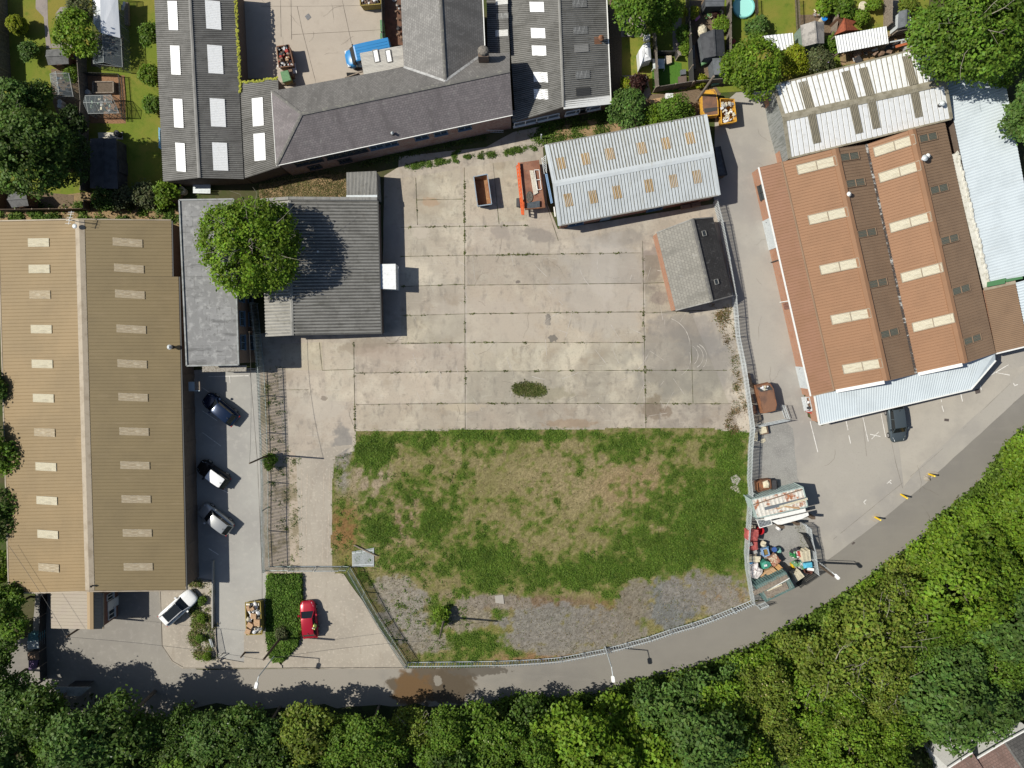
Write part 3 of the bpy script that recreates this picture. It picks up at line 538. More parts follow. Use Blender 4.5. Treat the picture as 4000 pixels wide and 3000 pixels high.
M_tan2 = mat('tan_steel_faded', (.21, .16, .084), [('n', .25, (.19, .145, .077), .4, .65), ('n', 2, (.29, .22, .135, .4), .55, .75, (1, .15, 1))], .6, coord='uv')
M_greige = mat('greige_steel', (.31, .268, .212), [('n', .5, (.3, .255, .21), .4, .65)], .6, coord='uv')
M_cap = mat('ridge_flashing', (.35, .295, .225), [('n', 1.2, (.28, .228, .165), .45, .68)], .6)
M_felt = mat('roof_felt', (.25, .25, .25), [('b', (.19, .19, .19), (.26, .26, .262), (.17, .17, .168), 1.5, 1.0, .05), ('n', 1.1, (.25, .25, .25), .5, .62), ('n', 2.2, (.115, .115, .113, .75), .55, .64), ('n', .45, (.2, .2, .2), .42, .6), ('n', 1.6, (.33, .33, .325, .7), .5, .66), ('n', .9, (.12, .12, .12, .8), .57, .66, (.4, 1.6, 1)), ('n', 4, (.17, .17, .16, .5), .55, .72)], .85, coord='uv')
def slate(name, c1, c2, mo, w=.3, h=.22): return mat(name, c1, [('b', c1, c2, mo, w, h, .014), ('n', .5, (c1[0] * .55, c1[1] * .55, c1[2] * .55, .7), .46, .66, (1.4, .35, 1)), ('n', 2.5, (.3, .295, .28, .5), .57, .73, (1, .4, 1)), ('n', 6, (c1[0] * .6, c1[1] * .6, c1[2] * .6, .5), .5, .7)], .8, coord='uv')
M_slate = slate('slate_purple', (.205, .183, .19), (.158, .143, .15), (.08, .073, .072))
M_slateg = slate('slate_grey', (.2, .19, .183), (.153, .146, .14), (.08, .076, .073))
M_slatew = slate('slate_silvery', (.25, .243, .235), (.18, .175, .17), (.1, .097, .092))
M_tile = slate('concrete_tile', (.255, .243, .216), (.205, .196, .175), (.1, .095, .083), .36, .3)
M_tiled = slate('concrete_tile_dark', (.075, .072, .07), (.055, .053, .052), (.02, .02, .02), .36, .3)  # darker copy; on the tiled store it paints shade on the far slope
M_ridge = mat('ridge_tiles', (.13, .125, .12), [('n', 3, (.2, .195, .17), .5, .66)], .85)
M_silver = mat('silver_sheet', (.5, .535, .56), [('n', .5, (.44, .47, .49), .4, .65), ('n', 3, (.33, .31, .22, .55), .56, .72, (1.5, .15, 1)), ('n', .8, (.3, .29, .23, .5), .6, .75)], .55, coord='uv')
M_grov = mat('groove_grime', (.2, .2, .185), [('n', 3, (.13, .125, .09), .45, .65)], .9, coord='uv')
M_whites = mat('white_sheet', (.68, .695, .71), [('n', 2, (.58, .585, .58), .5, .7), ('n', 4, (.3, .27, .2, .5), .64, .74, (2, .3, 1))], .6, coord='uv')
M_grimy = mat('grimy_sheet', (.29, .265, .205), [('n', 1.5, (.2, .18, .13), .4, .65)], .8, coord='uv')
M_dim = mat('dim_rooflight', (.16, .145, .11), [('n', 4, (.23, .205, .15), .45, .66, (3, .3, 1))], .5, coord='uv')
M_bluew = mat('pale_blue_sheet', (.54, .6, .64), [('n', .3, (.48, .535, .57), .42, .66), ('n', 2, (.42, .44, .44, .35), .55, .75, (1, .15, 1))], .5, coord='uv')
M_brown = mat('brown_sheet', (.285, .158, .09), [('n', .4, (.26, .145, .083), .4, .65), ('n', 2, (.34, .2, .115, .35), .55, .72, (1, .15, 1)), ('n', 6, (.24, .135, .077, .3), .5, .7)], .6, coord='uv')
M_brownd = mat('brown_sheet_dull', (.255, .17, .11), [('n', .4, (.225, .15, .098), .4, .65), ('n', 3, (.28, .195, .135, .4), .55, .75, (1, .2, 1))], .6, coord='uv')  # greyer copy; slopes turned from the sun get their shade through this colour
M_brownl = mat('brown_sheet_lean', (.24, .126, .077), [('n', .5, (.22, .115, .065), .4, .65), ('n', 4, (.17, .1, .06, .5), .55, .73, (1, .2, 1))], .65, coord='uv')
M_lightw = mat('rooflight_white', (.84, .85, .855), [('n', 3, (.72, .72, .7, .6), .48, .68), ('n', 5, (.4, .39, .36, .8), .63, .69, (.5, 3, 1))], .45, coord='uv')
M_lightp = mat('rooflight_shaded', (.6, .6, .58), [('n', 5, (.42, .41, .39), .48, .66, (3, .4, 1))], .5, coord='uv')  # dimmed rooflight, the slate wing's shade put into the colour
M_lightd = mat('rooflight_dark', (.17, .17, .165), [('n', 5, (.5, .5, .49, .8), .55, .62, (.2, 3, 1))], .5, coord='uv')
M_cream = mat('rooflight_cream', (.56, .52, .41), [('n', 4, (.4, .36, .27), .48, .68, (4, .25, 1)), ('n', 9, (.68, .65, .56, .6), .53, .7)], .45, coord='uv')
M_creamd = mat('rooflight_dim_cream', (.38, .315, .22), [('n', 5, (.55, .49, .38), .46, .62, (5, .3, 1)), ('n', 3, (.22, .2, .175, .6), .54, .7, (4, .3, 1))], .45, coord='uv')  # dimmer cream, used on the right tan slope and some left rooflights
M_slotd = mat('rooflight_green_grey', (.12, .125, .1), [('n', 6, (.15, .15, .12), .45, .65, (5, .3, 1))], .35, coord='uv')
M_tanl = mat('rooflight_tan', (.345, .245, .13), [('n', 5, (.25, .17, .085), .45, .65, (4, .3, 1))], .5, coord='uv')
M_wfra = mat('white_trim', (.74, .74, .72), [('n', 5, (.6, .6, .58), .5, .7)], .5)
M_bluef = mat('blue_frame', (.1, .16, .23), rough=.5)
M_glass = mat('window_glass', (.035, .045, .05), rough=.15, spec=.5)
M_dark = mat('dark_metal', (.05, .05, .05), rough=.6)
M_galv = mat('galvanised_steel', (.56, .6, .62), [('n', 6, (.44, .47, .49), .45, .66)], .5, metal=.1)
M_galvg = mat('green_galvanised', (.3, .36, .33), [('n', 2, (.5, .55, .54), .42, .62)], .5, metal=.1)
M_wood = mat('grey_wood', (.24, .2, .16), [('n', 6, (.16, .13, .105), .42, .64)], .85)
M_woodd = mat('dark_wood', (.12, .085, .06), [('n', 6, (.08, .06, .045), .42, .64)], .85)
M_ply = mat('plywood', (.46, .3, .17), [('n', 3, (.38, .24, .13), .42, .64)], .8)
M_rust = mat('rusty_steel', (.23, .1, .05), [('n', 1.2, (.13, .065, .04), .42, .62), ('n', 5, (.35, .17, .08, .6), .52, .68)], .85)
M_rustb = mat('brown_rust', (.2, .105, .065), [('n', 1, (.13, .075, .055), .42, .62), ('n', 4, (.3, .16, .09, .6), .55, .7)], .8)
M_yel = mat('worn_yellow', (.62, .33, .04), [('n', 2.5, (.3, .14, .06), .52, .64)], .6)
M_moss = mat('moss', (.33, .33, .045), [('n', 5, (.15, .17, .03), .42, .62)], .95)
def walls(b, loop, m, inset=.22, drop=.1, name='wall', zb=0.0):
    P = [Vector(p) for p in loop]; c = cen(P); mb = MB(); Q = []
    for p in P:
        d = Vector((c.x - p.x, c.y - p.y, 0)); Q.append(p + d.normalized() * inset * 1.3 - Vector((0, 0, drop)))
    for p, q in zip(Q, Q[1:] + Q[:1]):
        L = Vector((q.x - p.x, q.y - p.y, 0)).length
        mb.face([(p.x, p.y, zb), (q.x, q.y, zb), q, p], [(0, 0), (L, 0), (L, q.z), (0, p.z)])
    return mb.build(name, m, b), Q
def slope(mb, A, B, C, D, per, amp, prof='sin', m=0, gm=None): mb.sheet(A, B, C, D, per, amp, prof, m, 0.0, gm); return A, B, C, D
def light(parent, Q, k, x, y, du, dv, m, per=.17, amp=.02, prof='sin', lift=.07, frame=None, split=None, name='skylight'):
    A, B, C, D = Q; n = (B - A).cross(D - A).normalized(); n = -n if n.z < 0 else n
    c = hit(k, x, y, A, n); eu = (B - A).normalized(); ev = n.cross(eu); ev = ev if ev.dot(D - A) > 0 else -ev
    sl = (D - A).normalized(); ev = (sl if abs(sl.dot(eu)) < .45 else ev)
    a, b = mpx(k, du, c.z) / 2, mpx(k, dv, c.z) / 2 / max(.5, abs(n.z))
    mb = MB(); mb.sheet(c - eu * a - ev * b, c + eu * a - ev * b, c + eu * a + ev * b, c - eu * a + ev * b, per, amp, prof, 0, lift)
    o = mb.build(name, m, parent)
    if frame:
        fm = MB(); up = n * (lift + amp + .015)
        qs = [c + eu * sx * a + ev * sy * b + up for sx, sy in ((-1, -1), (1, -1), (1, 1), (-1, 1))]
        for p, q in zip(qs, qs[1:] + qs[:1]): fm.bar(p, q, .07, .03)
        if split: fm.bar(c - eu * a + up, c + eu * a + up, .09, .03)
        fm.build('skylight_frame', frame, o)
    return o
def cap(parent, p, q, w, m, h=.06, name='ridge_cap'):
    mb = MB(); p, q = Vector(p), Vector(q); d = (q - p).normalized(); s = d.cross(Vector((0, 0, 1))).normalized() * w / 2; u = Vector((0, 0, h)); dn = Vector((0, 0, .12 * w))
    mb.face([p - s - dn + u, q - s - dn + u, q + u, p + u]); mb.face([p + u, q + u, q + s - dn + u, p + s - dn + u])
    mb.face([p - s - dn + u, p - s - dn - u, q - s - dn - u, q - s - dn + u]); mb.face([p + s - dn + u, q + s - dn + u, q + s - dn - u, p + s - dn - u])
    return mb.build(name, m, parent)
def trim(parent, p, q, m, w=.12, h=.16, name='gutter'):
    mb = MB(); mb.bar(p, q, w, h); return mb.build(name, m, parent)
def win(parent, P, Q, t, z, w, h, fm=None, gm=None, name='window', sill=True):
    P, Q = Vector((P[0], P[1], 0)), Vector((Q[0], Q[1], 0)); d = (Q - P).normalized(); n = Vector((d.y, -d.x, 0)); c = P.lerp(Q, t)
    q = parent
    while q.parent: q = q.parent
    if (c - q.location).dot(n) < 0: n = -n
    c = c + Vector((0, 0, z)); a = d * w / 2; mb = MB(); o = n * .05
    for p0, p1 in ((c - a, c + a), (c - a + Vector((0, 0, h)), c + a + Vector((0, 0, h)))): mb.bar(p0 + o, p1 + o, .1, .08)
    for s in (-1, 0, 1): mb.bar(c + a * s + o, c + a * s + o + Vector((0, 0, h)), .09, .07)
    if sill: mb.bar(c - a * 1.1 + n * .1, c + a * 1.1 + n * .1, .22, .07)
    f = mb.build(name, fm or M_wfra, parent); g_ = MB(); g_.face([c - a + n * .03, c + a + n * .03, c + a + n * .03 + Vector((0, 0, h)), c - a + n * .03 + Vector((0, 0, h))]); g_.build('pane', gm or M_glass, f)
    return f
def door(parent, P, Q, t, w, h, m, z=0):
    P, Q = Vector((P[0], P[1], 0)), Vector((Q[0], Q[1], 0)); d = (Q - P).normalized(); n = Vector((d.y, -d.x, 0)); c = P.lerp(Q, t)
    if (c - parent.location).dot(n) < 0: n = -n
    mb = MB(); a = d * w / 2; mb.bar(c + n * .04 + Vector((0, 0, z + h / 2)) - a, c + n * .04 + Vector((0, 0, z + h / 2)) + a, .07, h); o = mb.build('door', m, parent)
    hb = MB(); hb.box(c + n * .1 + a * .8 + Vector((0, 0, z + h * .48)), (.05, .05, .14)); hb.build('handle', M_dark, o); return o
def flue(name, label, p, h, m, r=.11, cowl=True):
    t = thing(name, label, 'flue', p); mb = MB(); mb.tube((0, 0, -.1), (0, 0, h), r, n=10); mb.build('pipe', m, t, local=True)
    c = MB(); c.tube((0, 0, h + .06), (0, 0, h + .26), r * 2.0, r * .5, n=12); c.tube((0, 0, h - .03), (0, 0, h + .06), r * 1.1, r * 1.9, n=12); c.build('cowl', m, t, local=True)
    s = MB(); s.tube((0, 0, -.12), (0, 0, .12), r * 2.2, r * 1.2, n=12); s.build('flashing', M_dark, t, local=True); return t
def on(Q, k, x, y): 
    A, B, C, D = Q; n = (B - A).cross(D - A).normalized(); return hit(k, x, y, A, n)
# ---- tan warehouse
R1, R2 = W('e', 643, 330, 5.2), W('k', 645, 382, 5.2); R15 = R1.lerp(R2, (W('e', 657, 789, 5.2) - R1).length / (R2 - R1).length)
L1, L2 = W('e', -10, 343, 3.5), W('k', 68, 397, 3.5); E1, E2, E3, E4 = W('e', 1387, 336, 3.6), W('e', 1395, 789, 3.6), W('e', 1445, 790, 3.5), W('k', 1337, 376, 3.5)
tw = thing('warehouse', 'large tan ribbed metal warehouse with two rows of pale rooflights', 'warehouse', (cen([L1, L2, E1, E4]).x, cen([L1, L2, E1, E4]).y, 0))
mb = MB(); TL = slope(mb, L1, L2, R2, R1, .36, .03, 'seam', 0); slope(mb, E2, E1, R1, R15, .36, .03, 'seam', 1); TR = slope(mb, E4, E3, R15, R2, .36, .03, 'seam', 1)
tr = mb.build('roof', [M_tan, M_tan2], tw); cap(tr, R1, R2, .95, M_cap)
walls(tw, [L1, R1, E1, E2, E3, E4, R2, L2], M_brickd)
trim(tw, E4 + Vector((.1, 0, -.1)), E3 + Vector((.1, 0, -.1)), M_dark); trim(tw, E2 + Vector((.08, 0, -.1)), E1 + Vector((.08, 0, -.1)), M_dark); trim(tw, L1 + Vector((0, .06, .02)), R1 + Vector((0, .06, .02)), M_cap, name='verge'); trim(tw, R1 + Vector((0, .06, .02)), E1 + Vector((0, .06, .02)), M_cap, name='verge'); trim(tw, L2 - Vector((0, .06, 0)), R2 - Vector((0, .06, 0)), M_cap, name='verge'); trim(tw, R2 - Vector((0, .06, 0)), E4 - Vector((0, .06, 0)), M_cap, name='verge')
trim(tw, L1 - Vector((.08, 0, .05)), L2 - Vector((.08, 0, .05)), M_cap)
for i, (x, y) in enumerate(((84, 524), (85.5, 581), (87, 636.5), (90, 711), (92, 786), (94.5, 860), (97, 934), (100, 1008), (102, 1081), (104, 1154), (106, 1226))): light(tr, TL, 'D', x, y, 18, 51, M_cream if i % 4 != 2 else M_creamd, .1, .025)
for i, (x, y) in enumerate(((276, 524), (279, 580), (281, 636), (284, 711), (286, 786), (288, 858), (290, 932), (292, 1005), (294.5, 1078), (297, 1151), (299, 1224))): light(tr, TR, 'D', x, y, 17, 58, M_creamd, .1, .025)
W1, W2 = W('i', 1590, 60), W('i', 1615, 1659)
for i in range(7):      # brick piers along the east wall
    y = (150, 430, 690, 965, 1240, 1510, 1750)[i]; mb = MB(); p = W('i', 1520 + 10 * i, y, 1.7); mb.box((E4.x - .25 + (E3.x - E4.x) * (1 - i / 7), p.y, 0), (.35, .6, 3.1)); mb.build('pier', M_brickd, tw)
mb = MB(); sx = W('i', 1575, 262, 2.2); mb.box(sx, (1.2, .08, .06)); mb.box(sx + Vector((-.3, .5, -.05)), (.62, .9, .05)); mb.build('canopy', mat('pale_blue_panel', (.35, .42, .46), rough=.6), tw)
mb = MB(); mb.box(sx + Vector((.35, .5, -.05)), (.5, .95, .06)); mb.build('canopy_frame', M_wood, tw)
flue('roof_flue', 'shiny steel flue on the right slope of the tan warehouse', on(TR, 'e', 1395, 1360), .55, M_galv, .13)
flue('roof_flue', 'small dark vent near the eaves of the tan warehouse', on(TR, 'k', 668, 345), .25, M_dark, .06)
at = thing('aerial', 'tv aerial and dish at the top end of the tan warehouse ridge', 'aerial', R1 + Vector((-.1, -.2, 0)))
mb = MB(); mb.tube((0, 0, 0), (0, 0, 1.6), .04); mb.build('mast', M_galv, at, local=True); mb = MB(); mb.tube((-.1, -.5, 1.5), (.25, .8, 1.5), .03); 
for q in (-.4, -.1, .2, .5, .7): mb.tube((-.3 + q * .3, q, 1.5), (.3 + q * .3, q, 1.5), .02)
mb.build('boom', M_wfra, at, local=True); mb = MB(); mb.ball((-.1, -.5, .5), (.25, .25, .1), 10, 6); mb.build('dish', M_galv, at, local=True)
# porch
A, B, C, D = W('k', 365, 380, 3.2), W('k', 368, 653, 3.2), W('k', 650, 660, 4.2), W('k', 648, 385, 4.2); E, F_ = W('k', 738, 400, 3.3), W('k', 738, 657, 3.3)
po = thing('porch_block', 'greige roofed entrance block at the lower end of the tan warehouse', 'porch', (cen([A, E]).x, cen([A, B]).y, 0)); mb = MB(); slope(mb, A, B, C, D, .36, .03, 'seam'); slope(mb, F_, E, D, C, .36, .03, 'seam'); ro = mb.build('roof', M_greige, po); cap(ro, D, C, .65, mat('porch_ridge', (.33, .24, .14), rough=.6))
_, Q = walls(po, [A, D, E, F_, C, B], M_brick, .15)
for t, w, z, h in ((.22, .7, 1.1, 1.1), (.78, 1.0, .8, 1.2)): win(po, Q[2], Q[3], t, z, w, h)
door(po, Q[2], Q[3], .5, 1.0, 2.1, M_wfra); trim(po, E + Vector((.05, 0, -.05)), F_ + Vector((.05, 0, -.05)), M_cap)
# ---- flat roof office
A, B, C, D = W('e', 1455, 170, 5.2), W('e', 1895, 162, 5.2), W('e', 1935, 1503, 5.2), W('e', 1515, 1512, 5.2)
fl = thing('flat_office', 'two storey brick office with patchy grey felt flat roof under the tree', 'office', (*cen([A, B, C, D]).xy, 0)); mb = MB(); mb.quadbox([D, C, B, A], .12); rf = mb.build('roof', M_felt, fl)
for p, q in ((A, B), (B, C), (C, D), (D, A)): trim(rf, p + Vector((0, 0, .05)), q + Vector((0, 0, .05)), mat('felt_edge', (.3, .31, .31), [('n', 2, (.2, .21, .2), .45, .65)], .8), .14, .16, 'parapet')
_, Q = walls(fl, [A, B, C, D], M_brickd, .12)
for t in (.12, .27, .42, .57, .72, .87):
    for z in (.9, 3.4): win(fl, Q[1], Q[2], t, z, 1.5, 1.1, M_bluef)
mb = MB(); c4 = [W('e', *p, 2.7) for p in ((1638, 1562), (1995, 1557), (1995, 1507), (1638, 1513))]; mb.quadbox(c4, .15); mb.build('entrance_canopy', mat('canopy_felt', (.3, .28, .25), [('n', 6, (.17, .15, .12), .45, .62)], .9), fl)
for p in c4[:2]:
    mb = MB(); mb.tube((p.x, p.y + .1, 0), (p.x, p.y + .1, 2.55), .05); mb.build('canopy_post', M_dark, fl)
# ---- grey corrugated workshop
A, B, C, D = W('f', 285, 1483, 3.5), W('f', 250, 385, 3.5), W('f', 478, 368, 4.1), W('f', 500, 1473, 4.1); E, F_ = W('f', 1220, 1460, 2.5), W('f', 1190, 372, 2.5)
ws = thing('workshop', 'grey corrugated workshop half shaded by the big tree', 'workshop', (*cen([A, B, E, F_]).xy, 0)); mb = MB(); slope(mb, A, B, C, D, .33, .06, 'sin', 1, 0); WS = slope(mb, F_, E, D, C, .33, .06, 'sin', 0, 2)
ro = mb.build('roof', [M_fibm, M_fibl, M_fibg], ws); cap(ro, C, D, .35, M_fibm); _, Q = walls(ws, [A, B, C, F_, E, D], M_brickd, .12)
trim(ws, F_ + Vector((.06, 0, -.05)), E + Vector((.06, 0, -.05)), M_dark); trim(ws, B + Vector((0, .05, .12)), C + Vector((0, .05, .12)), M_fibm, .3, .25, 'parapet'); trim(ws, C + Vector((0, .05, .1)), F_ + Vector((0, .05, .1)), M_fibm, .3, .25, 'parapet')
mb = MB(); p = W('f', 450, 430, 4.4); mb.box((p.x, p.y, 3.6), (.55, .85, 1.0)); mb.build('chimney_stack', M_fibm, ws); mb = MB(); mb.box((p.x, p.y, 4.6), (.35, .6, .03)); mb.build('chimney_opening', M_dark, ws)
mb = MB(); mb.box(on(WS, 'f', 712, 795), (.16, .16, .25)); item(mb, 'roof_stone', M_wfra, 'small white object lying on the grey corrugated workshop roof', 'stone')
A, B, C, D = W('f', 940, 152, 2.4), W('f', 1182, 141, 2.4), W('f', 1190, 357, 2.6), W('f', 940, 360, 2.6)
ex = thing('lean_to', 'small ribbed lean-to on the top side of the grey corrugated workshop', 'outbuilding', (*cen([A, B, C, D]).xy, 0)); mb = MB(); slope(mb, A, B, C, D, .14, .03); ro = mb.build('roof', M_fibm, ex); walls(ex, [A, B, C, D], M_fibm, .03, .06)
trim(ro, D + Vector((0, .1, .05)), C + Vector((0, .1, .05)), M_galv, .35, .06, 'flashing')
A, B, C, D = W('f', 1215, 895, 2.3), W('f', 1215, 1095, 2.3), W('f', 1342, 1100, 2.35), W('f', 1338, 893, 2.35)
bx = thing('cabin', 'small white roofed lean-to cabin on the yard side of the grey workshop', 'cabin', (*cen([A, B, C, D]).xy, 0)); mb = MB(); slope(mb, A, B, C, D, .45, .02, 'box'); mb.build('roof', M_whites, bx); walls(bx, [A, B, C, D], M_galv, .02, .03)
p = W('f', 1358, 925, 1.9); mb = MB(); mb.box(p, (.12, .16, .2)); mb.build('wall_lamp', M_wfra, bx)
# ---- north-west corrugated shed
A, B, C, D = W('a', 1245, -120, 3.0), W('a', 1322, 1472, 3.0), W('a', 1614, 1441, 4.4), W('a', 1533, -120, 4.4); E, F_ = W('a', 1897, -120, 3.0), W('a', 1975, 1450, 3.0)
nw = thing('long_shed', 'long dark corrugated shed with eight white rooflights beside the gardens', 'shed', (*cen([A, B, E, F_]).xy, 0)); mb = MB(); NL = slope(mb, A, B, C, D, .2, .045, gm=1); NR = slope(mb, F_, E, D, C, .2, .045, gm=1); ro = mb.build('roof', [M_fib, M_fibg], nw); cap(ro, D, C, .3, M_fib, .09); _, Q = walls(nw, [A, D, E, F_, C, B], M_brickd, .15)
for x, y in ((1404, 128), (1425, 489), (1448, 919), (1467, 1275)): light(ro, NL, 'a', x, y, 225, 88, M_lightw)
for x, y in ((1727, 123), (1744, 483), (1765, 914), (1784, 1270)): light(ro, NR, 'a', x, y, 220, 104, M_lightw)
mb = MB(); rm = random.Random(4)
for i in range(150):
    t = i / 150; p = E.lerp(F_, .05 + t * .5); mb.ball(p + Vector((rm.uniform(-.02, .22), rm.uniform(-.1, .1), rm.uniform(.0, .08))), (rm.uniform(.05, .16), rm.uniform(.08, .2), .06), 6, 3, 0, .3, rm)
mb.build('moss', M_moss, nw)['kind'] = 'stuff'
A, B, C, D = W('b', 78, 672, 2.9), W('b', 112, 1446, 2.9), W('b', 400, 1352, 3.6), W('b', 387, 632, 3.6)
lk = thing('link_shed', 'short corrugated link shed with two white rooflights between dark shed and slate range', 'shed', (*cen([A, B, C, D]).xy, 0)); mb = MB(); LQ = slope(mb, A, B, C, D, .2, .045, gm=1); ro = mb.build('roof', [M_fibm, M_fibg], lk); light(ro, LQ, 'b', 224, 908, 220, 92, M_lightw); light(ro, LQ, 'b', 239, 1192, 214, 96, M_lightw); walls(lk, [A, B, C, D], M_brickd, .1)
mb = MB()
for i in range(40): p = A.lerp(D, i / 40); mb.ball(p + Vector((0, rm.uniform(-.15, .1), .03)), (.16, .12, .06), 6, 3, 0, .3, rm)
mb.build('moss', M_moss, lk)['kind'] = 'stuff'
# ---- hipped slate range with north wing
sl = thing('brick_range', 'long hipped slate roofed brick range with a wing to the north', 'building', (*W('b', 1150, 900, 3).xy, 0))
ze, zr = 5.0, 7.4
NWc, SWc, AP = W('b', 335, 738, ze), W('b', 373, 1338, ze), W('b', 577, 922, zr); RE = W('c', 190, 572, zr); NE, SE = W('c', 190, 432, ze + .5), W('c', 212, 928, ze)
VB, VT = W('b', 1405, 543, ze), W('b', 1740, 657, zr - .15); WL, WR0 = W('b', 1378, -60, ze), W('b', 1698, -60, zr - .1); WE, VR = W('b', 2034, -60, ze), W('b', 2055, 430, ze)
def uvface(mb, pts, o, eu, m=0):
    eu = eu.normalized(); n = (pts[1] - pts[0]).cross(pts[2] - pts[0]).normalized(); ev = n.cross(eu); mb.face(pts, [((p - o).dot(eu), (p - o).dot(ev)) for p in pts], m)
mb = MB(); uvface(mb, [NWc, SWc, AP], SWc, NWc - SWc, 0); uvface(mb, [SWc, SE, RE, AP], SWc, SE - SWc, 0)
uvface(mb, [AP, VT, VB, NWc], NWc, VB - NWc, 1); uvface(mb, [AP, RE, VT], NWc, VB - NWc, 1); uvface(mb, [VT, RE, NE, VR], NE, VR - NE, 1)
uvface(mb, [WL, VB, VT, WR0], WL, VB - WL, 2); uvface(mb, [WR0, VT, VR, WE], WE, VR - WE, 3)
for f in range(len(mb.f)):
    i = mb.f[f]
    if (mb.v[i[1]] - mb.v[i[0]]).cross(mb.v[i[2]] - mb.v[i[0]]).z < 0: mb.f[f] = tuple(reversed(i)); mb.uv[f] = list(reversed(mb.uv[f]))
ro = mb.build('roof', [M_slate, M_slateg, M_slatew, M_slateg], sl)
for p, q, w in ((AP, RE, .32), (NWc, AP, .28), (SWc, AP, .28), (WR0, VT, .3)): cap(ro, p, q, w, M_ridge, .05)
for p, q in ((VB, VT), (VR, VT)): trim(ro, p + Vector((0, 0, .06)), q + Vector((0, 0, .06)), mat('lead_valley', (.4, .4, .4), [('n', 3, (.25, .25, .25), .45, .65)], .6), .22, .04, 'valley_flashing')
_, Q = walls(sl, [NWc, SWc, SE, RE, NE, VR, WE, WR0, WL, VB], M_brickw, .14)
S0, S1 = Q[1], Q[2]
for x in (540, 655, 800, 912, 1030, 1165, 1285, 1540, 1700, 1900): win(sl, S0, S1, (x - 373) / (2074 + 212 - 373), 3.3, 1.35, 1.0, M_bluef if x > 1100 else M_dark)
for x in (600, 860): win(sl, S0, S1, (x - 373) / 1913, 1.1, 1.3, 1.0, M_dark)
trim(sl, SWc + Vector((0, -.06, -.05)), SE + Vector((0, -.06, -.05)), M_wfra, .07, .12); trim(sl, NWc + Vector((-.05, 0, -.05)), SWc + Vector((-.05, 0, -.05)), M_wfra, .06, .12); trim(sl, WE + Vector((.1, 0, 0)), VR + Vector((.1, 0, 0)), M_wfra, .1, .1)
p = W('b', 2048, 420, 7.6); mb = MB(); mb.box((p.x, p.y, 4.6), (1.0, .85, 2.9)); ch = mb.build('chimney', M_brickd, sl); mb = MB(); mb.ball((p.x, p.y + .1, 7.65), (.55, .5, .35), 10, 6); mb.build('chimney_capping', mat('mortar_cap', (.2, .18, .155), [('n', 5, (.12, .11, .1), .45, .65)], .9), ch)
p = on((SWc, SE, RE, AP), 'b', 1316, 1085); flue('roof_flue', 'small soil vent with lead slate on the slate roof', p, .3, M_galv, .08)
mb = MB(); q = W('c', 228, 920, 1.6); mb.box((q.x, q.y, 0), (.5, .9, 1.3)); mb.box((q.x, q.y, 1.3), (.3, .5, .5)); item(mb, 'meter_cabinet', M_galv, 'pale grey meter cabinet at the corner of the brick range', 'cabinet')
fb = thing('barrier', 'grey railing panel by the brick range wall', 'railing', W('c', 70, 1075)); mb = MB()
for i in range(12): mb.bar((-1 + i * .17, 0, 0), (-1 + i * .17, -.1, 1.3), .03, .03)
mb.build('bars', M_galv, fb, local=True); mb = MB(); mb.bar((-1, 0, .15), (.9, 0, .15), .04, .04); mb.bar((-1, -.1, 1.2), (.9, -.1, 1.2), .04, .04); mb.build('rail', M_galv, fb, local=True)
# pale lean-to over the van
A, B, C, D = W('b', 1048, 430, 3.0), W('b', 1080, 606, 3.0), W('b', 1406, 540, 3.6), W('b', 1395, 367, 3.6)
vl = thing('lean_to', 'pale corrugated open lean-to covering the blue van', 'outbuilding', (*cen([A, B, C, D]).xy, 0)); mb = MB(); VQ = slope(mb, B, A, D, C, .15, .03); ro = mb.build('roof', mat('pale_fibre', (.46, .45, .42), [('n', 2, (.36, .35, .33), .45, .65, (1, .2, 1)), ('n', 6, (.27, .26, .24, .5), .56, .7)], .8, coord='uv'), vl)
for x in (1182, 1283): light(ro, VQ, 'b', x, 455, 95 if x < 1200 else 95, 40, M_lightw, frame=M_fib)
for p in (A, B):
    mb = MB(); mb.tube((p.x + .15, p.y, 0), (p.x + .15, p.y, 2.95), .06); mb.build('post', M_dark, vl)
# dark ridge and furrow roof between wing and centre shed
A, B, C, D = W('c', 10, 440, 3.2), W('c', 0, -80, 3.2), W('c', 165, -80, 3.6), W('c', 190, 430, 3.6)
dl = thing('link_shed', 'dark corrugated roof in the shade between slate wing and centre shed', 'shed', (*cen([A, B, C, D]).xy, 0)); mb = MB(); DQ = slope(mb, A, B, C, D, .2, .045, gm=1); ro = mb.build('roof', [M_fib, M_fibg], dl); light(ro, DQ, 'c', 125, 15, 45, 95, M_lightp); light(ro, DQ, 'c', 130, 130, 45, 95, M_lightd); light(ro, DQ, 'c', 125, 270, 50, 100, M_lightp); walls(dl, [A, B, C, D], M_brickd, .05)
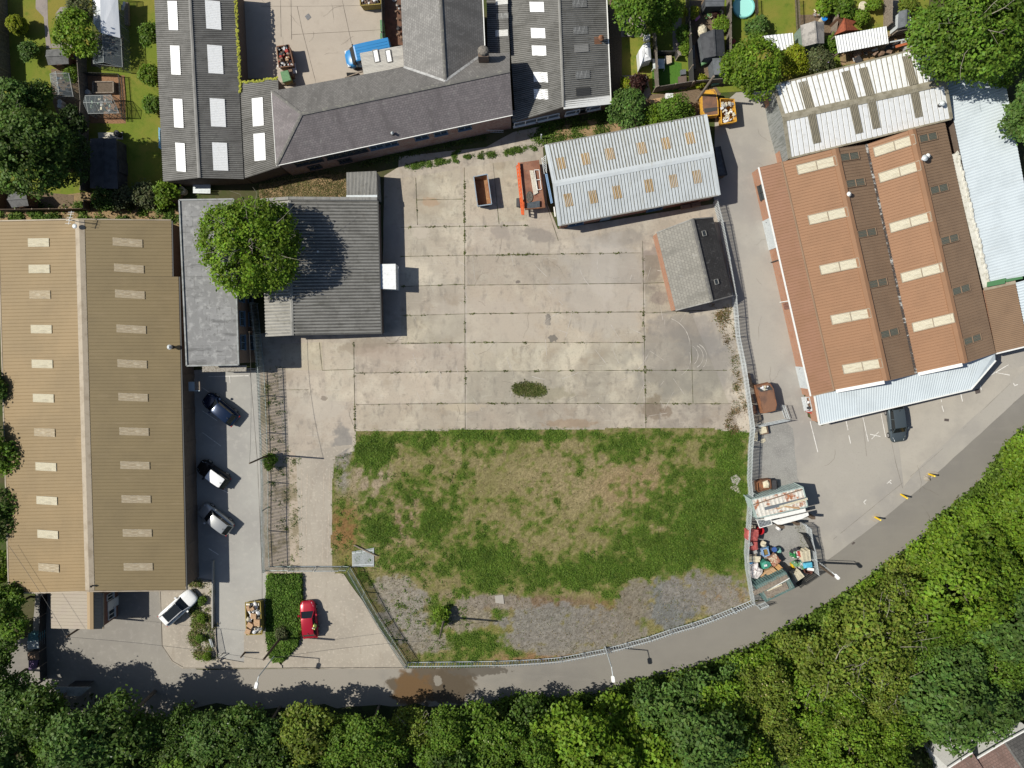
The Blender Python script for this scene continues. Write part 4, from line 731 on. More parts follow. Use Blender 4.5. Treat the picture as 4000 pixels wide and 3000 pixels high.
# ---- centre shed
A, B, C, D = W('c', 163, -90, 3.0), W('c', 236, 988, 3.0), W('c', 622, 868, 4.6), W('c', 586, -90, 4.6); E, F_ = W('c', 966, -90, 2.9), W('c', 1004, 828, 2.9)
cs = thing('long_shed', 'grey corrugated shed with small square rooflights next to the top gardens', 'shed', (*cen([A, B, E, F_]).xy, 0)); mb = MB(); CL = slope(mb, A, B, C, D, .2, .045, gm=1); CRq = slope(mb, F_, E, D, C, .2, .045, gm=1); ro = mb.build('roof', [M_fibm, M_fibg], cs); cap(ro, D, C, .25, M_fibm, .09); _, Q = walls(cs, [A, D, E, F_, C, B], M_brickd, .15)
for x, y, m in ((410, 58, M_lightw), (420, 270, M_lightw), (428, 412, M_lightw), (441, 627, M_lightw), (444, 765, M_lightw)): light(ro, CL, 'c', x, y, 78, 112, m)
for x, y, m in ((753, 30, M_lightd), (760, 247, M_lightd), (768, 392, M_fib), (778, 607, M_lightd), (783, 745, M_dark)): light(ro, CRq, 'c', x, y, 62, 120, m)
trim(cs, C + Vector((0, .25, -.05)), F_ + Vector((0, .25, 0)), M_wfra, .9, .1, 'fascia'); trim(cs, E + Vector((.06, 0, 0)), F_ + Vector((.06, 0, 0)), M_wfra, .1, .12)
for t in (.2, .7): win(cs, Q[5], Q[4], t, 1.2, 2.4, 1.1, M_wfra); win(cs, Q[4], Q[3], .2 + t * .6, 1.2, 2.2, 1.0, M_wfra)
p = on(CRq, 'c', 925, 325); flue('roof_flue', 'rusty pipe flue on a rust stained patch of the centre shed', p, .5, M_rust, .15); mb = MB(); light(ro, CRq, 'c', 902, 328, 60, 62, M_rustb, lift=.05, name='patch_panel')
# ---- light grey shed
A, B, C, D = W('c', 482, 1175, 2.9), W('c', 1775, 930, 2.9), W('c', 1832, 1247, 4.0), W('c', 548, 1490, 4.0); E, F_ = W('g', 592, 584, 2.9), W('g', 1885, 336, 2.9)
lg = thing('light_shed', 'light grey ribbed metal shed with twelve tan rooflights', 'shed', (*cen([A, B, E, F_]).xy, 0))
def ribbed(mb, A, B, C, D, per, f, amp, m0, m1):
    n = (B - A).cross(D - A).normalized(); n = -n if n.z < 0 else n; L = (B - A).length; K = round(L / per); S_ = (D - A).length
    for k in range(K):
        for t0, t1, h0, h1, m in ((0, f, 0, 0, m1), (f, f + .06, 0, amp, m0), (f + .06, .94, amp, amp, m0), (.94, 1, amp, 0, m0)):
            a, b = (k + t0) / K, (k + t1) / K; mb.face([A.lerp(B, a) + n * h0, A.lerp(B, b) + n * h1, D.lerp(C, b) + n * h1, D.lerp(C, a) + n * h0], [(a * L, 0), (b * L, 0), (b * L, S_), (a * L, S_)], m)
    return A, B, C, D
mb = MB(); GU = ribbed(mb, A, B, C, D, .335, .4, .05, 0, 1); GL = ribbed(mb, F_, E, D, C, .335, .22, .05, 0, 1); ro = mb.build('roof', [M_silver, M_grov], lg); cap(ro, D, C, .62, M_silver, .08); _, Q = walls(lg, [A, B, C, F_, E, D], M_brick, .2)
for x, y in ((608, 1325), (806, 1289), (1000, 1249), (1258, 1202), (1457, 1163), (1650, 1121)): light(ro, GU, 'c', x, y, 68, 98, M_tanl, .167, .03, lift=.06)
for x, y in ((663, 1620), (863, 1595), (1057, 1557), (1316, 1505), (1513, 1467), (1706, 1432)): light(ro, GL, 'c', x, y, 66, 98, M_tanl, .167, .03, lift=.06)
for p, q, n_ in ((E, F_, 'gutter'), (A, D, 'verge'), (D, E, 'verge'), (B, C, 'verge'), (C, F_, 'verge'), (A, B, 'gutter')): trim(lg, p + Vector((0, 0, .02)), q + Vector((0, 0, .02)), M_silver if n_ == 'verge' else M_fibm, .3 if n_ == 'verge' else .12, .1, n_)
for t in (.1, .62): win(lg, Q[4], Q[3], t, 1.0, 1.6, 1.0, M_bluef)
door(lg, Q[4], Q[3], .3, 1.1, 2.1, M_bluef)
A, B, C, D = W('c', 1850, 1195, 1.6), W('c', 1880, 1425, 1.6), W('c', 1948, 1418, 1.6), W('c', 1892, 1185, 1.6)
pn = thing('lean_to', 'low dark lean-to pen on the lane side of the light grey shed', 'outbuilding', (*cen([A, B, C, D]).xy, 0)); mb = MB(); mb.quadbox([A, B, C, D], .08); mb.build('roof', mat('dark_felt', (.09, .09, .095), [('n', 2, (.13, .13, .13), .45, .65)], .85), pn); walls(pn, [A, B, C, D], M_woodd, .02, .08)
for p, q in ((D, C), (C, B)): trim(pn, p + Vector((0, 0, .06)), q + Vector((0, 0, .06)), M_dark, .1, .12, 'rail')
# ---- small tiled building
A, B, C, D = W('g', 1378, 642, 2.2), W('g', 1533, 1270, 2.2), W('g', 1826, 1196, 3.9), W('g', 1668, 530, 3.9); E, F_ = W('g', 1836, 517, 2.1), W('g', 1995, 1150, 2.1)
st = thing('tiled_store', 'small gabled brick store with tiled slopes, the shaded one coloured darker, by the right fence', 'store', (*cen([A, B, E, F_]).xy, 0)); mb = MB(); uvface(mb, [A, B, C, D], A, B - A, 0); uvface(mb, [F_, E, D, C], E, F_ - E, 1); ro = mb.build('roof', [M_tile, M_tiled], st); cap(ro, D, C, .34, M_ridge, .06); _, Q = walls(st, [A, D, E, F_, C, B], M_bricko, .03)
for x, y in ((1758, 648), (1857, 1040)): light(ro, (F_, E, D, C), 'g', x, y, 40, 36, M_glass, 0, 0, lift=.1, frame=M_fibm)
for p, q in ((A, D), (D, E), (B, C), (C, F_)): trim(st, p, q, M_fibm, .12, .12, 'verge')
# ---- white roofed workshop
A, B, C, D = W('d', 410, 615, 3.5), W('d', 1600, 312, 3.5), W('d', 1640, 590, 4.7), W('d', 484, 847, 4.7); E, F_ = W('d', 525, 1140, 3.5), W('d', 1686, 856, 3.5)
ww = thing('workshop', 'white ribbed roof workshop with four grimy strips beside the big tree', 'workshop', (*cen([A, B, E, F_]).xy, 0)); mb = MB(); WU = ribbed(mb, A, B, C, D, .55, .2, .05, 0, 1); WL_ = ribbed(mb, F_, E, D, C, .55, .1, .05, 0, 1); ro = mb.build('roof', [M_whites, M_grimy], ww); cap(ro, D, C, .75, M_grimy, .09); 
def strips(k, lst, Q, w):
    A, B, C, D = Q; eu = (B - A).normalized(); n = (B - A).cross(D - A).normalized(); n = -n if n.z < 0 else n
    for (x0, y0), (x1, y1) in lst:
        p, q = hit(k, x0, y0, A, n), hit(k, x1, y1, A, n); a = eu * mpx(k, w, 4) / 2; mb = MB(); mb.sheet(p - a, p + a, q + a, q - a, .167, .03, 'sin', 0, .07); mb.build('skylight', M_dim, ro)
strips('d', [((615, 590), (670, 785)), ((925, 515), (985, 715)), ((1050, 490), (1105, 690)), ((1360, 405), (1415, 612))], WU, 62)
strips('d', [((722, 1030), (680, 822)), ((1025, 960), (980, 752)), ((1150, 925), (1110, 718)), ((1455, 845), (1415, 640))], WL_, 58)
for p, q in ((A, B), (E, F_)): trim(ww, p, q, M_grimy, .2, .15)
for p, q in ((D, A), (D, E), (C, B), (C, F_)): trim(ww, p + Vector((0, 0, .05)), q + Vector((0, 0, .05)), M_grimy, .35, .1, 'verge')
_, Q = walls(ww, [A, D, E, F_, C, B], mat('grey_cladding', (.25, .26, .255), [('n', 2, (.15, .16, .15), .45, .62, (3, .3, 1))], .7, coord='uv'), .12)
mb = MB(); b0, b1 = Q[0], Q[2]; u_ = Vector((b1.x - b0.x, b1.y - b0.y, 0)); o = Vector((-.06, -.02, 0))
mb.face([Vector((b0.x, b0.y, 0)) + u_ * .0 + o, Vector((b0.x, b0.y, 0)) + u_ * .3 + o, Vector((b0.x, b0.y, 1.3)) + u_ * .3 + o, Vector((b0.x, b0.y, 1.3)) + o]); mb.face([Vector((b0.x, b0.y, 0)) + u_ * .76 + o, Vector((b0.x, b0.y, 0)) + u_ + o, Vector((b0.x, b0.y, 1.3)) + u_ + o, Vector((b0.x, b0.y, 1.3)) + u_ * .76 + o]); mb.build('brick_plinth', M_bricko, ww)
door(ww, b0, b1, .53, 3.6, 2.6, M_wfra)
p = on(WL_, 'd', 1605, 755); flue('roof_flue', 'steel cowl on the white ribbed roof', p, .5, M_galv, .14)
# ---- brown twin-ridged warehouse
Z = dict(le=2.4, ch=3.3, r1=4.7, va=3.2, r2=4.7, re=3.2)
T = dict(le=W('d', 305, 1205, 2.4), ch=W('d', 470, 1165, 3.3), r1=W('d', 850, 1070, 4.7), va=W('d', 1075, 1040, 3.2), r2=W('d', 1405, 930, 4.7), re=W('d', 1643, 880, 3.2))
Bt = dict(le=W('n', 1296, 408, 2.4), ch=W('n', 1545, 345, 3.3), r1=W('n', 2112, 238, 4.7), va=W('h', 1432, 1583, 3.2), r2=W('h', 1783, 1507, 4.7), re=W('h', 2006, 1432, 3.2))
br = thing('warehouse', 'brown ribbed warehouse with twin ridges and cream rooflights', 'warehouse', (*cen(list(T.values()) + list(Bt.values())).xy, 0)); mb = MB(); BS = {}
for n_, a, b, m in (('l', 'le', 'ch', 0), ('a', 'ch', 'r1', 1), ('b', 'va', 'r1', 2), ('c', 'va', 'r2', 1), ('d', 're', 'r2', 2)):
    BS[n_] = slope(mb, T[a], Bt[a], Bt[b], T[b], .3, .045, 'seam', m)
ro = mb.build('roof', [M_brownl, M_brown, M_brownd], br)
for r_ in ('r1', 'r2'): cap(ro, T[r_], Bt[r_], .75, M_brown, .09)
cap(ro, T['ch'], Bt['ch'], .22, M_brownd, .05, 'flashing'); trim(ro, T['va'] + Vector((0, 0, .02)), Bt['va'] + Vector((0, 0, .02)), mat('valley_gutter', (.06, .05, .045), [('n', 2, (.4, .4, .38), .52, .6)], .7), .28, .08, 'valley_gutter')
_, Q = walls(br, [T[k_] for k_ in ('le', 'ch', 'r1', 'va', 'r2', 're')] + [Bt[k_] for k_ in ('re', 'r2', 'va', 'r1', 'ch', 'le')], M_bricko, .02, .08)
for k_, x, y in (('h', 718, 85), ('h', 800, 449), ('h', 883, 812), ('h', 963, 1173), ('h', 1047, 1531)): light(ro, BS['a'], k_, x, y, 66, 250, M_cream, .14, .02, 'sin', .06, M_cap, 1)
for k_, x, y in (('d', 1278, 1050), ('h', 1315, 131), ('h', 1393, 495), ('h', 1475, 857), ('h', 1557, 1217)): light(ro, BS['c'], k_, x, y, 66, 250, M_cream, .14, .02, 'sin', .06, M_cap, 1)
for k_, x, y in (('d', 953, 1128), ('h', 996, 212), ('h', 1078, 572), ('h', 1157, 933), ('h', 1240, 1293)): light(ro, BS['b'], k_, x, y, 52, 160, M_slotd, .14, .02, 'sin', .06, M_brownd, 1)
for k_, x, y in (('d', 1518, 990), ('h', 1597, 255), ('h', 1673, 618), ('h', 1755, 980), ('h', 1837, 1338)): light(ro, BS['d'], k_, x, y, 52, 160, M_slotd, .14, .02, 'sin', .06, M_brownd, 1)
for p, q in ((T['le'], Bt['le']),): trim(br, p - Vector((.06, 0, .02)), q - Vector((.06, 0, .02)), M_wfra, .14, .14)
for a, b in (('le', 'ch'), ('r1', 'va'), ('r2', 're')): trim(br, Bt[a], Bt[b], M_brownd, .12, .14, 'verge')
for a, b, t0, t1 in (('ch', 'r1', .03, .95), ('va', 'r2', .05, .95)): trim(br, Bt[a].lerp(Bt[b], t0) + Vector((0, -.12, .05)), Bt[a].lerp(Bt[b], t1) + Vector((0, -.12, .05)), M_wfra, .34, .14, 'fascia')
w0, w1 = Q[-1], Q[0]
for t in (.9,): win(br, w0, w1, t, 1.1, 1.5, 1.2, M_dark)
door(br, w0, w1, .72, 3.2, 2.2, M_galv); door(br, w0, w1, .08, 2.4, 2.2, M_galv); win(br, w0, w1, .4, 1.0, .6, 1.2, M_brick, M_brick)
for t in (.6, .42): 
    mb = MB(); c = w0.lerp(w1, t); mb.tube((c.x - .12, c.y, .0), (c.x - .12, c.y, 2.3), .06); mb.build('downpipe', M_wfra if t < .5 else M_dark, br)
for i, (k_, q_, x, y, l_) in enumerate((('h', 'b', 940, 297, 'small white flue below the first ridge of the brown warehouse'), ('h', 'd', 1475, 42, 'steel flue with cowl below the second ridge of the brown warehouse'), ('h', 'd', 1506, 22, 'round white vent cap beside the steel flue on the brown roof'))): flue('roof_flue', l_, on(BS[q_], k_, x, y), .35 + .2 * (i == 1), M_galv if i == 1 else M_wfra, .12 + .04 * (i == 1))
# front canopy of light sheet
A, B = W('n', 1332, 405, 2.95), W('h', 2003, 1434, 2.95); C, D, E = W('h', 2006, 1490, 2.6), W('w', 1640, 112, 2.5), W('n', 1384, 716, 2.5)
cn = thing('canopy', 'pale blue white ribbed canopy along the front of the brown warehouse', 'canopy', (*cen([A, B, D, E]).xy, 0)); mb = MB(); mb.sheet(E, D, B.lerp(A, .07), A, .25, .012, 'sin'); mb.face([D, C, B, B.lerp(A, .07)]); mb.build('roof', M_bluew, cn)
trim(cn, E, D, M_wfra, .12, .2, 'fascia'); trim(cn, D, C, M_wfra, .12, .2, 'fascia'); trim(cn, A, E, M_wfra, .16, .18, 'verge')
mb = MB(); mb.face([(E.x + .2, E.y + .2, 0), (A.x + .2, A.y, 0), (A.x + .2, A.y, 2.8), (E.x + .2, E.y + .2, 2.35)], [(0, 0), (4, 0), (4, 2.8), (0, 2.4)]); mb.build('side_wall', M_bricko, cn)
mb = MB(); e_ = E.lerp(D, .02); d_ = E.lerp(D, .98); mb.face([(e_.x, e_.y + 1.2, 0), (d_.x, d_.y + 1.2, 0), (d_.x, d_.y + 1.2, 2.5), (e_.x, e_.y + 1.2, 2.5)]); mb.build('shopfront', M_bricko, cn)
for t in (.2, .4, .6, .8):
    p = E.lerp(D, t); mb = MB(); mb.tube((p.x, p.y + .2, 0), (p.x, p.y + .2, 2.45), .05); mb.build('post', M_wfra, cn)
# ---- pale blue roof on the right and brown lean-to
A, B, C, D = W('d', 1650, 590, 3.0), W('h', 1948, 950, 3.0), W('h', 2205, 884, 3.3), W('d', 2050, 440, 3.3); C2 = W('h', 2215, 700, 3.3)
rb = thing('long_roof', 'long pale blue white corrugated roof at the right edge', 'warehouse', (*cen([A, B, C, D]).xy, 0)); mb = MB(); mb.sheet(A, B, W('h', 2330, 850, 3.3), D, .3, .024, 'sin'); ro = mb.build('roof', M_bluew, rb); walls(rb, [A, B, W('h', 2330, 850, 3.3), D], M_brickd, .1)
mb = MB(); rz = random.Random(8); e0, e1 = W('h', 1700, 0, 3.12), W('h', 1930, 960, 3.12); mb.bar(e0 + Vector((.2, 0, .0)), e1 + Vector((.2, 0, 0)), .75, .08)
for i in range(26): p = e0.lerp(e1, i / 26) + Vector((.5 + rz.uniform(-.1, .1), 0, .03)); mb.ball(p, (rz.uniform(.14, .25), rz.uniform(.25, .42), .05), 8, 4, 0, .2, rz)
mb.build('sealed_flashing', mat('white_sealant', (.62, .6, .53), [('n', 3, (.45, .43, .36), .45, .65)], .8), rb)
mb = MB(); mb.quadbox([W('h', *p, 3.4) for p in ((1945, 960), (2075, 935), (2082, 895), (1948, 925))], .05); mb.quadbox([W('h', *p, 3.4) for p in ((2085, 925), (2205, 900), (2200, 884), (2080, 905))], .05); mb.build('green_panel', mat('green_sheet', (.08, .2, .09), rough=.6), rb)
A, B, C, D = W('h', 1922, 975, 3.0), W('h', 2010, 1440, 3.0), W('h', 2240, 1385, 3.2), W('h', 2150, 925, 3.2)
rl_ = thing('lean_to', 'brown ribbed lean-to roof at the right edge beside the brown warehouse', 'outbuilding', (*cen([A, B, C, D]).xy, 0)); mb = MB(); mb.sheet(A, B, C, D, .2, .035, 'sin'); ro = mb.build('roof', M_brownd, rl_); walls(rl_, [A, B, C, D], M_bricko, .1); trim(rl_, D, A, M_cap, .35, .1, 'flashing'); trim(rl_, B, C, M_wfra, .14, .2, 'fascia')
mb = MB(); mb.sheet(W('h', 2152, 930, 3.3), W('h', 2245, 1385, 3.3), W('h', 2400, 1340, 3.5), W('h', 2300, 890, 3.5), .3, .045, 'sin'); mb.build('side_roof', M_bluew, rl_)
# ---- house in the bottom right corner
M_htile = slate('house_tile', (.2, .13, .11), (.16, .105, .09), (.07, .05, .045), .3, .28)
A, B, C, D = W('p', 1290, 1659, 5), W('p', 1478, 1540, 5), W('p', 1870, 1960, 7.5), W('p', 1500, 1900, 7.5)
hs = thing('house', 'brown tiled house roof peeping in at the bottom right corner', 'house', (*W('p', 1700, 1700, 4).xy, 0)); mb = MB(); 
P0, P1, P2, P3, P4, P5 = W('p', 1285, 1665, 5), W('p', 1470, 1545, 5), W('p', 1500, 1590, 5), W('p', 1700, 1470, 5), W('p', 1900, 1360, 5), W('p', 2050, 1700, 7.2)
pk = W('p', 1690, 1480, 5.2); 
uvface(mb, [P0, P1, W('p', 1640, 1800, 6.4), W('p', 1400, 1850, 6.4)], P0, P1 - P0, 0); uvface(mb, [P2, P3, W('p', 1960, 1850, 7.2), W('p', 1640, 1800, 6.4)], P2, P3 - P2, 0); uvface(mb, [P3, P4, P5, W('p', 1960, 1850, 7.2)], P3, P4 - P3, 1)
Q0, Q1, Q2 = W('p', 1400, 1850, 6.4), W('p', 1640, 1800, 6.4), W('p', 1960, 1850, 7.2); mir = lambda q, p: Vector((2 * q.x - p.x, 2 * q.y - p.y, 5.0)); B0, B1, B2, B3 = mir(Q0, P0), mir(Q1, P1), mir(Q2, P3), Vector((2 * Q2.x - P3.x + 6, 2 * Q2.y - P3.y + 5, 5.0))
uvface(mb, [Q0, Q1, B1, B0], B0, B1 - B0, 0); uvface(mb, [Q1, Q2, B2, B1], B1, B2 - B1, 0); uvface(mb, [Q2, P5, B3, B2], B2, B3 - B2, 0)
ro = mb.build('roof', [M_htile, M_tiled], hs); trim(ro, P3, W('p', 1960, 1850, 7.25), M_ridge, .2, .1, 'hip_cap')
walls(hs, [P0, P1, P2, P3, P4, P5, B3, B2, B1, B0, Q0], M_wfra, .25)
for p, q in ((P0, P1), (P2, P3), (P3, P4)): trim(hs, p, q, M_wfra, .14, .16)
patch('path', 'p', [(1200, 1600), (1480, 1500), (1650, 1350), (1843, 1280), (1900, 1659), (1200, 1700)], .03, mat('white_patio', (.5, .49, .46), [('n', 2, (.15, .15, .14), .5, .56)], .8), 'pale patio beside the house in the corner', .1)
mb = MB(); mb.prism([W('k', *p, 2.3) for p in ((385, 1075), (655, 1075), (580, 1140), (435, 1140))][::-1], 2.25, 2.35); hut = thing('substation_hut', 'small hut with pale sheet roof among the trees below the tan warehouse', 'hut', (*W('k', 520, 1105, 2.3).xy, 0)); mb.build('roof', mat('zinc_sheet', (.3, .31, .31), [('n', 2, (.22, .23, .23), .45, .65)], .6), hut); walls(hut, [W('k', *p, 2.3) for p in ((425, 1095), (620, 1095), (570, 1130), (445, 1130))], M_dark, .3)
# ================================================================ FENCES
def palisade(name, label, pts, h, step=.155, m=None, post=2.75, lean=0.0, group=None):
    m = m or M_galv; t = thing(name, label, 'fence', pts[0], group=group); pal = MB(); rl = [MB(), MB()]; acc = 0
    for p, q in zip(pts, pts[1:]):
        d = q - p; L = d.length; d = d / L; n = Vector((d.y, -d.x, 0)); k = max(1, round(L / step))
        for i in range(k):
            c = p + d * (i + .5) * L / k; a = d * (.038 if m is M_galvg else .046); f = n * .02
            pal.face([c - a, c + f, c + f + Vector((0, 0, h)), c - a + Vector((0, 0, h))]); pal.face([c + f, c + a, c + a + Vector((0, 0, h)), c + f + Vector((0, 0, h))])
            pal.face([c - a + Vector((0, 0, h)), c + f + Vector((0, 0, h)), c + a + Vector((0, 0, h)), c + Vector((0, 0, h + .12))])
        for r_, z in ((0, .3), (1, h - .3)): rl[r_].bar(p - n * .05 + Vector((0, 0, z)), q - n * .05 + Vector((0, 0, z)), .05, .06)
        kk = max(1, round(L / post))
        for i in range(kk + (q is pts[-1])):
            c = p.lerp(q, i / kk) - n * .1; mb = MB(); mb.box((c.x, c.y, 0), (.045, .045, h - .1), math.atan2(d.y, d.x)); mb.build('post', m, t)
    pal.build('pales', m, t); [r_.build('rail', m, t) for r_ in rl]; return t
def LP(*a): return [W(k, x, y) for k, x, y in a]
palisade('palisade_fence', 'long green grey palisade fence between the parking lane and the drive', LP(('f', 222, 1215), ('j', 688, 60), ('j', 700, 300), ('j', 712, 600), ('j', 724, 1000), ('l', 306, 150), ('l', 318, 440)), 2.5, m=M_galvg)
gt = palisade('palisade_fence', 'short palisade panel at the left of the drive gate', LP(('l', 318, 440), ('l', 500, 438)), 2.0, m=M_galvg)
for x0, x1, l in ((510, 700, 'left'), (715, 905, 'right')):
    p, q = W('l', x0, 437), W('l', x1, 436); t = thing('gate', f'{l} leaf of the galvanised palisade gate across the drive', 'gate', (p + q) / 2, group='gate leaves across the drive'); d = (q - p).normalized(); mb = MB()
    for z in (.2, 1.85): mb.bar(p + Vector((0, 0, z)), q + Vector((0, 0, z)), .06, .08)
    mb.bar(p + Vector((0, 0, .1)), p + Vector((0, 0, 2)), .06, .06); mb.bar(q + Vector((0, 0, .1)), q + Vector((0, 0, 2)), .06, .06); mb.build('frame', M_galv, t); mb = MB(); k = int((q - p).length / .16)
    for i in range(k): mb.bar(p.lerp(q, (i + .5) / k) + Vector((0, 0, .15)), p.lerp(q, (i + .5) / k) + Vector((0, 0, 2.1)), .05, .02)
    mb.build('pales', M_galvg, t)
palisade('palisade_fence', 'short palisade panel at the right of the drive gate', LP(('l', 912, 436), ('l', 965, 440)), 2.0, m=M_galvg)
palisade('palisade_fence', 'slanting palisade fence between the drive and the weedy field', LP(('l', 972, 445), ('l', 1200, 850), ('l', 1432, 1213)), 1.9, m=M_galvg)
ro_ = [('l', 1432, 1213), ('m', 80, 888), ('m', 240, 886), ('m', 400, 880), ('m', 560, 872), ('m', 720, 858), ('m', 880, 828), ('m', 1030, 798), ('m', 1190, 756), ('m', 1350, 712), ('m', 1500, 660), ('m', 1660, 614), ('m', 1800, 565), ('m', 1950, 505), ('o', 400, 1468), ('o', 588, 1388)]
palisade('palisade_fence', 'curving galvanised palisade fence between the field and the road', LP(*ro_), 1.65, step=.3)
palisade('palisade_fence', 'galvanised palisade fence between the yard and the brown warehouse lane', LP(('g', 1835, 395), ('g', 1880, 570), ('g', 1935, 860), ('g', 1988, 1160), ('g', 2015, 1480), ('n', 535, 60), ('n', 560, 220), ('n', 600, 500), ('n', 632, 740)), 1.75)
palisade('palisade_fence', 'galvanised palisade fence between the green field and the storage compound', LP(('n', 632, 740), ('n', 612, 950), ('n', 598, 1300), ('o', 566, 300), ('o', 545, 600), ('o', 522, 900), ('o', 532, 1060), ('o', 588, 1388)), 1.75)
palisade('spiked_fence', 'pale fence of the compound facing the car park with black sheeting', LP(('s', 1035, 175), ('s', 1115, 235), ('s', 1140, 420), ('s', 1190, 620), ('s', 1245, 1010)), 1.7)
palisade('spiked_fence', 'dark fence of the compound along the road edge', LP(('s', 1245, 1010), ('s', 950, 1215)), 1.5, m=M_dark)
palisade('spiked_fence', 'short bent fence at the bottom corner of the storage compound', LP(('s', 270, 1590), ('s', 420, 1530)), 1.6)
for (k, x, y), (k2, x2, y2), l, c in ((('s', 1010, 345), ('s', 1130, 400), 'upper', 0), (('s', 1075, 400), ('s', 1185, 610), 'lower', 0)):
    p, q = W(k, x, y), W(k2, x2, y2); mb = MB(); mb.bar(p + Vector((0, 0, .75)), q + Vector((0, 0, .75)), .05, 1.4); item(mb, 'black_sheeting', mat('black_sheet', (.02, .02, .022), rough=.6), f'{l} black sheet screen inside the compound fence', 'screen')
def panel_fence(label, pts, h, m, name='garden_fence', th=.06, post=1.8):
    t = thing(name, label, 'fence', pts[0]); mb = MB()
    for p, q in zip(pts, pts[1:]):
        mb.bar(p + Vector((0, 0, h / 2)), q + Vector((0, 0, h / 2)), th, h); n = max(1, round((q - p).length / post))
        for i in range(n + 1): c = p.lerp(q, i / n); pm = MB(); pm.box((c.x, c.y, 0), (.12, .12, h + .06), math.atan2((q - p).y, (q - p).x)); pm.build('post', M_wood, t)
    mb.build('panel', m, t); return t
M_fencew = mat('fence_boards', (.17, .15, .13), [('n', 5, (.11, .095, .08), .42, .64)], .85)
panel_fence('tall grey board fence at the far left garden edge', LP(('t', 108, -20), ('t', 175, 1420)), 1.8, M_fencew)
panel_fence('grey board fence between the left garden and the plot with greenhouses', LP(('t', 1330, 700), ('t', 1335, 1050), ('t', 1380, 1640), ('a', 715, 1150), ('a', 725, 1560)), 1.7, M_fencew)
panel_fence('low fence along the sandy strip behind the tan warehouse', LP(('e', 50, 60), ('e', 55, 262), ('e', 730, 255), ('e', 735, 190)), 1.3, M_woodd)
panel_fence('wire fence at the end of the garden with the dark shed', LP(('e', 740, 190), ('e', 1415, 180), ('e', 1390, 50)), 1.2, M_wood, th=.03)
panel_fence('dark fence along the artificial lawn garden', LP(('q', 700, 560), ('q', 745, 1490)), 1.8, M_fencew)
panel_fence('dark board fence behind the orange skip', LP(('q', 710, 1500), ('q', 1330, 1400), ('q', 1860, 1360)), 1.7, M_fencew)
panel_fence('black fence on the flag path side of the middle garden', LP(('q', 1240, 0), ('q', 1240, 420), ('q', 1275, 900), ('q', 1300, 1420)), 1.8, M_dark)
panel_fence('board fence shading the paddling pool lawn', LP(('r', 150, 0), ('r', 150, 300), ('r', 150, 600)), 1.7, M_fencew)
panel_fence('pale leaning board fence beside the red roofed hut', LP(('r', 1225, 90), ('r', 1180, 430)), 1.6, M_wood)
panel_fence('pale board fence by the paved plot in the top right', LP(('r', 1730, 0), ('r', 1725, 300)), 1.8, M_wood)
panel_fence('dark fence behind the white roofed workshop', LP(('r', 1780, 380), ('r', 2090, 310)), 1.6, M_fencew)
panel_fence('low brick coloured screen wall around the artificial lawn seat', LP(('q', 710, 900), ('q', 1050, 900), ('q', 1080, 980)), 1.2, M_dark)
def picket(label, pts, h, m, lean=0, st=.14):
    t = thing('picket_fence', label, 'fence', pts[0]); mb = MB(); r1 = MB()
    for p, q in zip(pts, pts[1:]):
        k = max(1, round((q - p).length / st))
        for i in range(k): c = p.lerp(q, (i + .5) / k); mb.bar(c, c + Vector((lean, 0, h)), .07, .03)
        for z in (.25, h - .2): r1.bar(p + Vector((lean * z / h, 0, z)), q + Vector((lean * z / h, 0, z)), .05, .06)
    mb.build('pales', m, t); r1.build('rail', m, t)
picket('dark picket fence around the bark chipping plot', LP(('t', 1340, 1165), ('t', 1890, 1185), ('t', 1930, 1659), ('a', 1020, 985)), .95, M_dark)
picket('dark picket fence between the paddling pool lawn and the next lawn', LP(('r', 430, 0), ('r', 440, 170)), 1.0, M_woodd)
picket('weathered slatted fence between the lawn and the patched shed', LP(('r', 835, 0), ('r', 850, 300), ('r', 880, 470)), 1.2, M_wood)
# ================================================================ POLES AND CABLES
def pole(name, label, cat, base, h, r, m, arm=None, lamp=None, top=None):
    t = thing(name, label, cat, base); b = Vector(base); tp = (top - b) if top is not None else Vector((0, 0, h)); mb = MB(); mb.tube((0, 0, 0), tp, r, r * .72, 10); mb.build('shaft', m, t, local=True)
    if arm is not None:
        mb = MB(); mb.tube(tp, tp + arm, .045, .04, 8); mb.build('arm', m, t, local=True)
        mb = MB(); e = tp + arm; d = Vector((arm.x, arm.y, 0)).normalized(); s = Vector((-d.y, d.x, 0))
        mb.loft([[e + d * a + s * w * c0 + Vector((0, 0, z * c1)) for c0, c1 in ((-1, -.5), (-.8, 1), (.8, 1), (1, -.5))] for a, w, z in ((-.1, .1, .08), (0, .19, .12), (.5, .2, .12), (.62, .12, .07))]); mb.build('lamp_head', mat('lamp_white', (.8, .8, .78), rough=.4), t, local=True)
    return t, b + tp
cb = lambda p, q, sag=.35, r=.022: [(p.lerp(q, i / 14) - Vector((0, 0, sag * 4 * (i / 14) * (1 - i / 14)))) for i in range(15)]
_, pA = pole('telegraph_pole', 'wooden pole leaning over the palisade fence by the drive', 'pole', W('j', 735, 778), 6.4, .11, M_woodd, top=W('j', 570, 850, 6.4))
_, pB = pole('telegraph_pole', 'dark wooden pole on the tall grass plot beside the skip', 'pole', W('l', 425, 998), 6.3, .15, M_woodd)
_, pC = pole('street_lamp', 'slim street lamp with white head over the road by the red car', 'street lamp', W('l', 365, 1155), 5.4, .07, M_galv, arm=Vector((-.15, -.6, .1)))
_, pD = pole('street_lamp', 'street lamp behind the curving fence over the middle of the road', 'street lamp', W('m', 1040, 785), 5.2, .08, M_galv, arm=Vector((.12, -.95, .1)))
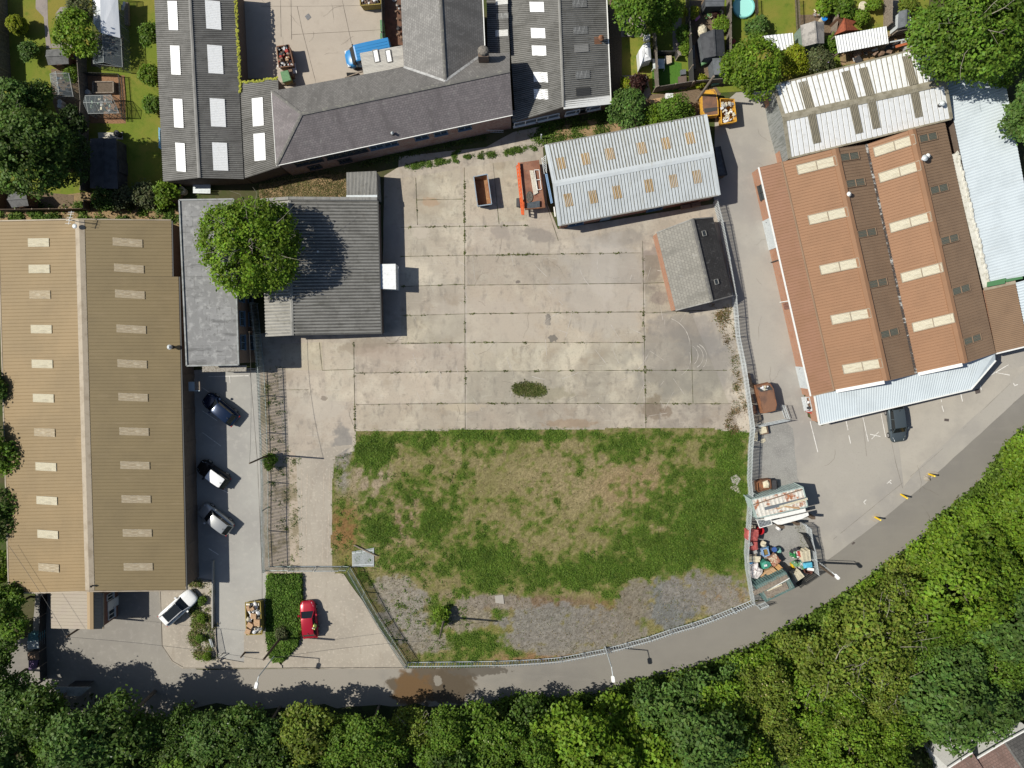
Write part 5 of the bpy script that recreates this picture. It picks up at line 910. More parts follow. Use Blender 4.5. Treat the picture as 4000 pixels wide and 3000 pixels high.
_, pE = pole('telegraph_pole', 'lone wooden pole in a weed clump in the field', 'pole', W('l', 1738, 845), 6.5, .13, M_wood)
_, pF = pole('telegraph_pole', 'brown wooden pole at the compound corner by the road', 'pole', W('o', 1232, 1010), 5.6, .14, M_woodd, top=W('o', 1418, 1150, 5.6))
_, pF2 = pole('street_lamp', 'white headed street lamp mounted beside the compound corner pole', 'street lamp', W('o', 1240, 985), 5.2, .04, M_galv, arm=Vector((.25, -.25, .15)), top=W('o', 1405, 1110, 5.2))
_, pG = pole('telegraph_pole', 'thick wooden pole leaning by the orange skip', 'pole', W('c', 1708, 812), 6.6, .15, M_wood, top=W('c', 1842, 618, 6.6))
_, pH = pole('telegraph_pole', 'wooden pole at the foot of the tan warehouse porch', 'pole', W('k', 700, 568), 5.3, .13, M_woodd, top=W('k', 480, 715, 5.6))
pole('timber_post', 'short dark timber post at the end of the skip pad', 'post', W('l', 120, 1135), 1.5, .12, M_woodd, top=W('l', 84, 1178, 1.7)); pole('vent_pole', 'small wooden pole beside the two storey brick office', 'pole', W('f', 205, 1440), 5.5, .08, M_woodd, top=W('f', 152, 1445, 5.0))
def cable(label, p, q, sag=.4):
    mb = MB(); P = cb(p, q, sag)
    for a, b in zip(P, P[1:]): mb.tube(a, b, .016, n=4)
    item(mb, 'overhead_cable', M_dark, label, 'cable')
cable('overhead cable from the porch pole to the pole by the skip', pH, pB, .5); cable('overhead cable from the skip pole up to the tan warehouse ridge', pH, W('k', 65, 60, 4.3), .2); cable('overhead cable from the skip pole to the lone field pole', pB, pE, .7); cable('overhead cable from the fence pole to the small office pole', pA, W('f', 152, 1445, 5.0), .5)
for i, (x, y, x2, y2, l) in enumerate(((882, 1247, 952, 1290, 'middle yellow bollard at the road edge of the forecourt'), (602, 1492, 664, 1526, 'yellow bollard in a broken concrete base nearest the compound'), (1182, 1027, 1250, 1052, 'yellow bollard beside a lump of concrete farthest up the road'))):
    b = W('w', x, y); t = thing('bollard', l, 'bollard', b, group='yellow bollards along the road edge'); tp = W('w', x2, y2, 1.2) - b; mb = MB(); mb.tube((0, 0, 0), tp, .1, n=12); mb.build('shaft', mat('bollard_yellow', (.75, .5, .02), [('n', 6, (.55, .36, .03), .5, .68)], .5), t, local=True); mb = MB(); mb.ball(tp, (.1, .1, .05), 10, 5); mb.build('cap', mat('bollard_cap', (.8, .62, .1), rough=.5), t, local=True)
rk = random.Random(31)
mb = MB(); mb.ball(W('w', 1162, 1070, .1), (.42, .35, .25), 8, 5, 0, .25, rk); item(mb, 'concrete_lump', M_drive, 'pale lump of concrete beside the far yellow bollard', 'rubble')
for k, x, y, rx, ry, l in (('w', 605, 1500, 50, 45, 'broken concrete collar around the nearest yellow bollard'), ('w', 1215, 1030, 75, 35, 'pale concrete footing under the far yellow bollard')):
    patch('footing', k, [(x + rx * math.cos(a) * rk.uniform(.75, 1.1), y + ry * math.sin(a) * rk.uniform(.75, 1.1)) for a in np.linspace(0, 6.1, 11)], .055, M_drive, l, .02)
# ================================================================ VEHICLES
def paint(n, c, metal=.25, rough=.28): return mat(n, c, rough=rough, metal=metal, spec=.5)
M_carg = mat('car_glass', (.012, .015, .018), rough=.12, spec=.5); M_tyre = mat('tyre_rubber', (.02, .02, .02), rough=.9); M_rim = mat('alloy_rim', (.35, .35, .36), rough=.4, metal=.5); M_lampw = mat('headlight', (.7, .72, .74), rough=.15); M_lampr = mat('tail_light', (.4, .02, .02), rough=.2)
def car(name, label, cat, key, cx, cy, ax, ay, L, Wd, m, roofm=None, hgt=1.48, bonnet=.26, boot=.12, pano=False, z0=0.0, estate=False):
    """ax, ay: direction of the nose in the photo"""
    h_ = Vector((0, 0, 0)); p0 = W(key, cx, cy, .7); p1 = W(key, cx + ax, cy + ay, .7); ang = math.atan2(p1.y - p0.y, p1.x - p0.x)
    t = thing(name, label, cat, (p0.x, p0.y, z0), ang); w = Wd / 2; mb = MB()
    def ring(x, hw, zt, zb=.28): return [Vector((x, s * hw * f, z)) for s, f, z in ((-1, .86, zb), (-1, 1, zb + .14), (-1, 1, zb + (zt - zb) * .62), (-1, .95, zb + (zt - zb) * .88), (-1, .82, zt), (-1, .4, zt + .02), (1, .4, zt + .02), (1, .82, zt), (1, .95, zb + (zt - zb) * .88), (1, 1, zb + (zt - zb) * .62), (1, 1, zb + .14), (1, .86, zb))]
    h = L / 2; wz = .92 if hgt < 1.6 else 1.05
    mb.loft([ring(-h, w * .72, wz - .24, .42), ring(-h + .06, w * .84, wz - .1, .33), ring(-h + .22, w * .94, wz - .02), ring(-h + .6, w, wz + .02), ring(-h + 1.4, w, wz), ring(h - 1.5, w, wz - .02), ring(h - .9, w * .985, wz - .1), ring(h - .45, w * .94, wz - .16), ring(h - .17, w * .82, wz - .24, .33), ring(h - .04, w * .66, wz - .33, .36), ring(h, w * .5, wz - .4, .4)])
    mb.build('body', m, t, local=True, smooth=True)
    xr0, xr1 = -h + boot * L + (.25 if not estate else .2), h - bonnet * L - .62; xw0, xw1 = -h + boot * L - (.22 if not estate else .05), h - bonnet * L; zr = hgt
    gl = MB()
    def cr(x, hw, z): return [Vector((x, -hw, z)), Vector((x, hw, z))]
    A, B = cr(xw1, w * .80, wz - .04), cr(xr1, w * .66, zr - .05); C, D = cr(xr0, w * .66, zr - .07), cr(xw0, w * .76, wz - .02)
    def g_(name, q, mm): mbq = MB(); mbq.face(q); return mbq.build(name, mm, t, local=True)
    g_('windscreen', [A[0], A[1], B[1], B[0]], M_carg); g_('rear_window', [D[1], D[0], C[0], C[1]], M_carg)
    for s in (0, 1):
        q = [D[s], A[s], B[s], C[s]]; g_('side_window', q if s == 0 else q[::-1], M_carg)
        pm = MB()
        for p, q_ in ((A[s], B[s]), (D[s], C[s]), (A[s].lerp(D[s], .52), B[s].lerp(C[s], .5))): pm.bar(p + Vector((0, 0, .01)), q_ + Vector((0, 0, .01)), .075, .05)
        pm.bar(A[s], D[s], .05, .05); pm.build('pillar', m, t, local=True)
    rf = MB(); n = 6
    def rr(x, hw, z): return [Vector((x, hw * math.sin(a), z + .05 * math.cos(a) - .01)) for a in np.linspace(-1.45, 1.45, 7)]
    rs_ = [rr(xr0 - .06, w * .66, zr - .075), rr(xr0 + .12, w * .69, zr - .03), rr((xr0 + xr1) / 2, w * .70, zr), rr(xr1 - .12, w * .69, zr - .02), rr(xr1 + .05, w * .66, zr - .055)]
    for a in range(4):
        for b in range(6): rf.face([rs_[a][b], rs_[a][b + 1], rs_[a + 1][b + 1], rs_[a + 1][b]])
    ro = rf.build('roof', roofm or m, t, local=True, smooth=True)
    if pano:
        pm = MB(); pm.face([Vector((xr0 + .45, -w * .54, zr + .06)), Vector((xr1 + .06, -w * .54, zr + .045)), Vector((xr1 + .06, w * .54, zr + .045)), Vector((xr0 + .45, w * .54, zr + .06))]); pm.build('glass_roof', M_carg, ro, local=True)
        for s in (-1, 1): pm = MB(); pm.bar((xr0, s * w * .62, zr + .05), (xr1, s * w * .62, zr + .05), .04, .05); pm.build('roof_rail', M_rim, ro, local=True)
    else: pm = MB(); pm.bar((xr0 + .15, 0, zr + .05), (xr0 - .0, 0, zr + .14), .04, .04); pm.build('aerial', M_dark, ro, local=True)
    for sx in (-1, 1):
        for sy in (-1, 1):
            wb = MB(); c = Vector((sx * L * .3, sy * (w - .1), .31)); wb.tube(c - Vector((0, .11, 0)), c + Vector((0, .12, 0)), .31, n=18); wo = wb.build('wheel', M_tyre, t, local=True); rb = MB(); rb.tube(c + Vector((0, sy * .1, 0)), c + Vector((0, sy * .128, 0)), .2, n=12); rb.build('rim', M_rim, wo, local=True)
    for s in (-1, 1):
        hb = MB(); hb.loft([[Vector((h - .62, s * w * .9, wz - .2)), Vector((h - .62, s * w * .74, wz - .12)), Vector((h - .62, s * w * .74, wz - .26))], [Vector((h - .16, s * w * .72, wz - .3)), Vector((h - .16, s * w * .5, wz - .21)), Vector((h - .16, s * w * .5, wz - .36))]]); hb.build('headlight', M_lampw, t, local=True)
        hb = MB(); hb.box((-h + .06, s * w * .76, wz - .32), (.1, .22, .16)); hb.build('tail_light', M_lampr, t, local=True)
        hb = MB(); hb.loft([[Vector((x, s * y, wz + z)) for y, z in ((w * .96, 0), (w + .17, .02), (w + .17, .15), (w * .98, .13))] for x in (xw1 - .5, xw1 - .3)]); hb.build('mirror', m, t, local=True)
    return t
M_red = paint('red_paint', (.36, .012, .03)); M_wht = paint('white_paint', (.72, .73, .74), 0); M_blu = paint('navy_paint', (.012, .025, .06), .4, .2); M_blk = paint('black_paint', (.012, .012, .013), .2); M_sil = paint('silver_paint', (.4, .41, .41), .5); M_tea = paint('slate_paint', (.1, .125, .14), .5, .25); M_vblu = paint('van_blue', (.03, .2, .46), 0, .35)
car('parked_car', 'red hatchback parked on the pale drive with a person beside it', 'car', 'x', 1953, 388, -42, -417, 4.2, 1.78, M_red, z0=.03)
car('parked_car', 'white estate car with a long black glass roof beside the porch', 'car', 'x', 546, 256, 335, -300, 4.65, 1.82, M_wht, pano=True, estate=True, boot=.06, z0=.14)
car('parked_car', 'dark blue car with shiny roof, topmost in the row by the tan warehouse', 'car', 'i', 1785, 412, -230, -185, 4.3, 1.76, M_blu, boot=.1, z0=.02)
car('parked_car', 'small black car with a white roof by the tan warehouse', 'car', 'i', 1725, 938, -230, -165, 3.8, 1.7, M_blk, roofm=paint('white_roof', (.78, .79, .8), 0), boot=.05, hgt=1.46, z0=.02)
car('parked_car', 'silver hatchback, lowest in the row by the tan warehouse', 'car', 'i', 1746, 1302, -235, -185, 4.15, 1.74, M_sil, boot=.07, z0=.02)
car('parked_car', 'dark slate grey car half under the front canopy of the brown warehouse', 'car', 'w', 838, 478, 40, 330, 4.2, 1.8, M_tea, boot=.08, z0=.03)
# blue van
p0, p1 = W('u', 1215, 575, 1.2), W('u', 990, 625, 1.2); an = math.atan2((p1 - p0).y, (p1 - p0).x); vn = thing('van', 'bright blue panel van half under the pale corrugated lean-to', 'van', (p0.x, p0.y, .02), an)
def vr(x, hw, zt, zb=.35): return [Vector((x, s * hw * f, z)) for s, f, z in ((-1, .95, zb), (-1, 1, zb + .2), (-1, .97, zt * .7), (-1, .88, zt - .06), (-1, .75, zt), (1, .75, zt), (1, .88, zt - .06), (1, .97, zt * .7), (1, 1, zb + .2), (1, .95, zb))]
mb = MB(); mb.loft([vr(-2.45, .9, 1.9), vr(-2.38, .95, 1.97), vr(0, .97, 2.0), vr(1.2, .96, 1.98), vr(1.35, .95, 1.93)]); mb.build('body', M_vblu, vn, local=True); mb = MB(); mb.loft([vr(1.3, .95, 1.3), vr(1.8, .95, 1.22), vr(2.25, .88, 1.1), vr(2.48, .7, .95, .45), vr(2.55, .5, .8, .5)]); mb.build('bonnet', M_vblu, vn, local=True, smooth=True)
mb = MB(); mb.face([(1.86, -.86, 1.24), (1.86, .86, 1.24), (1.37, .74, 1.96), (1.37, -.74, 1.96)]); mb.build('windscreen', M_carg, vn, local=True)
for s in (-1, 1):
    mb = MB(); mb.face([(1.84, s * .9, 1.22), (1.36, s * .78, 1.92), (.6, s * .9, 1.85), (.6, s * .97, 1.25)]); mb.build('side_window', M_carg, vn, local=True); mb = MB(); mb.box((1.45, s * 1.1, 1.15), (.12, .22, .25)); mb.build('mirror', M_dark, vn, local=True)
    mb = MB(); mb.box((2.3, s * .68, .8), (.3, .32, .2)); mb.build('headlight', M_lampw, vn, local=True)
    for x in (-1.55, 1.55): mb = MB(); mb.tube((x, s * .78, .33), (x, s * .96, .33), .33, n=16); mb.build('wheel', M_tyre, vn, local=True)
mb = MB(); [mb.box((-.5, y, 1.995), (3.4, .05, .02)) for y in (-.45, -.15, .15, .45)]; mb.build('roof_ribs', M_vblu, vn, local=True)
# ================================================================ SKIPS, BINS AND TRAILER
def skip(label, corners, h, m, name='skip', cat='skip', taper=.72, wall=.09, rim=None, zb=.03, closed=0, ends=True):
    """open steel skip: corners = rim quad in the world at z=h"""
    P = [Vector((p.x, p.y, h + zb)) for p in corners]; c = cen(P); t = thing(name, label, cat, (c.x, c.y, zb)); a = (P[1] - P[0]); long_ = a if a.length > (P[2] - P[1]).length else (P[2] - P[1]); ld = long_.normalized()
    def low(p, k, z): r_ = p - c; al = ld * r_.dot(ld); return Vector((c.x, c.y, 0)) + al * k + (r_ - al) * .92 + Vector((0, 0, z - c.z * 0 - r_.z * 0)) - Vector((0, 0, 0))
    Bt_ = [low(p, taper, 0) for p in P]; Bt_ = [Vector((p.x, p.y, zb + .08)) for p in Bt_]; mb = MB(); n = 4
    In = [c + (p - c) * (1 - wall / 1.3) for p in P]; Ib = [Vector((c.x, c.y, zb + .16)) + (p - Vector((c.x, c.y, p.z))) * .93 for p in Bt_]; Ib = [Vector((p.x, p.y, zb + .16)) for p in Ib]
    for i in range(4):
        j = (i + 1) % 4; mb.face([Bt_[i], Bt_[j], P[j], P[i]]); mb.face([In[i], In[j], Ib[j], Ib[i]])
    mb.face(Bt_[::-1]); mb.face(Ib); mb.build('shell', m, t); rb = MB()
    for i in range(4): rb.bar(P[i] + Vector((0, 0, .02)), P[(i + 1) % 4] + Vector((0, 0, .02)), wall, .09)
    rb.build('rim', rim or m, t)
    for q, w_ in ((P[0].lerp(P[1], .5), 0), (P[2].lerp(P[3], .5), 0)):
        pass
    pb = MB()
    L0, L1 = (P[0].lerp(P[3], .3), P[0].lerp(P[3], .7)) if (P[3] - P[0]).length > a.length else (P[0].lerp(P[1], .3), P[0].lerp(P[1], .7))
    for q in (L0, L1): d = (q - c); d.z = 0; d.normalize(); pb.tube(q + d * .02 - Vector((0, 0, .25)), q + d * .16 - Vector((0, 0, .25)), .06, n=8)
    pb.build('lifting_lug', m, t); return t, P, c
def heap(label, k, poly, z, zt, n, cols, name='waste_heap', s=(.12, .4), seed=1, cat='waste'):
    rg = random.Random(seed); pts = [(CR[k][0] + p[0] / CR[k][2], CR[k][1] + p[1] / CR[k][2]) for p in poly]; xs = [p[0] for p in pts]; ys_ = [p[1] for p in pts]; mb = MB(); c = 0
    while c < n:
        x, y = rg.uniform(min(xs), max(xs)), rg.uniform(min(ys_), max(ys_))
        if not inside(np.array([x]), np.array([y]), pts)[0]: continue
        zz = rg.uniform(z, zt); p = W('S', x, y, zz); mi = rg.randrange(len(cols)); a = rg.uniform(*s); c += 1
        if rg.random() < .45: mb.ball(p, (a * .6, a * .5, a * .32), 7, 4, mi, .35, rg)
        else: mb.box(p, (a, a * rg.uniform(.2, .9), rg.uniform(.03, a * .6)), rg.uniform(0, 6.3), mi, (rg.gauss(0, .35), rg.gauss(0, .35)))
    return item(mb, name, cols, label, cat)
def pm_(n, c, r=.7): return mat(n, c, [('n', 7, tuple(q * .7 for q in c), .42, .66)], r)
M_card = pm_('cardboard', (.42, .27, .16)); M_bagw = pm_('white_plastic', (.7, .7, .71), .45); M_junkr = pm_('junk_red', (.4, .06, .05)); M_junkd = pm_('junk_dark', (.05, .05, .055)); M_junkb = pm_('junk_brown', (.2, .13, .09)); M_junkg = pm_('junk_grey', (.38, .37, .36)); M_cream2 = pm_('foam_cream', (.62, .56, .42)); M_grn = pm_('bin_green', (.12, .25, .12), .5); M_olive = pm_('olive_yellow', (.3, .23, .06))
q4 = lambda k, P, z=0: [W(k, x, y, z) for x, y in P]
_, P_, _ = skip('yellow brown skip heaped with cardboard and white bags on the pad', q4('x', [(1272, 200), (1432, 188), (1452, 540), (1284, 548)], 1.35), 1.3, M_olive, zb=.15, taper=.86)
heap('white plastic bags and packaging filling the cardboard skip', 'x', [(1282, 205), (1420, 198), (1436, 535), (1290, 540)], 1.0, 1.6, 90, [M_bagw, M_bagw, M_bagw, M_junkg, M_cream2], seed=3, s=(.2, .5))
for i, (x, y, w_, d_, a, l) in enumerate(((1308, 258, 32, 58, .2, 'narrow brown cardboard box at the top of the skip heap'), (1350, 262, 40, 30, .5, 'small pale cardboard box near the top of the skip heap'), (1365, 340, 62, 60, -.1, 'square tan cardboard box in the middle of the skip heap'), (1402, 410, 66, 76, -.05, 'large brown cardboard box at the right of the skip heap'), (1328, 440, 64, 56, -.55, 'tilted tan cardboard box at the left of the skip heap'), (1305, 505, 56, 58, -.35, 'open cardboard box hanging over the lower corner of the skip'))):
    mb = MB(); p = W('x', x, y, 1.45); mb.box(p, (mpx('x', w_), mpx('x', d_), .3), a, 0, (.1, -.08)); bo = mb.build('cardboard_box', M_card, None, origin=mb.base()); tag(bo, l, 'box', 'cardboard boxes in the skip')
skip('rusty brown skip full of mixed scrap in the north yard', q4('u', [(225, 505), (358, 488), (408, 712), (250, 730)], 1.3), 1.3, M_rustb, taper=.9)
heap('mixed scrap and rubbish in the brown north yard skip', 'u', [(235, 512), (350, 495), (398, 705), (255, 722)], .8, 1.5, 90, [M_junkd, M_junkb, M_junkg, M_junkr, M_bagw, M_card, M_junkd], seed=5)
skip('yellow rimmed skip of pale rubble at the top of the north yard', q4('u', [(1120, -60), (1345, -70), (1350, 45), (1130, 62)], 1.3), 1.3, M_olive, taper=.9)
heap('pale rubble and bags in the topmost skip', 'u', [(1130, -50), (1335, -60), (1340, 38), (1138, 52)], .9, 1.4, 60, [M_bagw, M_junkg, M_junkb, M_junkd], seed=6)
_, P_, _ = skip('yellow skip of pale foam and plasterboard beside the orange skip', q4('c', [(1893, 800), (2005, 805), (2024, 985), (1905, 1005)], 1.3), 1.3, M_yel, taper=.9)
heap('pale foam and plasterboard waste in the yellow skip', 'c', [(1900, 830), (2000, 830), (2015, 975), (1915, 992)], .9, 1.45, 60, [M_cream2, M_bagw, M_junkg, M_cream2], seed=7)
def closed_skip(label, top, h, m, m2, hole=None, name='covered_skip'):
    P = top; c = cen(P); t = thing(name, label, 'skip', (c.x, c.y, .03)); B = [Vector((c.x, c.y, 0)) + (p - Vector((c.x, c.y, p.z))) * .9 for p in P]; B = [Vector((p.x, p.y, .03)) for p in B]; mid = [p - Vector((0, 0, h * .4)) + (p - c) * .06 for p in P]; mid = [Vector((p.x, p.y, h * .55)) for p in mid]
    mb = MB(); n = len(P)
    for i in range(n): j = (i + 1) % n; mb.face([B[i], B[j], mid[j], mid[i]]); mb.face([mid[i], mid[j], P[j], P[i]])
    mb.face(B[::-1]); mb.build('shell', m, t); lb = MB(); In = [p + Vector((0, 0, .03)) for p in P]; lb.face(In); lb.build('lid', m2, t); rb = MB()
    for i in range(n): rb.bar(P[i], P[(i + 1) % n], .09, .08)
    rb.build('rim', m, t)
    if hole: hb = MB(); hb.face([Vector((p.x, p.y, p.z + .045)) for p in hole]); hb.build('opening', M_dark, t)
    return t
closed_skip('rusty enclosed skip with open top end beside the palisade fence', q4('n', [(705, 300), (845, 268), (885, 330), (920, 500), (905, 560), (775, 590), (755, 500)][::-1], 1.55), 1.55, M_rust, M_rustb, q4('n', [(708, 318), (752, 362), (880, 335), (845, 290)], 1.56))
heap('black bags and foam in the mouth of the rusty enclosed skip', 'n', [(760, 310), (830, 292), (850, 330), (780, 345)], 1.5, 1.75, 9, [M_junkd, M_bagw, M_cream2], seed=9, s=(.2, .45))
closed_skip('orange and rust covered skip with a dark hatch under the leaning pole', q4('q', [(1500, 1560), (1540, 1480), (1690, 1450), (1725, 1500), (1755, 1640), (1765, 1860), (1560, 1880), (1510, 1800)][::-1], 1.6), 1.6, M_yel, M_rustb, q4('c', [(1762, 880), (1868, 868), (1872, 895), (1768, 915)], 1.62))
mb = MB(); mb.prism(q4('q', [(1512, 1555), (1545, 1488), (1685, 1458), (1718, 1520)], 1.66)[::-1], 1.64, 1.67); item(mb, 'yellow_lid', M_yel, 'bright yellow hinged lid of the orange covered skip', 'lid')
def wheelie(label, k, c4, h, m, lidm=None, name='waste_bin', zb=.03):
    P = q4(k, c4, h); c = cen(P); t = thing(name, label, 'bin', (c.x, c.y, zb)); B = [Vector((c.x, c.y, 0)) + (p - Vector((c.x, c.y, p.z))) * .85 for p in P]; mb = MB(); mb.hexa([Vector((p.x, p.y, zb + .12)) for p in B], [Vector((p.x, p.y, h - .08)) for p in P]); mb.build('body', m, t); lb = MB(); l2 = [c + (p - c) * 1.05 for p in P]; lb.hexa([Vector((p.x, p.y, h - .07)) for p in l2], [Vector((p.x, p.y, h + .02)) for p in [c + (q - c) * .96 for q in P]]); lb.build('lid', lidm or m, t)
    for p in (B[0], B[2]): wb = MB(); wb.tube((p.x, p.y - .04, zb + .08), (p.x, p.y + .04, zb + .08), .08, n=10); wb.build('wheel', M_tyre, t)
    return t
wheelie('large green lidded bin below the scrap skip in the north yard', 'u', [(262, 775), (345, 755), (380, 865), (290, 890)][::-1], 1.3, M_olive, M_grn)
wheelie('upper green bin against the yard wall near the blue van', 'u', [(1338, 215), (1372, 212), (1380, 335), (1345, 340)][::-1], 1.3, M_grn, M_grn); wheelie('lower green bin against the yard wall near the blue van', 'u', [(1340, 357), (1390, 355), (1392, 462), (1342, 465)][::-1], 1.3, M_grn, M_grn)
mb = MB(); mb.box(W('u', 395, 740, .6), (.75, 1.0, .06), .1, 0, (.2, .1)); item(mb, 'panel', M_bagw, 'white board leaning against the scrap skip', 'board'); mb = MB(); mb.box(W('u', 398, 810, .0), (.4, .9, .9), .1); item(mb, 'crate', M_junkb, 'brown crate between the green bin and white board', 'crate'); mb = MB(); mb.box(W('u', 350, 908, 0), (1.6, .25, .4), .1); item(mb, 'timber_stack', M_wood, 'low stack of timber below the green bin', 'timber')
patch('path', 'u', [(1385, -40), (1565, -40), (1590, 490), (1400, 500)], .03, mat('brick_paving', (.14, .075, .05), [('n', 2, (.09, .055, .04), .42, .62), ('n', 8, (.22, .13, .09, .6), .55, .7)], .9), 'dark red brick alley beside the north wing', .02)
panel_fence('dark wall between the north yard and the brick alley', LP(('u', 1378, -30), ('u', 1395, 480)), 1.5, M_dark, name='yard_wall', post=6)
heap('clutter of pots and boards in the brick alley', 'u', [(1495, 0), (1560, 0), (1575, 440), (1510, 440)], .05, .4, 22, [M_junkd, M_junkb, M_junkg], seed=12)
mb = MB(); 
for i in range(6): mb.tube(W('u', 985 + i * 18, 815, .15), W('u', 1000 + i * 18, 812, .15), .28, n=12)
item(mb, 'tyre_pile', M_tyre, 'row of old tyres against the north wall of the slate range', 'tyres'); mb = MB(); mb.bar(W('u', 960, 840, 1), W('u', 1165, 765, 1.4), .1, .1); mb.bar(W('u', 1085, 790, .8), W('u', 1160, 770, .8), .06, .3); item(mb, 'timber_rail', M_wood, 'slanting timber rail beside the pale lean-to', 'timber')
# tipping trough
P = q4('v', [(252, 455), (520, 402), (606, 992), (330, 1032)], 1.35); c = cen(P); tr_ = thing('tipping_trough', 'rust stained open steel trough with blue rim standing on the yard', 'trough', (c.x, c.y, .03)); mb = MB(); B = [Vector((c.x, c.y, 0)) + (p - Vector((c.x, c.y, p.z))) * k_ for p, k_ in zip(P, (.95, .8, .8, .95))]; B = [Vector((p.x, p.y, .25)) for p in B]; I = [c + (p - c) * .95 for p in P]; IB = [Vector((p.x * .97 + c.x * .03, p.y * .97 + c.y * .03, .33)) for p in B]
for i in range(4): j = (i + 1) % 4; mb.face([B[i], B[j], P[j], P[i]], m=1); mb.face([I[i], I[j], IB[j], IB[i]])
mb.face(B[::-1], m=1); mb.face(IB); mb.build('shell', [mat('trough_rust', (.3, .165, .085), [('n', .9, (.22, .09, .045), .42, .62), ('n', 3, (.4, .25, .12, .7), .5, .68), ('n', 1.6, (.09, .07, .06, .7), .62, .7)], .8), M_junkd], tr_); rb = MB()
for i in range(4): rb.bar(P[i], P[(i + 1) % 4], .1, .1)
rb.build('rim', mat('blue_grey_paint', (.25, .31, .38), [('n', 5, (.3, .25, .2), .5, .66)], .6), tr_)
for p in (B[0].lerp(B[1], .5), B[2].lerp(B[3], .5)): rb = MB(); rb.box((p.x, p.y, .03), (.9, .2, .24)); rb.build('foot', M_dark, tr_)
# gantry trailer
bd = q4('v', [(1148, 178), (1528, 125), (1655, 1068), (1262, 1102)], 1.2); c = cen(bd); tl = thing('flatbed_trailer', 'rusty flatbed trailer with an orange lattice side beam', 'trailer', (c.x, c.y, .03)); mb = MB(); mb.quadbox(bd[::-1], .18); dk = mb.build('deck', mat('deck_rust', (.26, .13, .085), [('n', .9, (.19, .085, .055), .42, .62), ('n', 3, (.14, .1, .075, .7), .54, .7)], .85), tl); rb = MB(); rb.bar(bd[2] + Vector((0, 0, .18)), bd[3] + Vector((0, 0, .18)), .1, .4); rb.bar(bd[1].lerp(bd[2], .0) + Vector((0, 0, .05)), bd[2] + Vector((0, 0, .05)), .06, .12); rb.build('headboard', M_rust, tl)
M_org = mat('orange_paint', (.62, .115, .03), [('n', 3, (.4, .08, .03), .5, .68)], .55); ob = MB(); z1, z2 = 1.55, 1.0; u0, u1 = W('v', 1135, 180, z1), W('v', 1228, 1190, z1); w0_, w1_ = W('v', 1098, 238, z2), W('v', 1198, 1195, z2); v0, v1 = W('v', 1160, 215, z2 + .55), W('v', 1245, 1170, z2 + .55)
ob.bar(u0, u1, .2, .12); ob.bar(w0_, w1_, .12, .12)
for i in range(15):
    t0, t1 = i / 14, min(1, (i + .5) / 14); ob.bar(u0.lerp(u1, t0), w0_.lerp(w1_, t1), .06, .06); ob.bar(u0.lerp(u1, t1), w0_.lerp(w1_, t0), .05, .05)
ob.build('lattice_beam', M_org, tl); rb = MB(); rb.bar(W('v', 1225, 950, 1.5), W('v', 1230, 1205, 1.5), .2, .16); rb.build('beam_end', M_org, tl)
for (x, y) in ((1200, 980), (1600, 990), (1180, 300), (1520, 260)):
    wb = MB(); p = W('v', x, y, .4); wb.tube((p.x - .12, p.y, .43), (p.x + .12, p.y, .43), .4, n=16); wb.build('wheel', M_tyre, tl)
mb = MB(); p = W('v', 1145, 965, .45); mb.tube(p + Vector((0, .45, 0)), p - Vector((0, .45, 0)), .3, n=14); item(mb, 'black_drum', M_junkd, 'black drum beside the orange lattice beam', 'drum')
zt = 1.24
mb = MB()
for i in range(5): mb.tube(W('v', 1360 + i * 14, 330, zt + .08), W('v', 1440 + i * 18, 815 - i * 10, zt + .08), .05, n=6)
item(mb, 'pole_bundle', pm_('cream_paint', (.62, .58, .5)), 'bundle of cream poles lying on the trailer deck', 'poles'); fp = q4('v', [(1440, 322), (1535, 318), (1582, 700), (1505, 712)], zt + .12); mb = MB()
for i in range(4): mb.bar(fp[i], fp[(i + 1) % 4], .06, .06)
mb.bar(fp[0].lerp(fp[3], .5), fp[1].lerp(fp[2], .5), .06, .06); item(mb, 'metal_frame', M_wfra, 'white metal frame lying on the trailer deck', 'frame')
mb = MB()
for i in range(5): mb.tube(W('v', 1305, 990 + i * 24, zt + .12), W('v', 1550, 940 + i * 28, zt + .12), .11, n=10)
item(mb, 'grey_pipes', pm_('grey_plastic', (.085, .1, .115), .5), 'five dark grey pipes at the lower end of the trailer', 'pipes')
ov = [(1350 + 66 * math.cos(a), 845 + 110 * math.sin(a)) for a in np.linspace(0, 2 * math.pi, 17)[:-1]]; mb = MB(); mb.prism(q4('v', ov, zt + .05)[::-1], zt, zt + .05); og = item(mb, 'mesh_grating', mat('mesh_dark', (.07, .065, .055), [('n', 9, (.16, .14, .12), .5, .62)], .8), 'oval dark mesh grating on the trailer deck', 'grating')
mb = MB(); 
for i in range(9):
    a, b = W('v', 1590 + i * 10, 100 + i * 30, 1.0), W('v', 1660 + i * 4, 90 + i * 30, 1.7); mb.bar(a, W('v', 1600 + i * 10, 150 + i * 28, 1.4), .05, .05); mb.bar(W('v', 1590 + i * 9, 110 + i * 30, 1.2), W('v', 1670 + i * 3, 40 + i * 36, 1.5), .04, .04)
mb.bar(W('v', 1585, 80, 1.2), W('v', 1640, 400, 1.2), .06, .06); mb.bar(W('v', 1665, 30, 1.5), W('v', 1685, 380, 1.5), .06, .06); item(mb, 'mesh_gate', M_galv, 'grey mesh gate panels leaning on the light grey shed', 'gate')
mb = MB(); a0, a1 = W('v', 1660, 400, 1.2), W('v', 1775, 980, 1.2); b0, b1 = W('v', 1690, 395, 1.7), W('v', 1800, 970, 1.7); mb.bar(a0, a1, .08, .08); mb.bar(b0, b1, .08, .08)
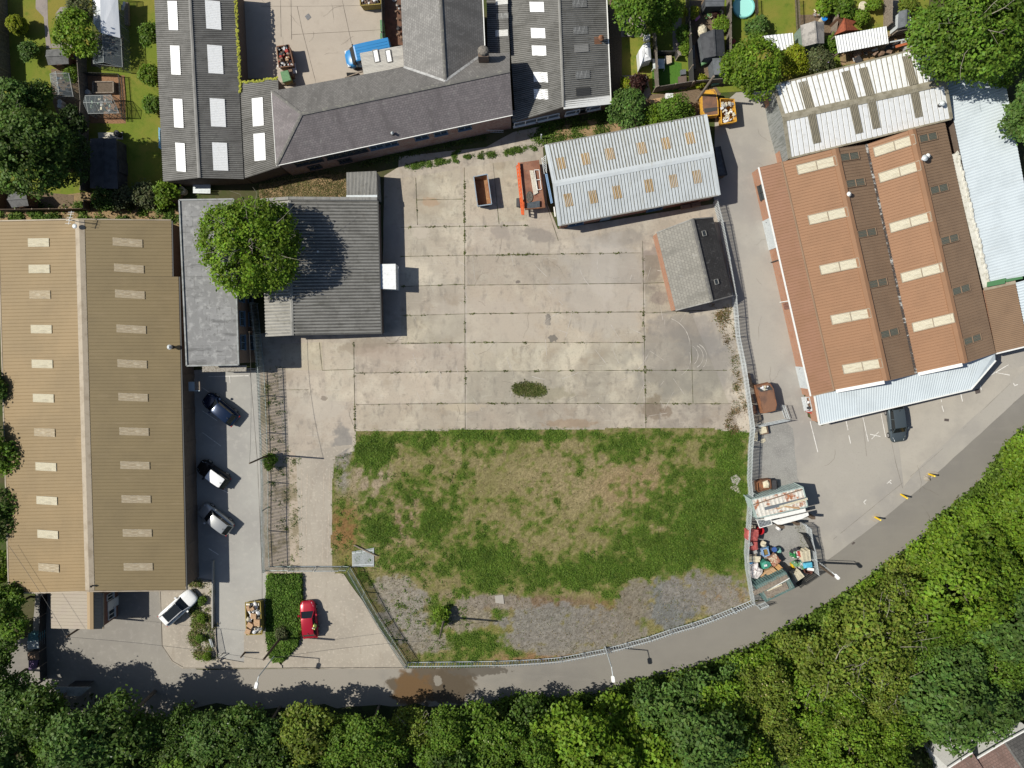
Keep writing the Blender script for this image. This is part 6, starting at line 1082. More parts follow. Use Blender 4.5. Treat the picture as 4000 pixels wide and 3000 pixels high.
for i in range(16): mb.bar(a0.lerp(a1, i / 16), b0.lerp(b1, (i + .5) / 16), .04, .04); mb.bar(b0.lerp(b1, (i + .5) / 16), a0.lerp(a1, (i + 1) / 16), .04, .04)
item(mb, 'lattice_girder', mat('girder_blue', (.2, .32, .5), rough=.6), 'blue lattice girder leaning along the light grey shed', 'girder')
mb = MB(); mb.bar(W('v', 1830, 1050, 2.0), W('v', 1855, 1240, 2.0), .12, .3); item(mb, 'wall_sign', M_wfra, 'blank white sign board on the end of the light grey shed', 'sign')
mb = MB(); mb.tube(W('c', 445, 1125, 0), W('c', 445, 1090, 1.2), .07, n=8); item(mb, 'stub_post', M_galv, 'short grey post beside the grassy bank', 'post')
for i, (x, y) in enumerate(((1615, 432), (1695, 415))): mb = MB(); p = W('g', x, y, .5); mb.box((p.x, p.y, .3), (1.0, .45, .4), .18); mb.box((p.x, p.y, .03), (.8, .3, .3), .18); item(mb, 'storage_crate', M_junkb, ('left' if i == 0 else 'right') + ' brown crate beneath the eaves of the light grey shed', 'crate', 'crates under the light grey shed eaves')
gr = q4('l', [(988, 320), (1160, 290), (1160, 442), (990, 445)], .15); mb = MB()
for i in range(20): mb.bar(gr[0].lerp(gr[1], i / 19), gr[3].lerp(gr[2], i / 19), .06, .03)
for t in (.12, .88): mb.bar(gr[0].lerp(gr[3], t), gr[1].lerp(gr[2], t), .06, .05)
item(mb, 'fence_panel', M_galv, 'loose palisade panel lying in the weeds near the gate', 'panel'); mb = MB(); mb.bar(W('l', 1000, 268, .25), W('l', 1185, 358, .3), .12, .1); item(mb, 'timber_beam', M_wood, 'timber beam lying across the loose palisade panel', 'timber')
mb = MB(); f4 = q4('n', [(425, 1285), (490, 1250), (535, 1305), (495, 1370), (440, 1340)], .12); mb.prism(f4[::-1], .05, .16); item(mb, 'broken_slab', M_fore, 'square broken concrete slab in the green field', 'slab'); mb = MB(); f4 = q4('n', [(420, 1400), (460, 1350), (510, 1390), (540, 1465), (480, 1440)], .12); mb.prism(f4[::-1], .05, .14); item(mb, 'broken_slab', M_drive, 'jagged pale slab below the square slab in the green field', 'slab')
mb = MB(); f4 = q4('m', [(245, 418), (305, 412), (312, 478), (250, 470)], .12); mb.prism(f4[::-1], .04, .14); item(mb, 'broken_slab', M_fore, 'small pale concrete base at the lower edge of the weeds', 'slab')
mb = MB(); p = W('n', 615, 165, 0); 
# gate and scrap by the rusty skip
for (a, b, l) in ((('n', 955, 498), ('n', 1005, 640), 'open galvanised gate leaf beside the rusty enclosed skip'), (('n', 690, 722), ('n', 1005, 655), 'galvanised gate leaf below the rusty enclosed skip')):
    P0, P1 = W(*a), W(*b); mb = MB(); k = round((P1 - P0).length / .18)
    for z in (.15, .9, 1.5): mb.bar(P0 + Vector((0, 0, z)), P1 + Vector((0, 0, z)), .05, .06)
    for i in range(k + 1): mb.bar(P0.lerp(P1, i / k) + Vector((0, 0, .1)), P0.lerp(P1, i / k) + Vector((0, 0, 1.65)), .05, .03)
    item(mb, 'gate_leaf', M_galv, l, 'gate')
def pallet(label, k, c4, z, h, m, layers=1, boards=7, group=None, name='pallet'):
    mb = MB(); P = q4(k, c4, z + h)
    for L_ in range(layers):
        zz = z + h * (L_ + 1) / layers; Q = [Vector((p.x, p.y, zz)) for p in P]
        for i in range(boards): t = (i + .5) / boards; mb.bar(Q[0].lerp(Q[3], t), Q[1].lerp(Q[2], t), (Q[3] - Q[0]).length / boards * .68, .03)
        for t in (.06, .5, .94): mb.bar(Q[0].lerp(Q[1], t) - Vector((0, 0, .07)), Q[3].lerp(Q[2], t) - Vector((0, 0, .07)), .1, .1)
    return item(mb, name, m, label, 'pallet', group)
pallet('brown pallet stack against the palisade fence by the rusty skip', 'n', [(652, 505), (688, 500), (715, 590), (672, 610)], 0, .7, M_rustb, 3); pallet('pale pallet against the palisade fence above the gate leaf', 'n', [(672, 622), (748, 615), (758, 660), (690, 705)], 0, .5, M_wood, 2)
mb = MB(); mb.box(W('n', 770, 765, 0), (.85, 1.0, .5), .2); mb.box(W('n', 770, 765, .5), (.8, .9, .1), .25, 1); item(mb, 'board_stack', [M_junkb, M_cream2], 'stack of pale boards below the gate leaf', 'boards'); pallet('pale frame standing by the palisade fence beside the gravel', 'n', [(670, 800), (715, 795), (720, 895), (672, 900)], 0, .6, M_cream2, 1, 4, name='pallet')
for a, b in (((603, 160), (650, 260)), ((632, 300), (682, 330)), ((640, 380), (665, 470))): pass
mb = MB(); mb.bar(W('n', 605, 165, .6), W('n', 640, 280, .6), .5, .1); mb.bar(W('n', 640, 280, .5), W('n', 690, 310, .5), .5, .1); mb.bar(W('n', 640, 390, .5), W('n', 668, 480, .5), .3, .2); item(mb, 'scrap_timber', M_woodd, 'dark scrap timber leaning on the fence above the rusty skip', 'timber')
mb = MB(); mb.ball(W('n', 770, 890, .05), (.35, .3, .06), 8, 4, 0, .4, rk); item(mb, 'torn_sack', M_cream2, 'torn cream sack on the grey gravel', 'sack')
sg = q4('n', [(1218, 425), (1275, 418), (1308, 565), (1250, 575)], 1.1); mb = MB()
for i in range(4): mb.bar(sg[i], sg[(i + 1) % 4], .07, .07)
for z in (.35,): mb.prism([Vector((p.x, p.y, 0)) for p in sg][::-1], .3, .34)
tr2 = item(mb, 'gas_cage', M_galv, 'small galvanised cage of gas bottles by the canopy side wall', 'cage')
for i, (x, y, m_, l) in enumerate(((1248, 470, M_bagw, 'white upper gas bottle in the cage'), (1272, 500, M_junkb, 'brown gas bottle in the cage'), (1262, 535, M_junkd, 'black gas bottle in the cage'), (1282, 545, M_bagw, 'white lower gas bottle in the cage'))):
    mb = MB(); p = W('n', x, y, .4); mb.tube((p.x, p.y, .34), (p.x, p.y, .9), .15, n=10); mb.ball((p.x, p.y, .9), (.15, .15, .09), 10, 5); mb.tube((p.x, p.y, .95), (p.x, p.y, 1.03), .06, n=8); item(mb, 'gas_bottle', m_, l, 'gas bottle', 'gas bottles in the cage')
mb = MB(); mb.bar(W('n', 1245, 570, .4), W('n', 1308, 590, .4), .22, .3); item(mb, 'planter_trough', M_junkr, 'small red brown trough below the gas cage', 'trough')
# ================================================================ STORAGE COMPOUND
def container(label, top, h, m, mw, ribs=14):
    P = top; c = cen(P); t = thing('shipping_container', label, 'container', (c.x, c.y, .03)); B = [Vector((p.x, p.y, .03)) for p in P]; mb = MB()
    for i in range(4):
        j = (i + 1) % 4; a, b = B[i], B[j]; L = (b - a).length; K = max(3, round(L / .28)); n = Vector(((b - a).y, -(b - a).x, 0)).normalized(); n = n if n.dot(a - Vector((c.x, c.y, 0))) > 0 else -n
        for k in range(K):
            for t0, t1, h0, h1 in ((0, .25, 0, 0), (.25, .5, 0, -.04), (.5, .75, -.04, -.04), (.75, 1, -.04, 0)):
                p, q = a.lerp(b, (k + t0) / K) + n * h0, a.lerp(b, (k + t1) / K) + n * h1; mb.face([p, q, q + Vector((0, 0, h)), p + Vector((0, 0, h))])
    mb.build('side_panels', mw, t); rb = MB(); P2 = [Vector((p.x, p.y, h + .03)) for p in P]; rb.sheet(P2[0], P2[1], P2[2], P2[3], (P2[1] - P2[0]).length / ribs, .03, 'box'); rb.build('roof', m, t); eb = MB()
    for i in range(4): eb.bar(P2[i], P2[(i + 1) % 4], .12, .1); p = P2[i]; eb.box((p.x, p.y, .03), (.12, .12, h))
    eb.build('frame', mw, t); return t
M_contw = mat('container_roof_rust', (.6, .58, .53), [('n', 1.1, (.34, .13, .06), .52, .62), ('n', 4, (.42, .38, .33, .6), .5, .7), ('n', 2.5, (.3, .14, .07, .7), .58, .68)], .75); M_contg = mat('container_green', (.1, .17, .16), [('n', 1.5, (.07, .12, .12), .42, .62), ('n', 4, (.2, .26, .25, .6), .55, .7)], .7); M_contp = mat('container_pale', (.35, .43, .41), [('n', 2, (.25, .3, .29), .45, .66)], .7)
container('pale shipping container with a rust streaked ribbed roof', q4('o', [(597, 388), (1112, 262), (1160, 455), (655, 572)], 2.5), 2.47, M_contw, M_contp, 13)
container('dark green shipping container with planks on its roof by the road', q4('s', [(272, 1270), (772, 1020), (928, 1290), (450, 1522)], 2.3), 2.27, mat('container_roof_green', (.15, .2, .185), [('n', 1.3, (.2, .13, .08), .52, .64), ('n', 4, (.1, .15, .15, .6), .48, .68)], .75), M_contg, 14)
def plank(label, k, a, b, z, w, h, m, name='plank', cat='plank', group=None): mb = MB(); mb.bar(W(k, *a, z), W(k, *b, z), w, h); return item(mb, name, m, label, cat, group)
plank('long grey plank across the upper part of the green container roof', 's', (235, 1390), (815, 1100), 2.38, .5, .05, M_wood); plank('wide weathered board on the middle of the green container roof', 's', (440, 1420), (810, 1250), 2.38, .8, .05, M_wood); plank('thin white pole lying along the green container roof', 's', (465, 1345), (845, 1128), 2.42, .07, .07, M_wfra, 'pole', 'pole'); plank('thin pale batten over the middle board on the green container', 's', (480, 1340), (720, 1235), 2.5, .12, .05, M_cream2, 'batten', 'batten')
plank('dark steel beam lying on the rust streaked container roof', 'o', (735, 478), (1155, 375), 2.62, .3, .14, mat('beam_grey', (.13, .15, .17), rough=.6), 'steel_beam', 'beam'); plank('pale timber plank beside the steel beam on the container roof', 'o', (880, 458), (1160, 378), 2.7, .22, .06, M_cream2); plank('short timber plank crossing the container roof', 'o', (860, 480), (985, 420), 2.6, .15, .06, M_ply); plank('lower timber plank on the container roof', 'o', (930, 455), (1080, 475), 2.6, .16, .06, M_ply); plank('thin rail along the upper edge of the rusty container roof', 'o', (620, 438), (1105, 285), 2.6, .1, .06, M_junkb, 'rail', 'rail')
plank('long white fascia board beside the rusty container', 'o', (730, 582), (1140, 490), 2.1, .38, .06, M_wfra, 'fascia_board', 'board'); mb = MB(); sh = [(800, 600), (1165, 515), (1172, 545), (1100, 580), (900, 635), (860, 635)]; mb.prism(q4('o', sh, 1.9)[::-1], 1.86, 1.92); item(mb, 'white_sheeting', M_wfra, 'large white plastic sheet panels on a stack beside the container', 'sheet')
for i, (x, y) in enumerate(((850, 620), (1150, 530), (1000, 590))): mb = MB(); p = W('o', x, y, 0); mb.box((p.x, p.y, .03), (.4, .3, 1.84)); item(mb, 'trestle', M_woodd, ('left', 'right', 'middle')[i] + ' dark trestle holding up the white sheet panels', 'trestle', 'trestles under the white sheets')
sp = q4('o', [(655, 590), (790, 580), (806, 632), (682, 668)], 1.6); t = thing('solar_panel', 'tilted dark solar panel with white frame beside the container', 'solar panel', (*cen(sp).xy, 0)); mb = MB(); mb.quadbox(sp[::-1], .04); mb.build('panel', mat('solar_cells', (.015, .02, .03), rough=.25), t); mb = MB()
for i in range(4): mb.bar(sp[i], sp[(i + 1) % 4], .08, .07)
mb.build('frame', M_wfra, t); mb = MB()
for i in range(1, 9): mb.bar(sp[0].lerp(sp[1], i / 9) + Vector((0, 0, .012)), sp[3].lerp(sp[2], i / 9) + Vector((0, 0, .012)), .025, .02)
for i in range(1, 5): mb.bar(sp[0].lerp(sp[3], i / 5) + Vector((0, 0, .014)), sp[1].lerp(sp[2], i / 5) + Vector((0, 0, .014)), .025, .02)
mb.build('grid_lines', M_galv, t)
for p in (sp[0], sp[2]): mb = MB(); mb.box((p.x, p.y, .03), (.1, .1, 1.5)); mb.build('leg', M_galv, t)
mb = MB(); mb.tube(W('s', 640, 300, .35), W('s', 665, 265, .35), .3, n=12); item(mb, 'white_tank', M_bagw, 'white plastic tank lying on the compound gravel', 'tank')
def tarp(label, k, poly, z, m, name='tarpaulin', cat='tarpaulin', seed=1, bumps=.12):
    rg = random.Random(seed); P = q4(k, poly, z); c = cen(P); mb = MB(); n = len(P); ring = [c.lerp(p, .55) + Vector((0, 0, rg.uniform(.02, bumps))) for p in P]; lo = [Vector((p.x * 1 + (p.x - c.x) * .04, p.y + (p.y - c.y) * .04, .05)) for p in P]
    for i in range(n):
        j = (i + 1) % n; mb.face([P[i], P[j], ring[j], ring[i]]); mb.face([ring[i], ring[j], c + Vector((0, 0, rg.uniform(.05, bumps)))]); mb.face([lo[i], lo[j], P[j], P[i]])
    return item(mb, name, m, label, cat)
M_redt = mat('red_plastic', (.42, .1, .09), [('n', 3, (.3, .07, .07), .42, .64), ('n', 7, (.55, .25, .22, .5), .56, .7)], .6)
tarp('red wrapped stack against the fence in the compound', 's', [(135, 315), (215, 298), (318, 305), (320, 400), (300, 495), (215, 488), (130, 480)], 1.2, M_redt, 'wrapped_stack', 'stack', 2); tarp('second red wrapped stack with grey blocks in the compound', 's', [(140, 515), (220, 505), (300, 510), (310, 640), (240, 655), (150, 640)], 1.1, M_redt, 'wrapped_stack', 'stack', 3)
for i, (x, y, l) in enumerate(((172, 545, 'grey block on the second red wrapped stack'), (185, 680, 'dark grey block on the pallet below the red stacks'), (255, 675, 'pale grey block on the pallet below the red stacks'))): mb = MB(); mb.box(W('s', x, y, 1.22 if i == 0 else .75), (.4, .35, .2), rk.uniform(0, 1)); item(mb, 'paving_block', M_junkg if i != 1 else M_junkd, l, 'block')
pallet('pale pallet of timber between the white sheets and red stack', 's', [(160, 225), (265, 225), (268, 295), (160, 298)], 0, .8, M_cream2, 2, 5); pallet('pallet with blocks below the red stacks', 's', [(150, 660), (280, 650), (285, 760), (155, 770)], 0, .7, M_wood, 2)
mb = MB(); c = W('s', 352, 325, .8); 
for a in range(16): a0, a1 = a / 16 * 6.2832, (a + 1) / 16 * 6.2832; r1, r0 = Vector((.42 * math.cos(a0), .42 * math.sin(a0), 0)), Vector((.42 * math.cos(a1), .42 * math.sin(a1), 0)); B_ = Vector((c.x, c.y, .1)); mb.face([B_ + r1 * .8, B_ + r0 * .8, c + r0, c + r1]); mb.face([c + r0 * .92, c + r1 * .92, B_ + r1 * .72 + Vector((0, 0, .1)), B_ + r0 * .72 + Vector((0, 0, .1))][::-1]); mb.face([c + r1, c + r0, c + r0 * .92, c + r1 * .92]); mb.face([B_ + Vector((0, 0, .1)), B_ + r1 * .72 + Vector((0, 0, .1)), B_ + r0 * .72 + Vector((0, 0, .1))])
item(mb, 'red_tub', mat('red_tub', (.5, .02, .03), rough=.4), 'round red tub beside the red wrapped stack', 'tub')
cr = q4('s', [(385, 640), (475, 615), (508, 735), (415, 762)], .9); t = thing('blue_crate', 'blue sided crate with a brown cushion inside in the compound', 'crate', (*cen(cr).xy, .03)); mb = MB()
for i in range(4): a, b = cr[i], cr[(i + 1) % 4]; mb.bar(a - Vector((0, 0, .42)), b - Vector((0, 0, .42)), .1, .85)
mb.build('sides', pm_('crate_blue', (.25, .38, .6)), t); mb = MB(); I = [cen(cr) + (p - cen(cr)) * .72 for p in cr]; mb.prism([Vector((p.x, p.y, 0)) for p in I][::-1], .1, .75); mb.build('cushion', pm_('mustard_brown', (.25, .17, .05)), t)
mb = MB(); mb.box(W('s', 415, 600, .03), (.6, .35, .7), .3); item(mb, 'blue_crate', pm_('crate_blue2', (.12, .3, .5)), 'small blue crate above the brown cushion crate', 'crate'); mb = MB(); mb.ball(W('s', 400, 545, .5), (.35, .33, .4), 8, 6, 0, .3, rk); item(mb, 'cream_sack', M_cream2, 'cream sack standing beside the second red stack', 'sack')
mb = MB(); mb.tube(W('s', 590, 650, .03), W('s', 590, 640, 1.0), .28, n=14); item(mb, 'blue_barrel', pm_('barrel_blue', (.02, .07, .25), .4), 'dark blue barrel in the compound', 'barrel'); tarp('crumpled blue green bag beside the dark blue barrel', 's', [(635, 630), (690, 615), (715, 660), (700, 700), (650, 700)], .55, pm_('bag_teal', (.2, .42, .37), .5), 'plastic_bag', 'bag', 5, .2); mb = MB(); mb.ball(W('s', 525, 628, .3), (.3, .26, .3), 9, 6, 0, .1, rk); item(mb, 'grey_drum', M_junkd, 'small dark drum between blue crate and barrel', 'drum')
tarp('green tarpaulin covered pallet in the compound', 's', [(372, 880), (440, 838), (505, 850), (540, 910), (470, 965), (400, 975)], 1.1, pm_('tarp_green', (.06, .28, .2), .5), seed=6); mb = MB(); mb.box(W('s', 440, 912, 1.24), (.32, .22, .03), .2); item(mb, 'paper_label_sheet', M_bagw, 'white sheet on the green tarpaulin', 'sheet')
bk = q4('s', [(500, 790), (615, 722), (695, 835), (575, 930)], 1.1); mb = MB(); mb.prism([Vector((p.x, p.y, 0)) for p in bk][::-1], .1, 1.0); rg = random.Random(6)
for i in range(7):
    for j in range(7): p = bk[0].lerp(bk[1], (i + .5) / 7).lerp(bk[3].lerp(bk[2], (i + .5) / 7), (j + .5) / 7); mb.box((p.x, p.y, 1.0), (.26, .15, .08 + rg.random() * .05), rg.choice((.5, 2.07)), rg.randrange(3))
item(mb, 'brick_pallet', [pm_('brick_pale', (.42, .24, .17)), pm_('brick_cream', (.55, .45, .33)), pm_('brick_red2', (.33, .14, .09))], 'pallet of loose mixed bricks in the compound', 'bricks')
tarp('large white builder bag at the lower left of the compound', 's', [(195, 950), (240, 890), (310, 870), (330, 960), (390, 980), (385, 1040), (300, 1140), (220, 1130), (180, 1060)], .95, mat('white_bag', (.62, .58, .57), [('n', 3, (.42, .35, .34), .5, .64)], .6), 'builder_bag', 'bag', 7, .25)
for i, (q, z, l) in enumerate((([(430, 1010), (570, 945), (670, 1040), (500, 1125)], 1.1, 'wide plywood crate above the green container'), ([(600, 945), (670, 892), (762, 985), (690, 1025)], 1.2, 'orange plywood crate at the upper right of the plywood group'), ([(310, 1155), (415, 1090), (470, 1150), (365, 1212)], .9, 'small plywood box with a white strip'), ([(240, 1225), (305, 1180), (345, 1230), (262, 1272)], .8, 'smallest plywood box beside the fence'), ([(345, 1105), (435, 1010), (445, 1050), (380, 1095)], .8, 'narrow plywood wedge beside the white builder bag'))):
    P = q4('s', q, z); mb = MB(); mb.prism([Vector((p.x, p.y, 0)) for p in P][::-1], .05, z); mb.bar(P[0].lerp(P[1], .5) + Vector((0, 0, .02)), P[3].lerp(P[2], .5) + Vector((0, 0, .02)), .06, .03); item(mb, 'plywood_crate', mat('ply_orange', (.5, .28, .11), [('n', 3, (.4, .22, .09), .42, .64)], .75) if i == 1 else M_ply, l, 'crate', 'plywood crates in the compound')
plank('thin white strip on the small plywood box', 's', (340, 1175), (385, 1148), .95, .07, .04, M_wfra, 'strip', 'strip')
plank('upper pale plank against the compound fence', 's', (125, 775), (350, 785), .7, .35, .06, M_cream2); plank('lower pale plank against the compound fence', 's', (125, 838), (340, 830), .7, .3, .06, M_cream2); tarp('bright blue plastic sheet crumpled by the compound fence', 's', [(135, 855), (210, 840), (300, 850), (270, 880), (180, 890)], .5, pm_('blue_sheet', (.03, .25, .55), .5), seed=8)
pallet('pale pallet crate stacked by the compound side fence', 's', [(1045, 680), (1195, 645), (1215, 835), (1075, 850)], 0, 1.3, M_cream2, 4, 9); tarp('bright blue tarpaulin bundle below the pallet crate', 's', [(1085, 875), (1230, 860), (1240, 945), (1100, 962)], 1.1, pm_('tarp_blue', (.1, .42, .6), .5), seed=9, bumps=.06); pallet('stack of pale pallets at the road corner of the compound', 's', [(895, 1060), (1020, 995), (1105, 1100), (960, 1200)], 0, 1.2, M_cream2, 5, 8)
heap('green garden machinery parts beside the pallet crate', 's', [(870, 650), (985, 640), (995, 785), (885, 770)], .05, .8, 34, [pm_('machine_green', (.02, .2, .06), .5), M_grn, M_junkd, M_bagw], 'garden_machinery', seed=14, s=(.15, .5), cat='machinery'); heap('grey and white plastic boxes below the garden machinery', 's', [(925, 865), (1080, 870), (1085, 950), (950, 940)], .05, .8, 20, [M_bagw, M_junkg, M_grn], 'plastic_boxes', seed=15, s=(.25, .6), cat='boxes'); tarp('yellow plastic bag beside the stack of pallets', 's', [(875, 890), (905, 880), (930, 930), (950, 960), (900, 965)], .5, pm_('bag_yellow', (.65, .42, .02), .5), 'plastic_bag', 'bag', 10)
mb = MB(); P = q4('s', [(1095, 985), (1180, 972), (1250, 1010), (1225, 1062), (1110, 1040)], .9); I = [cen(P) + (p - cen(P)) * .86 for p in P]
for i in range(5): j = (i + 1) % 5; mb.face([(P[i].x, P[i].y, .1), (P[j].x, P[j].y, .1), P[j], P[i]]); mb.face([P[i], P[j], I[j], I[i]]); mb.face([I[i], I[j], (I[j].x, I[j].y, .4), (I[i].x, I[i].y, .4)])
mb.face([(p.x, p.y, .4) for p in I]); item(mb, 'brown_tub', pm_('tub_brown', (.15, .065, .05), .5), 'brown open tub at the road corner of the compound', 'tub'); plank('white board behind the brown tub', 's', (1150, 968), (1265, 985), 1.0, .3, .06, M_wfra, 'white_board', 'board'); pallet('red brown timber stack beside the pallet crate', 's', [(985, 670), (1040, 665), (1060, 760), (1000, 785)], 0, .9, M_junkr, 3)
bx_ = q4('n', [(708, 1340), (765, 1315), (850, 1305), (860, 1400), (720, 1440)], .9); mb = MB(); mb.prism([Vector((p.x, p.y, 0)) for p in bx_][::-1], .03, .8); c = cen(bx_)
for i in range(5): mb.bar(bx_[i], bx_[(i + 1) % 5], .1, .2)
item(mb, 'scrap_bin', M_rust, 'rusty open scrap bin above the rusty container', 'bin'); tarp('cream sack lying in the rusty scrap bin', 'n', [(775, 1335), (825, 1315), (850, 1350), (840, 1395), (785, 1400)], .95, M_cream2, 'cream_sack', 'sack', 11, .15)
mb = MB(); mb.box(W('o', 800, 225, 0), (.5, 1.0, .9), .1); mb.box(W('o', 830, 228, 0), (.3, .8, .5), .1, 1); item(mb, 'dark_locker', [M_junkd, M_junkb], 'dark locker beside the rusty scrap bin', 'locker')
# verge things by the porch
for (x, y, r_, l) in ((830, 195, .55, 'round dark green shrub nearest the white estate car'), (840, 390, .6, 'dark shrub in the middle of the verge'), (845, 600, .6, 'dark shrub beside the flat railing'), (950, 790, .5, 'shrub at the lower end of the verge')): pass
rf_ = q4('x', [(922, 478), (990, 480), (1060, 755), (975, 750)], .9)
t = thing('railing', 'dark metal railing gate leaning at the edge of the parking lane', 'railing', W('x', 960, 620, 0)); mb = MB(); a, b = W('x', 915, 480), W('x', 970, 745)
for z in (.15, 1.0): mb.bar(a + Vector((0, 0, z)), b + Vector((0, 0, z)), .04, .04)
mb.build('rail', M_dark, t); mb = MB()
for i in range(22): mb.bar(a.lerp(b, i / 21) + Vector((0, 0, .05)), a.lerp(b, i / 21) + Vector((0, 0, 1.05)), .025, .025)
mb.build('bars', M_dark, t)
mb = MB(); a, b = W('x', 945, 800), W('x', 1035, 745); mb.bar(a + Vector((0, 0, .7)), b + Vector((0, 0, .7)), .06, .06); mb.bar(a, a + Vector((0, 0, .7)), .06, .06); mb.bar(b, b + Vector((0, 0, .7)), .06, .06); item(mb, 'hoop_rail', M_dark, 'low dark hoop rail at the lower end of the verge', 'rail'); mb = MB(); mb.box(W('x', 900, 640, .3), (.28, 1.0, .05), .2, 0, (.2, .2)); item(mb, 'grey_board', M_galv, 'narrow grey board lying on the verge', 'board')
mb = MB(); mb.bar(W('x', 920, -250, .3), W('x', 920, 470, .3), .12, .55); item(mb, 'kerb_wall', M_lane, 'low concrete kerb wall beside the parking lane', 'wall')
mb = MB(); mb.tube(W('k', 945, 575, .0), W('k', 945, 575, .7), .03, n=6); mb.tube(W('k', 1020, 575, .0), W('k', 1020, 575, .7), .03, n=6); mb.tube(W('k', 945, 575, .7), W('k', 1020, 575, .7), .03, n=6); item(mb, 'cycle_hoop', M_dark, 'dark cycle hoop in the porch shadow', 'hoop')
# bin store bottom left
panel_fence('dark slatted fence at the left of the paved turning area', LP(('k', 340, 400), ('k', 330, 680), ('k', 340, 1000)), 1.2, M_dark, post=2)
pallet('teal wire trolleys stacked at the left of the turning area', 'k', [(205, 690), (290, 685), (290, 740), (200, 745)], 0, 1.1, pm_('teal_wire', (.12, .27, .3)), 3, 8, name='trolley_stack'); pallet('grey wire trolleys stacked below the teal ones', 'k', [(195, 745), (288, 740), (288, 800), (200, 805)], 0, 1.1, M_galv, 3, 8, name='trolley_stack')
wheelie('dark car boot sized bin at the left of the turning area', 'k', [(195, 830), (280, 820), (285, 880), (200, 885)], 1.2, M_junkd, M_junkb); wheelie('purple lidded dark bin at the left of the turning area', 'k', [(205, 885), (275, 880), (262, 945), (205, 950)], 1.2, M_junkd, pm_('purple_lid', (.12, .07, .16)))
# person --------------------------------------------------------------------
def skinned(name, V, E, R, m, parent, sub=2):
    me = bpy.data.meshes.new(name); me.from_pydata([Vector(v) for v in V], E, []); me.materials.append(m); o = bpy.data.objects.new(name, me); COL.objects.link(o); o.parent = parent
    s = o.modifiers.new('skin', 'SKIN'); s.use_smooth_shade = True; d = me.skin_vertices[0].data
    for i, r_ in enumerate(R): d[i].radius = (r_, r_) if not hasattr(r_, '__len__') else r_
    d[0].use_root = True; u = o.modifiers.new('sub', 'SUBSURF'); u.levels = sub; u.render_levels = sub; return o
M_skin = mat('skin_tone', (.5, .3, .21), rough=.6); M_hiv = mat('hi_vis_yellow', (.72, .85, .22), [('n', 9, (.6, .72, .15), .45, .65)], .7); M_trou = mat('dark_trousers', (.03, .035, .05), rough=.85); M_hair = mat('short_grey_hair', (.55, .5, .4), rough=.8)
pp = W('l', 712, 892); pr = thing('person', 'person in a yellow hi-vis jacket and dark trousers standing beside the red car', 'person', (pp.x, pp.y, .03), math.radians(185))
J = dict(pel=(0, 0, .95), sp=(.02, 0, 1.15), ch=(.05, 0, 1.38), nk=(.08, 0, 1.52), hd=(.12, 0, 1.66), ht=(.12, 0, 1.74))
V = list(J.values()); E = [(0, 1), (1, 2), (2, 3), (3, 4), (4, 5)]; R = [(.15, .11), (.15, .105), (.17, .115), .06, .095, .07]
def add(v, r_, par): V.append(v); R.append(r_); E.append((par, len(V) - 1)); return len(V) - 1
for s in (-1, 1):
    a = add((0, s * .1, .88), .095, 0); k_ = add((.03, s * .11, .5), .062, a); f_ = add((0, s * .11, .09), .045, k_); add((.16, s * .13, .045), .035, f_)
    sh_ = add((.05, s * .19, 1.42), .07, 2); el = add((.10 + .05 * s, s * .27, 1.15), .047, sh_); wr = add((.34, s * .2, 1.12 + .03 * s), .033, el); pa = add((.41, s * .19, 1.12 + .03 * s), .032, wr)
    for i, (dy, l_) in enumerate(((-.03, .075), (-.01, .085), (.012, .08), (.032, .065))): f1 = add((.41 + l_ * .6, s * .19 + dy, 1.11 + .03 * s), .0095, pa); add((.41 + l_, s * .19 + dy, 1.085 + .03 * s), .008, f1)
    t1 = add((.40, s * .19 - s * .05, 1.13 + .03 * s), .011, pa); add((.44, s * .19 - s * .055, 1.115 + .03 * s), .009, t1)
skinned('body', V, E, R, M_skin, pr)
skinned('jacket', [(0, 0, .92), (.02, 0, 1.15), (.05, 0, 1.4), (.06, 0, 1.49)] + [q for s in (-1, 1) for q in ((.05, s * .2, 1.43), (.10 + .05 * s, s * .275, 1.15), (.31, s * .205, 1.12 + .03 * s))], [(0, 1), (1, 2), (2, 3), (2, 4), (4, 5), (5, 6), (2, 7), (7, 8), (8, 9)], [(.175, .135), (.18, .135), (.2, .145), .09] + [.095, .068, .055] * 2, M_hiv, pr)
skinned('trousers', [(0, 0, .95)] + [q for s in (-1, 1) for q in ((0, s * .1, .87), (.03, s * .11, .5), (0, s * .11, .12))], [(0, 1), (1, 2), (2, 3), (0, 4), (4, 5), (5, 6)], [(.165, .125), .11, .082, .066, .11, .082, .066], M_trou, pr)
mb = MB(); mb.ball((.105, 0, 1.71), (.112, .096, .1), 12, 8); mb.build('hair', M_hair, pr, local=True, smooth=True); mb = MB(); mb.ball((.222, 0, 1.655), (.022, .016, .024), 8, 5); [mb.ball((.1, s * .1, 1.66), (.02, .012, .03), 6, 4) for s in (-1, 1)]; mb.build('face_features', M_skin, pr, local=True); mb = MB(); [mb.ball((.205, s * .034, 1.685), (.01, .014, .008), 6, 4) for s in (-1, 1)]; mb.build('eyes', M_dark, pr, local=True); mb = MB(); mb.box((.21, 0, 1.6), (.012, .045, .008)); mb.build('mouth', mat('lips', (.35, .13, .11), rough=.6), pr, local=True)
for s in (-1, 1): mb = MB(); mb.ball((.07, s * .12, .05), (.15, .055, .05), 10, 5); mb.build('shoe', M_dark, pr, local=True)
